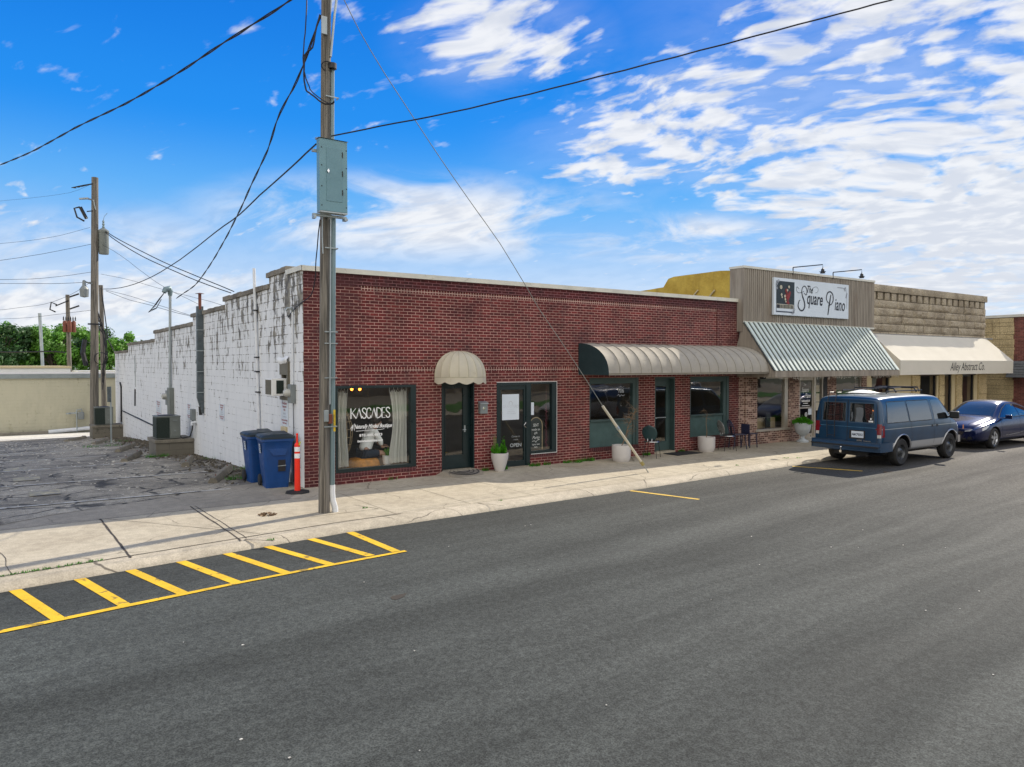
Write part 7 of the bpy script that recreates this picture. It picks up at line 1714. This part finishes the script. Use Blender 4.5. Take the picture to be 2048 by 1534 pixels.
# --- blue van, seen from behind
K = [(-2.30, .46, .88, .91, .78, .90, 1.10, .80, 1.74), (-2.285, .40, .93, .96, .80, .95, 1.12, .85, 1.80), (-2.22, .36, .945, .975, .80, .965, 1.12, .865, 1.83), (-1.8, .34, .955, .985, .80, .975, 1.13, .87, 1.855), (-.8, .34, .955, .985, .80, .975, 1.13, .87, 1.87), (.3, .34, .955, .985, .80, .975, 1.13, .87, 1.865), (.85, .34, .955, .985, .80, .975, 1.12, .86, 1.83), (1.05, .34, .955, .985, .8, .975, 1.12, .85, 1.76), (1.66, .34, .95, .975, .8, .96, 1.12, .86, 1.22), (1.80, .35, .93, .96, .78, .94, 1.08, .82, 1.15), (1.98, .38, .90, .93, .75, .90, .99, .76, 1.05), (2.06, .42, .86, .89, .72, .84, .92, .70, .97), (2.09, .48, .80, .84, .70, .78, .86, .62, .90)]
WX = (-1.30, 1.40)
van = Car('parked_van', 'old blue and silver passenger van parked at the kerb, seen from behind', 'van', (15.72, -3.97, ROAD), rad(.8), K, 'van_paint', [(x, y, .46) for x in WX for y in (-.82, .82)], .365, shear=.055)
for x in WX:
    for y in (-.84, .84): van.wheel(x, y, .365, .245, .205, 'steel', 'steel_rim')
SD = lambda x, z: van.side(x, z, -1)
SL = lambda x, z: van.side(x, z, 1)
EN = lambda y, z: van.end(y, z, -1)
for fn, sg in ((SD, -1), (SL, 1)):
    van.patch('side_window', 'car_glass', fn, [(-2.06, 1.17), (-.98, 1.17)], [(-1.98, 1.70), (-1.08, 1.70)])
    van.patch('side_window', 'car_glass', fn, [(-.90, 1.17), (.30, 1.17)], [(-1.0, 1.70), (.16, 1.70)])
    van.patch('side_window', 'car_glass', fn, [(.42, 1.17), (1.45, 1.17)], [(.30, 1.70), (.86, 1.70)])
    for P_ in ([(-2.07, 1.16), (-.97, 1.16), (-1.07, 1.71), (-1.99, 1.71), (-2.07, 1.16)], [(-.91, 1.16), (.31, 1.16), (.17, 1.71), (-1.01, 1.71), (-.91, 1.16)]): van.line('window_gasket', 'dark_trim', fn, P_, .022)
    for P_ in ([(.38, 1.74), (.42, 1.1), (.42, .42)], [(1.38, 1.12), (1.30, .9), (1.0, .72), (.92, .42), (.42, .42)], [(-.93, 1.74), (-.86, 1.10), (-.80, .42)]): van.line('door_seam', 'dark_trim', fn, P_, .010)
    van.patch('door_handle', 'dark_trim', fn, [(.50, .96), (.62, .96)], [(.50, 1.03), (.62, 1.03)], 1); van.patch('door_handle', 'dark_trim', fn, [(.24, .96), (.34, .96)], [(.24, 1.03), (.34, 1.03)], 1)
    van.patch('tail_lamp', 'tail_red', fn, [(-2.29, .80), (-2.20, .80)], [(-2.29, 1.10), (-2.20, 1.10)], 3)
# wheel-arch lips
for x in WX:
    for sg in (-1, 1):
        b = MB(); b.tube([van.side(x + .47 * math.cos(rad(a)), .365 + .47 * math.sin(rad(a)), sg, .004) for a in range(0, 181, 12)], .020, 6); b.build('arch_lip', 'silver_car', van.t, smooth=60, world=False)
for y0, y1 in ((-.72, -.06), (.06, .72)):
    van.patch('rear_window', 'car_glass', EN, [(y0, 1.17), (y1, 1.17)], [(y0 * (.96 if y0 < -.5 else 1), 1.66), (y1 * (.96 if y1 > .5 else 1), 1.66)])
    van.line('window_gasket', mat('window_gasket_blue', (.03, .07, .12), .5), EN, [(y0 - .015, 1.155), (y1 + .015, 1.155), (y1 + .012, 1.675), (y0 - .012, 1.675), (y0 - .015, 1.155)], .024)
van.line('door_seam', 'dark_trim', EN, [(0, 1.74), (0, .62)], .014)
for s_ in (-1, 1):
    van.line('door_seam', 'dark_trim', EN, [(s_ * .80, 1.72), (s_ * .82, .62)], .012)
    van.patch('tail_lamp', 'tail_red', EN, [(s_ * .81, .86), (s_ * .93, .86)], [(s_ * .81, 1.14), (s_ * .93, 1.14)], 3)
    van.patch('reverse_lamp', 'lens_clear', EN, [(s_ * .82, .78), (s_ * .92, .78)], [(s_ * .82, .86), (s_ * .92, .86)], 1)
van.line('panel_crease', mat('crease_blue', (.05, .14, .24), .3), EN, [(-.78, 1.03), (.78, 1.03)], .014)
van.patch('plate_recess', 'dark_trim', EN, [(-.50, .72), (-.06, .72)], [(-.50, .95), (-.06, .95)])
pp = EN(-.29, .84); b = MB(); b.box(pp.x - .016, pp.x - .008, -.46, -.13, .755, .925); pl_ = b.build('number_plate', 'sign_white', van.t, world=False)
b = MB(); b.text('AMC*0352', .085, (pp.x - .019, -.295, .81), tx=(0, -1, 0), ty=(0, 0, 1), sx=.78, weight=.002); b.build('plate_lettering', 'navy_print', pl_, world=False)
b = MB(); b.text('ASTRO  Chevrolet', .055, (EN(-.5, .68).x - .012, -.47, .665), tx=(0, -1, 0), ty=(0, 0, 1), sx=.9); b.build('badge_lettering', 'alu', van.t, world=False)
b = MB(); q = EN(-.62, 1.2); b.box(q.x - .004, q.x - .002, -.70, -.58, 1.18, 1.22); b.box(q.x - .004, q.x - .002, -.655, -.62, 1.24, 1.29); b.build('window_sticker', 'white', van.t, world=False)
b = MB()
van.patch('rear_quarter_trim', 'lens_amber', SD, [(2.28, .80), (2.36, .80)], [(2.28, .92), (2.36, .92)], 1)
def bump(u, v):
    a = (u - .5) * 2; yy = a * .97; xx = -2.42 - .05 * (1 - abs(a) ** 4)
    z = .42 + .24 * v; return (xx + (.06 if v > .8 else 0) + (.02 if v < .2 else 0), yy, z)
b.grid(bump, 24, 6); 
for s_ in (-1, 1): b.grid(lambda u, v: (-2.42 + .62 * u, s_ * (.97 + .02 * math.sin(math.pi * u)), .42 + .24 * v), 6, 3)
b.add([(-2.36, -.96, .66), (-2.36, .96, .66), (-2.1, .96, .665), (-2.1, -.96, .665)], [(0, 1, 2, 3)])
b.build('rear_bumper', 'bumper_blue', van.t, smooth=40, world=False)
b = MB(); b.box(-2.485, -2.465, -.95, .95, .53, .56); b.build('bumper_strip', 'dark_trim', van.t, world=False)
b = MB(); b.box(-2.62, -2.40, -.03, .03, .36, .42); b.cyl((-2.60, 0, .42), (-2.60, 0, .47), .012, 8); b.lathe([(0, -.03), (.022, -.02), (.03, 0), (.022, .02), (0, .03)], (-2.60, 0, .50), 10); b.build('tow_hitch', 'chrome', van.t, smooth=50, world=False)
b = MB(); b.box(-2.1, 1.85, -.5, .5, .25, .36); b.tube([(-1.30, -.75, .34), (-1.30, .75, .34)], .05, 8); b.tube([(1.4, -.75, .34), (1.4, .75, .34)], .04, 8); b.tube([(-2.3, -.55, .3), (-1.6, -.55, .28)], .035, 8); b.build('underbody', 'dark_trim', van.t, world=False)
# rear ladder on the left door
b = MB()
for y in (.30, .52): b.tube([(-2.40, y, .72), (-2.42, y, 1.3), (-2.36, y, 1.78), (-2.28, y, 1.93), (-2.10, y, 1.93)], .011, 6)
for z_ in (.78, 1.05, 1.33, 1.60, 1.80): b.tube([(-2.41 + (.05 if z_ > 1.7 else 0), .30, z_), (-2.41 + (.05 if z_ > 1.7 else 0), .52, z_)], .010, 6)
b.build('roof_ladder', 'black', van.t, world=False)
b = MB(); 
for y in (-.62, .62): b.tube([(-1.5, y, 1.90), (-1.5, y, 1.97), (.4, y, 1.97), (.4, y, 1.90)], .016, 6)
b.tube([(-.95, -.60, 1.93), (-1.0, -.55, 2.04), (-1.0, .55, 2.04), (-.95, .60, 1.93)], .022, 6); b.tube([(.15, -.60, 1.93), (.1, -.55, 2.04), (.1, .55, 2.04), (.15, .60, 1.93)], .022, 6); b.tube([(.3, -.60, 1.93), (.3, -.55, 2.05), (.3, .55, 2.05), (.3, .60, 1.93)], .018, 6)
for y in (-.2, .2): b.tube([(-1.0, y, 2.03), (.3, y, 2.04)], .014, 6)
b.build('roof_rack', 'black', van.t, world=False)
b = MB(); b.grid(lambda u, v: (-1.35 + .62 * u, -.1 + .75 * v, 1.90 + .085 * math.sin(math.pi * u) * math.sin(math.pi * v)), 8, 8); b.build('roof_bundle', 'white', van.t, smooth=60, world=False)
b = MB(); b.obox((1.30, -1.10, 1.26), (.05, .02, 0), (0, .13, 0), (0, 0, .10)); b.obox((1.32, -.99, 1.20), (.03, 0, 0), (0, .06, 0), (0, 0, .03)); b.build('door_mirror', 'black', van.t, bevel=.03, world=False)
b = MB(); b.obox((1.30, 1.10, 1.26), (.05, .02, 0), (0, .13, 0), (0, 0, .10)); b.obox((1.32, .99, 1.20), (.03, 0, 0), (0, .06, 0), (0, 0, .03)); b.build('door_mirror', 'black', van.t, bevel=.03, world=False)
b = MB(); b.grid(lambda u, v: (2.09 + .07 * (1 - (2 * u - 1) ** 4), (u - .5) * 1.80, .44 + .20 * v), 20, 3)
for s_ in (-1, 1): b.grid(lambda u, v: (1.88 + .22 * u, s_ * (.945 - .03 * u), .44 + .20 * v), 4, 3)
b.build('front_bumper', 'chrome', van.t, smooth=50, world=False)
van.patch('windscreen', 'car_glass', lambda x, y: van.top(x, y), [(1.58, -.76), (1.58, .76)], [(1.08, -.66), (1.08, .66)])

# --- blue saloon, seen from the front
def saloon(name, label, loc, rz, pm, group=None):
    K = [(-2.43, .42, .70, .78, .62, .76, .84, .62, .92), (-2.40, .32, .80, .87, .62, .85, .92, .70, 1.00), (-2.25, .24, .86, .90, .62, .88, .96, .74, 1.06), (-1.85, .20, .90, .92, .62, .89, .97, .72, 1.12), (-1.40, .20, .905, .925, .6, .90, .97, .66, 1.28), (-.85, .20, .905, .925, .6, .90, .96, .62, 1.43), (-.1, .20, .905, .925, .6, .90, .95, .62, 1.485), (.35, .20, .905, .925, .6, .90, .94, .63, 1.455), (.75, .20, .905, .925, .6, .90, .93, .66, 1.30), (1.28, .20, .905, .925, .6, .895, .90, .76, .99), (1.45, .20, .90, .92, .6, .89, .87, .77, .95), (1.95, .20, .88, .90, .58, .86, .80, .73, .86), (2.24, .22, .84, .87, .54, .82, .74, .66, .78), (2.38, .25, .78, .81, .52, .76, .68, .60, .70), (2.44, .29, .72, .75, .50, .70, .62, .54, .64)]
    wx = (-1.38, 1.47); c = Car(name, label, 'car', loc, rz, K, pm, [(x, y, .385) for x in wx for y in (-.80, .80)], .33)
    if group: c.t['group'] = group
    for x in wx:
        for y in (-.80, .80): c.wheel(x, y, .33, .225, .225, 'alloy', 'alloy')
    for sg in (-1, 1):
        fn = lambda x, z, sg=sg: c.side(x, z, sg)
        c.patch('side_window', 'car_glass', fn, [(-.30, .99), (.25, .97), (.98, .965)], [(-.30, 1.36), (.12, 1.36), (.50, 1.24)])
        c.patch('side_window', 'car_glass', fn, [(-1.22, 1.01), (-.78, 1.0), (-.38, .99)], [(-1.08, 1.22), (-.74, 1.32), (-.38, 1.355)])
        c.patch('side_window', 'car_glass', fn, [(-1.68, 1.03), (-1.30, 1.015)], [(-1.50, 1.10), (-1.16, 1.19)], 3)
        c.line('window_trim', 'dark_trim', fn, [(1.06, .955), (.25, .955), (-.8, .98), (-1.72, 1.02), (-1.5, 1.12), (-1.08, 1.245), (-.7, 1.345), (-.30, 1.375), (.14, 1.375), (.52, 1.25), (1.06, .955)], .020)
        for P_ in ([(-.34, .97), (-.34, .30), (.95, .28), (1.02, .7), (.98, .93)], [(-.34, .97), (-.34, .30), (-.95, .30), (-1.12, .7), (-1.25, .98)]): c.line('door_seam', 'dark_trim', fn, P_, .009)
        c.patch('door_handle', 'chrome' if pm != 'blue_paint' else pm, fn, [(-.24, .86), (-.08, .86)], [(-.24, .885), (-.08, .885)], 1, None, 2); c.patch('door_handle', pm, fn, [(-1.15, .88), (-1.0, .88)], [(-1.15, .905), (-1.0, .905)], 1, None, 2)
        c.line('character_line', 'alloy', fn, [(.72, .40), (-.2, .43), (-.85, .50)], .012)
        fe = lambda y, z: c.end(y, z, 1)
        hl = [c.end(sg * .50, .655, 1), c.end(sg * .62, .66, 1), c.side(2.05, .70, sg), c.side(1.90, .74, sg), c.side(1.86, .80, sg), c.side(2.02, .785, sg), c.end(sg * .60, .72, 1)]
        def hf(u, v):
            a_ = [c.end(sg * .42, .565, 1, .008), c.end(sg * .58, .575, 1, .008), c.side(2.20, .60, sg, .008), c.side(2.02, .64, sg, .008), c.side(1.84, .72, sg, .008)]; b_ = [c.end(sg * .46, .60, 1, .008), c.end(sg * .60, .63, 1, .008), c.side(2.17, .68, sg, .008), c.side(1.98, .735, sg, .008), c.side(1.78, .76, sg, .008)]
            i = min(int(u * 4), 3); f = u * 4 - i
            return a_[i].lerp(a_[i + 1], f).lerp(b_[i].lerp(b_[i + 1], f), v)
        MB().grid(hf, 8, 2).build('headlight', 'lens_clear', c.t, smooth=60, world=False)
        b = MB(); b.obox((.86, sg * 1.04, 1.0), (.07, .02 * sg, 0), (0, .10, 0), (0, 0, .062)); b.obox((.84, sg * .93, .95), (.03, 0, 0), (0, .05, 0), (0, 0, .018)); b.build('door_mirror', pm, c.t, bevel=.035, world=False, seg=3)
        c.patch('tail_lamp', 'tail_red', lambda y, z: c.end(y, z, -1), [(sg * .45, .80), (sg * .75, .80)], [(sg * .45, .90), (sg * .75, .92)], 2)
        c.patch('fog_recess', 'dark_trim', fe, [(sg * .50, .30), (sg * .64, .33)], [(sg * .52, .40), (sg * .62, .42)], 2)
    fe = lambda y, z: c.end(y, z, 1, .006)
    c.patch('grille', 'dark_trim', fe, [(-.34, .44), (-.2, .405), (.2, .405), (.34, .44)], [(-.42, .55), (-.25, .575), (.25, .575), (.42, .55)])
    b = MB()
    for z_ in (.425, .455, .485, .515, .545): 
        w_ = .30 + (z_ - .41) * .7; b.tube([c.end(w_ * t2, z_, 1, .012) for t2 in (-1, -.75, -.5, -.25, 0, .25, .5, .75, 1)], .008, 5)
    b.build('grille_bars', 'chrome', c.t, smooth=60, world=False)
    c.patch('lower_intake', 'dark_trim', fe, [(-.50, .27), (.50, .27)], [(-.46, .36), (.46, .36)])
    c.patch('windscreen', 'car_glass', lambda x, y: c.top(x, y), [(1.20, -.70), (1.24, -.3), (1.24, .3), (1.20, .70)], [(.50, -.55), (.44, -.2), (.44, .2), (.50, .55)])
    c.patch('rear_window', 'car_glass', lambda x, y: c.top(x, y), [(-1.75, -.58), (-1.75, .58)], [(-1.0, -.50), (-1.0, .50)])
    for sg in (-1, 1): c.line('bonnet_crease', mat('crease', (.02, .04, .14), .25, coat=.5) if 0 else pm, lambda x, y: c.top(x, y, .010), [(1.30, sg * .55), (1.8, sg * .50), (2.2, sg * .42)], .02)
    c.line('bonnet_seam', 'dark_trim', lambda x, y: c.top(x, y), [(1.27, -.74), (1.30, -.3), (1.30, .3), (1.27, .74)], .012)
    c.line('roof_seam', 'dark_trim', lambda x, y: c.top(x, y), [(.2, -.50), (.22, 0), (.2, .50)], .014)
    b = MB(); b.box(-2.0, 2.0, -.6, .6, .16, .24); b.build('underbody', 'dark_trim', c.t, world=False)
    return c
saloon('parked_saloon', 'dark blue saloon car parked facing the blue van', (22.32, -3.66, ROAD), math.pi - rad(.5), 'blue_paint')

# ================================================================== across the street (seen mirrored in the windows)
g = MB(); g.add([(x, y, .0) for x in (-90, 90) for y in (-17.4, -20.5)], [(0, 1, 3, 2)]); g.build('far_pavement', 'walk', kind='structure')
g = MB(); g.box(-90, 90, -17.52, -17.4, -.2, .0); g.build('far_kerb', 'kerb', kind='structure')
g = MB(); g.add([(x, y, .02) for x in (-90, 90) for y in (-20.5, -26.5)], [(0, 1, 3, 2)]); g.build('lawn', 'lawn', kind='structure')
g = MB(); g.add([(x, y, .0) for x in (-90, 90) for y in (-26.5, -48)], [(0, 1, 3, 2)]); g.build('far_plaza', 'apron', kind='structure')
OB = thing('stone_courthouse', 'long tan stone building across the street', 'building', (25, -42, 0))
b = MB().use('stone'); wall_with_openings(b, -20, 70, 0, 5.0, -43, -42, [(x, x + 2.2, .9, 3.4) for x in range(-16, 66, 5)] + [])
b.build('wall', None, OB); MB().box(-20, 70, -56, -42.9, 4.9, 5.2).build('roof', 'roof', OB)
MB().box(-20, 70, -43.2, -43.05, 0, 4.9).build('dark_interior', 'room', OB)
for k, x in enumerate((4, 38, 60)):
    tree(x, -34, 0, 5.5, 2.4, ['round tree on the lawn opposite the show window', 'round tree on the lawn opposite the stone office', 'round tree on the lawn far down the street'][k], 'crown2', 80 + k, 1500, .4)
def suv(name, label, loc, rz, pm):
    K = [(-2.28, .45, .76, .84, .75, .82, 1.02, .66, 1.40), (-2.24, .36, .86, .90, .75, .89, 1.06, .72, 1.56), (-2.1, .30, .90, .93, .75, .91, 1.07, .74, 1.64), (-1.3, .28, .91, .94, .72, .92, 1.06, .75, 1.70), (-.2, .28, .91, .94, .72, .92, 1.05, .75, 1.72), (.4, .28, .91, .94, .72, .92, 1.04, .74, 1.68), (.75, .28, .91, .94, .7, .91, 1.03, .74, 1.52), (1.30, .28, .91, .93, .7, .90, 1.02, .78, 1.12), (1.5, .28, .90, .92, .7, .89, .98, .78, 1.07), (2.0, .30, .87, .89, .66, .86, .92, .72, .98), (2.22, .34, .78, .82, .62, .76, .82, .62, .86), (2.28, .40, .68, .72, .58, .66, .74, .52, .78)]
    wx = (-1.35, 1.40); c = Car(name, label, 'car', loc, rz, K, pm, [(x, y, .41) for x in wx for y in (-.80, .80)], .36)
    for x in wx:
        for y in (-.81, .81): c.wheel(x, y, .36, .235, .24, 'alloy', 'alloy')
    for sg in (-1, 1):
        fn = lambda x, z, sg=sg: c.side(x, z, sg)
        c.patch('side_window', 'car_glass', fn, [(-.30, 1.10), (.95, 1.08)], [(-.30, 1.57), (.45, 1.52)]); c.patch('side_window', 'car_glass', fn, [(-1.25, 1.12), (-.38, 1.10)], [(-1.2, 1.56), (-.38, 1.57)]); c.patch('side_window', 'car_glass', fn, [(-1.95, 1.16), (-1.33, 1.13)], [(-1.75, 1.48), (-1.28, 1.55)])
        c.line('window_trim', 'chrome', fn, [(1.02, 1.06), (-.3, 1.08), (-2.0, 1.13), (-1.78, 1.50), (-1.2, 1.59), (-.3, 1.60), (.47, 1.55), (1.02, 1.06)], .022)
        c.line('door_seam', 'dark_trim', fn, [(-.34, 1.08), (-.34, .42), (.98, .42), (1.0, 1.05)], .010)
        c.patch('headlight', 'lens_clear', fn, [(1.95, .76), (2.12, .74)], [(1.92, .86), (2.10, .84)], 2); c.patch('tail_lamp', 'tail_red', fn, [(-2.2, .90), (-2.0, .92)], [(-2.18, 1.06), (-1.98, 1.05)], 2)
        b = MB(); b.obox((.90, sg * 1.04, 1.14), (.06, .02 * sg, 0), (0, .10, 0), (0, 0, .075)); b.build('door_mirror', pm, c.t, bevel=.03, world=False)
    c.patch('windscreen', 'car_glass', lambda x, y: c.top(x, y), [(1.32, -.80), (1.36, 0), (1.32, .80)], [(.50, -.62), (.46, 0), (.50, .62)])
    c.patch('grille', 'dark_trim', lambda y, z: c.end(y, z, 1), [(-.42, .56), (.42, .56)], [(-.50, .74), (.50, .74)])
    c.patch('rear_window', 'car_glass', lambda y, z: c.end(y, z, -1), [(-.60, 1.14), (.60, 1.14)], [(-.50, 1.42), (.50, 1.42)])
    c.patch('lower_intake', 'dark_trim', lambda y, z: c.end(y, z, 1), [(-.45, .42), (.45, .42)], [(-.5, .52), (.5, .52)])
    for sg in (-1, 1):
        for x in wx: MB().tube([c.side(x + .42 * math.cos(rad(a)), .36 + .42 * math.sin(rad(a)), sg, .004) for a in range(0, 181, 12)], .018, 6).build('arch_lip', 'dark_trim', c.t, smooth=60, world=False)
        c.patch('sill_cladding', 'dark_trim', lambda x, z, sg=sg: c.side(x, z, sg), [(-.95, .34), (.95, .34)], [(-.95, .44), (.95, .44)], 2)
    b = MB(); [b.tube([(-1.6, y, 1.66), (-1.5, y, 1.735), (.3, y, 1.735), (.4, y, 1.66)], .018, 6) for y in (-.58, .58)]; b.build('roof_rails', 'chrome', c.t, world=False)
    return c
suv('silver_crossover', 'silver crossover car waiting in the street, mirrored in the glazed door', (15.8, -9.3, ROAD), math.pi, 'silver_car')
suv('white_crossover', 'white crossover car parked across the street, mirrored in the shop windows', (27.5, -14.6, ROAD), 0., 'white_car')

# ------------------------------------------------------------------ separate parts that are really several pieces
def split_pieces(o, margin=.03):
    b = bmesh.new(); b.from_mesh(o.data); b.verts.ensure_lookup_table(); seen = set(); comps = []
    for v in b.verts:
        if v.index in seen: continue
        st = [v]; c = []; seen.add(v.index)
        while st:
            q = st.pop(); c.append(q.index)
            for e in q.link_edges:
                w_ = e.other_vert(q)
                if w_.index not in seen: seen.add(w_.index); st.append(w_)
        co = [b.verts[i].co for i in c]
        comps.append([set(c), [min(p_[k] for p_ in co) - margin for k in range(3)], [max(p_[k] for p_ in co) + margin for k in range(3)]])
    ch = True
    while ch:
        ch = False
        for i in range(len(comps)):
            for j in range(i + 1, len(comps)):
                A_, B_ = comps[i], comps[j]
                if all(A_[1][k] <= B_[2][k] and B_[1][k] <= A_[2][k] for k in range(3)):
                    comps[i] = [A_[0] | B_[0], [min(A_[1][k], B_[1][k]) for k in range(3)], [max(A_[2][k], B_[2][k]) for k in range(3)]]; comps.pop(j); ch = True; break
            if ch: break
    b.free()
    if len(comps) < 2: return
    src = o.data
    for n_, (ids, _, _) in enumerate(comps):
        bb = bmesh.new(); bb.from_mesh(src); bb.verts.ensure_lookup_table()
        bmesh.ops.delete(bb, geom=[v for v in bb.verts if v.index not in ids], context='VERTS')
        me = bpy.data.meshes.new(o.name)
        for m_ in src.materials: me.materials.append(m_)
        bb.to_mesh(me); bb.free()
        if n_ == 0: o.data = me
        else:
            c = o.copy(); c.data = me; COL.objects.link(c)
for o in list(COL.objects):
    if o.type == 'MESH' and o.parent is not None and o.name.split('.')[0] in ('stone_pilaster', 'channel_bracket', 'end_panel', 'conduit_strap', 'bracket_stub', 'strap', 'transformer_bank', 'bumper_strip', 'back_bracket', 'steel_pin', 'window_bead', 'ties', 'scroll_ornament'):
        split_pieces(o, .012)
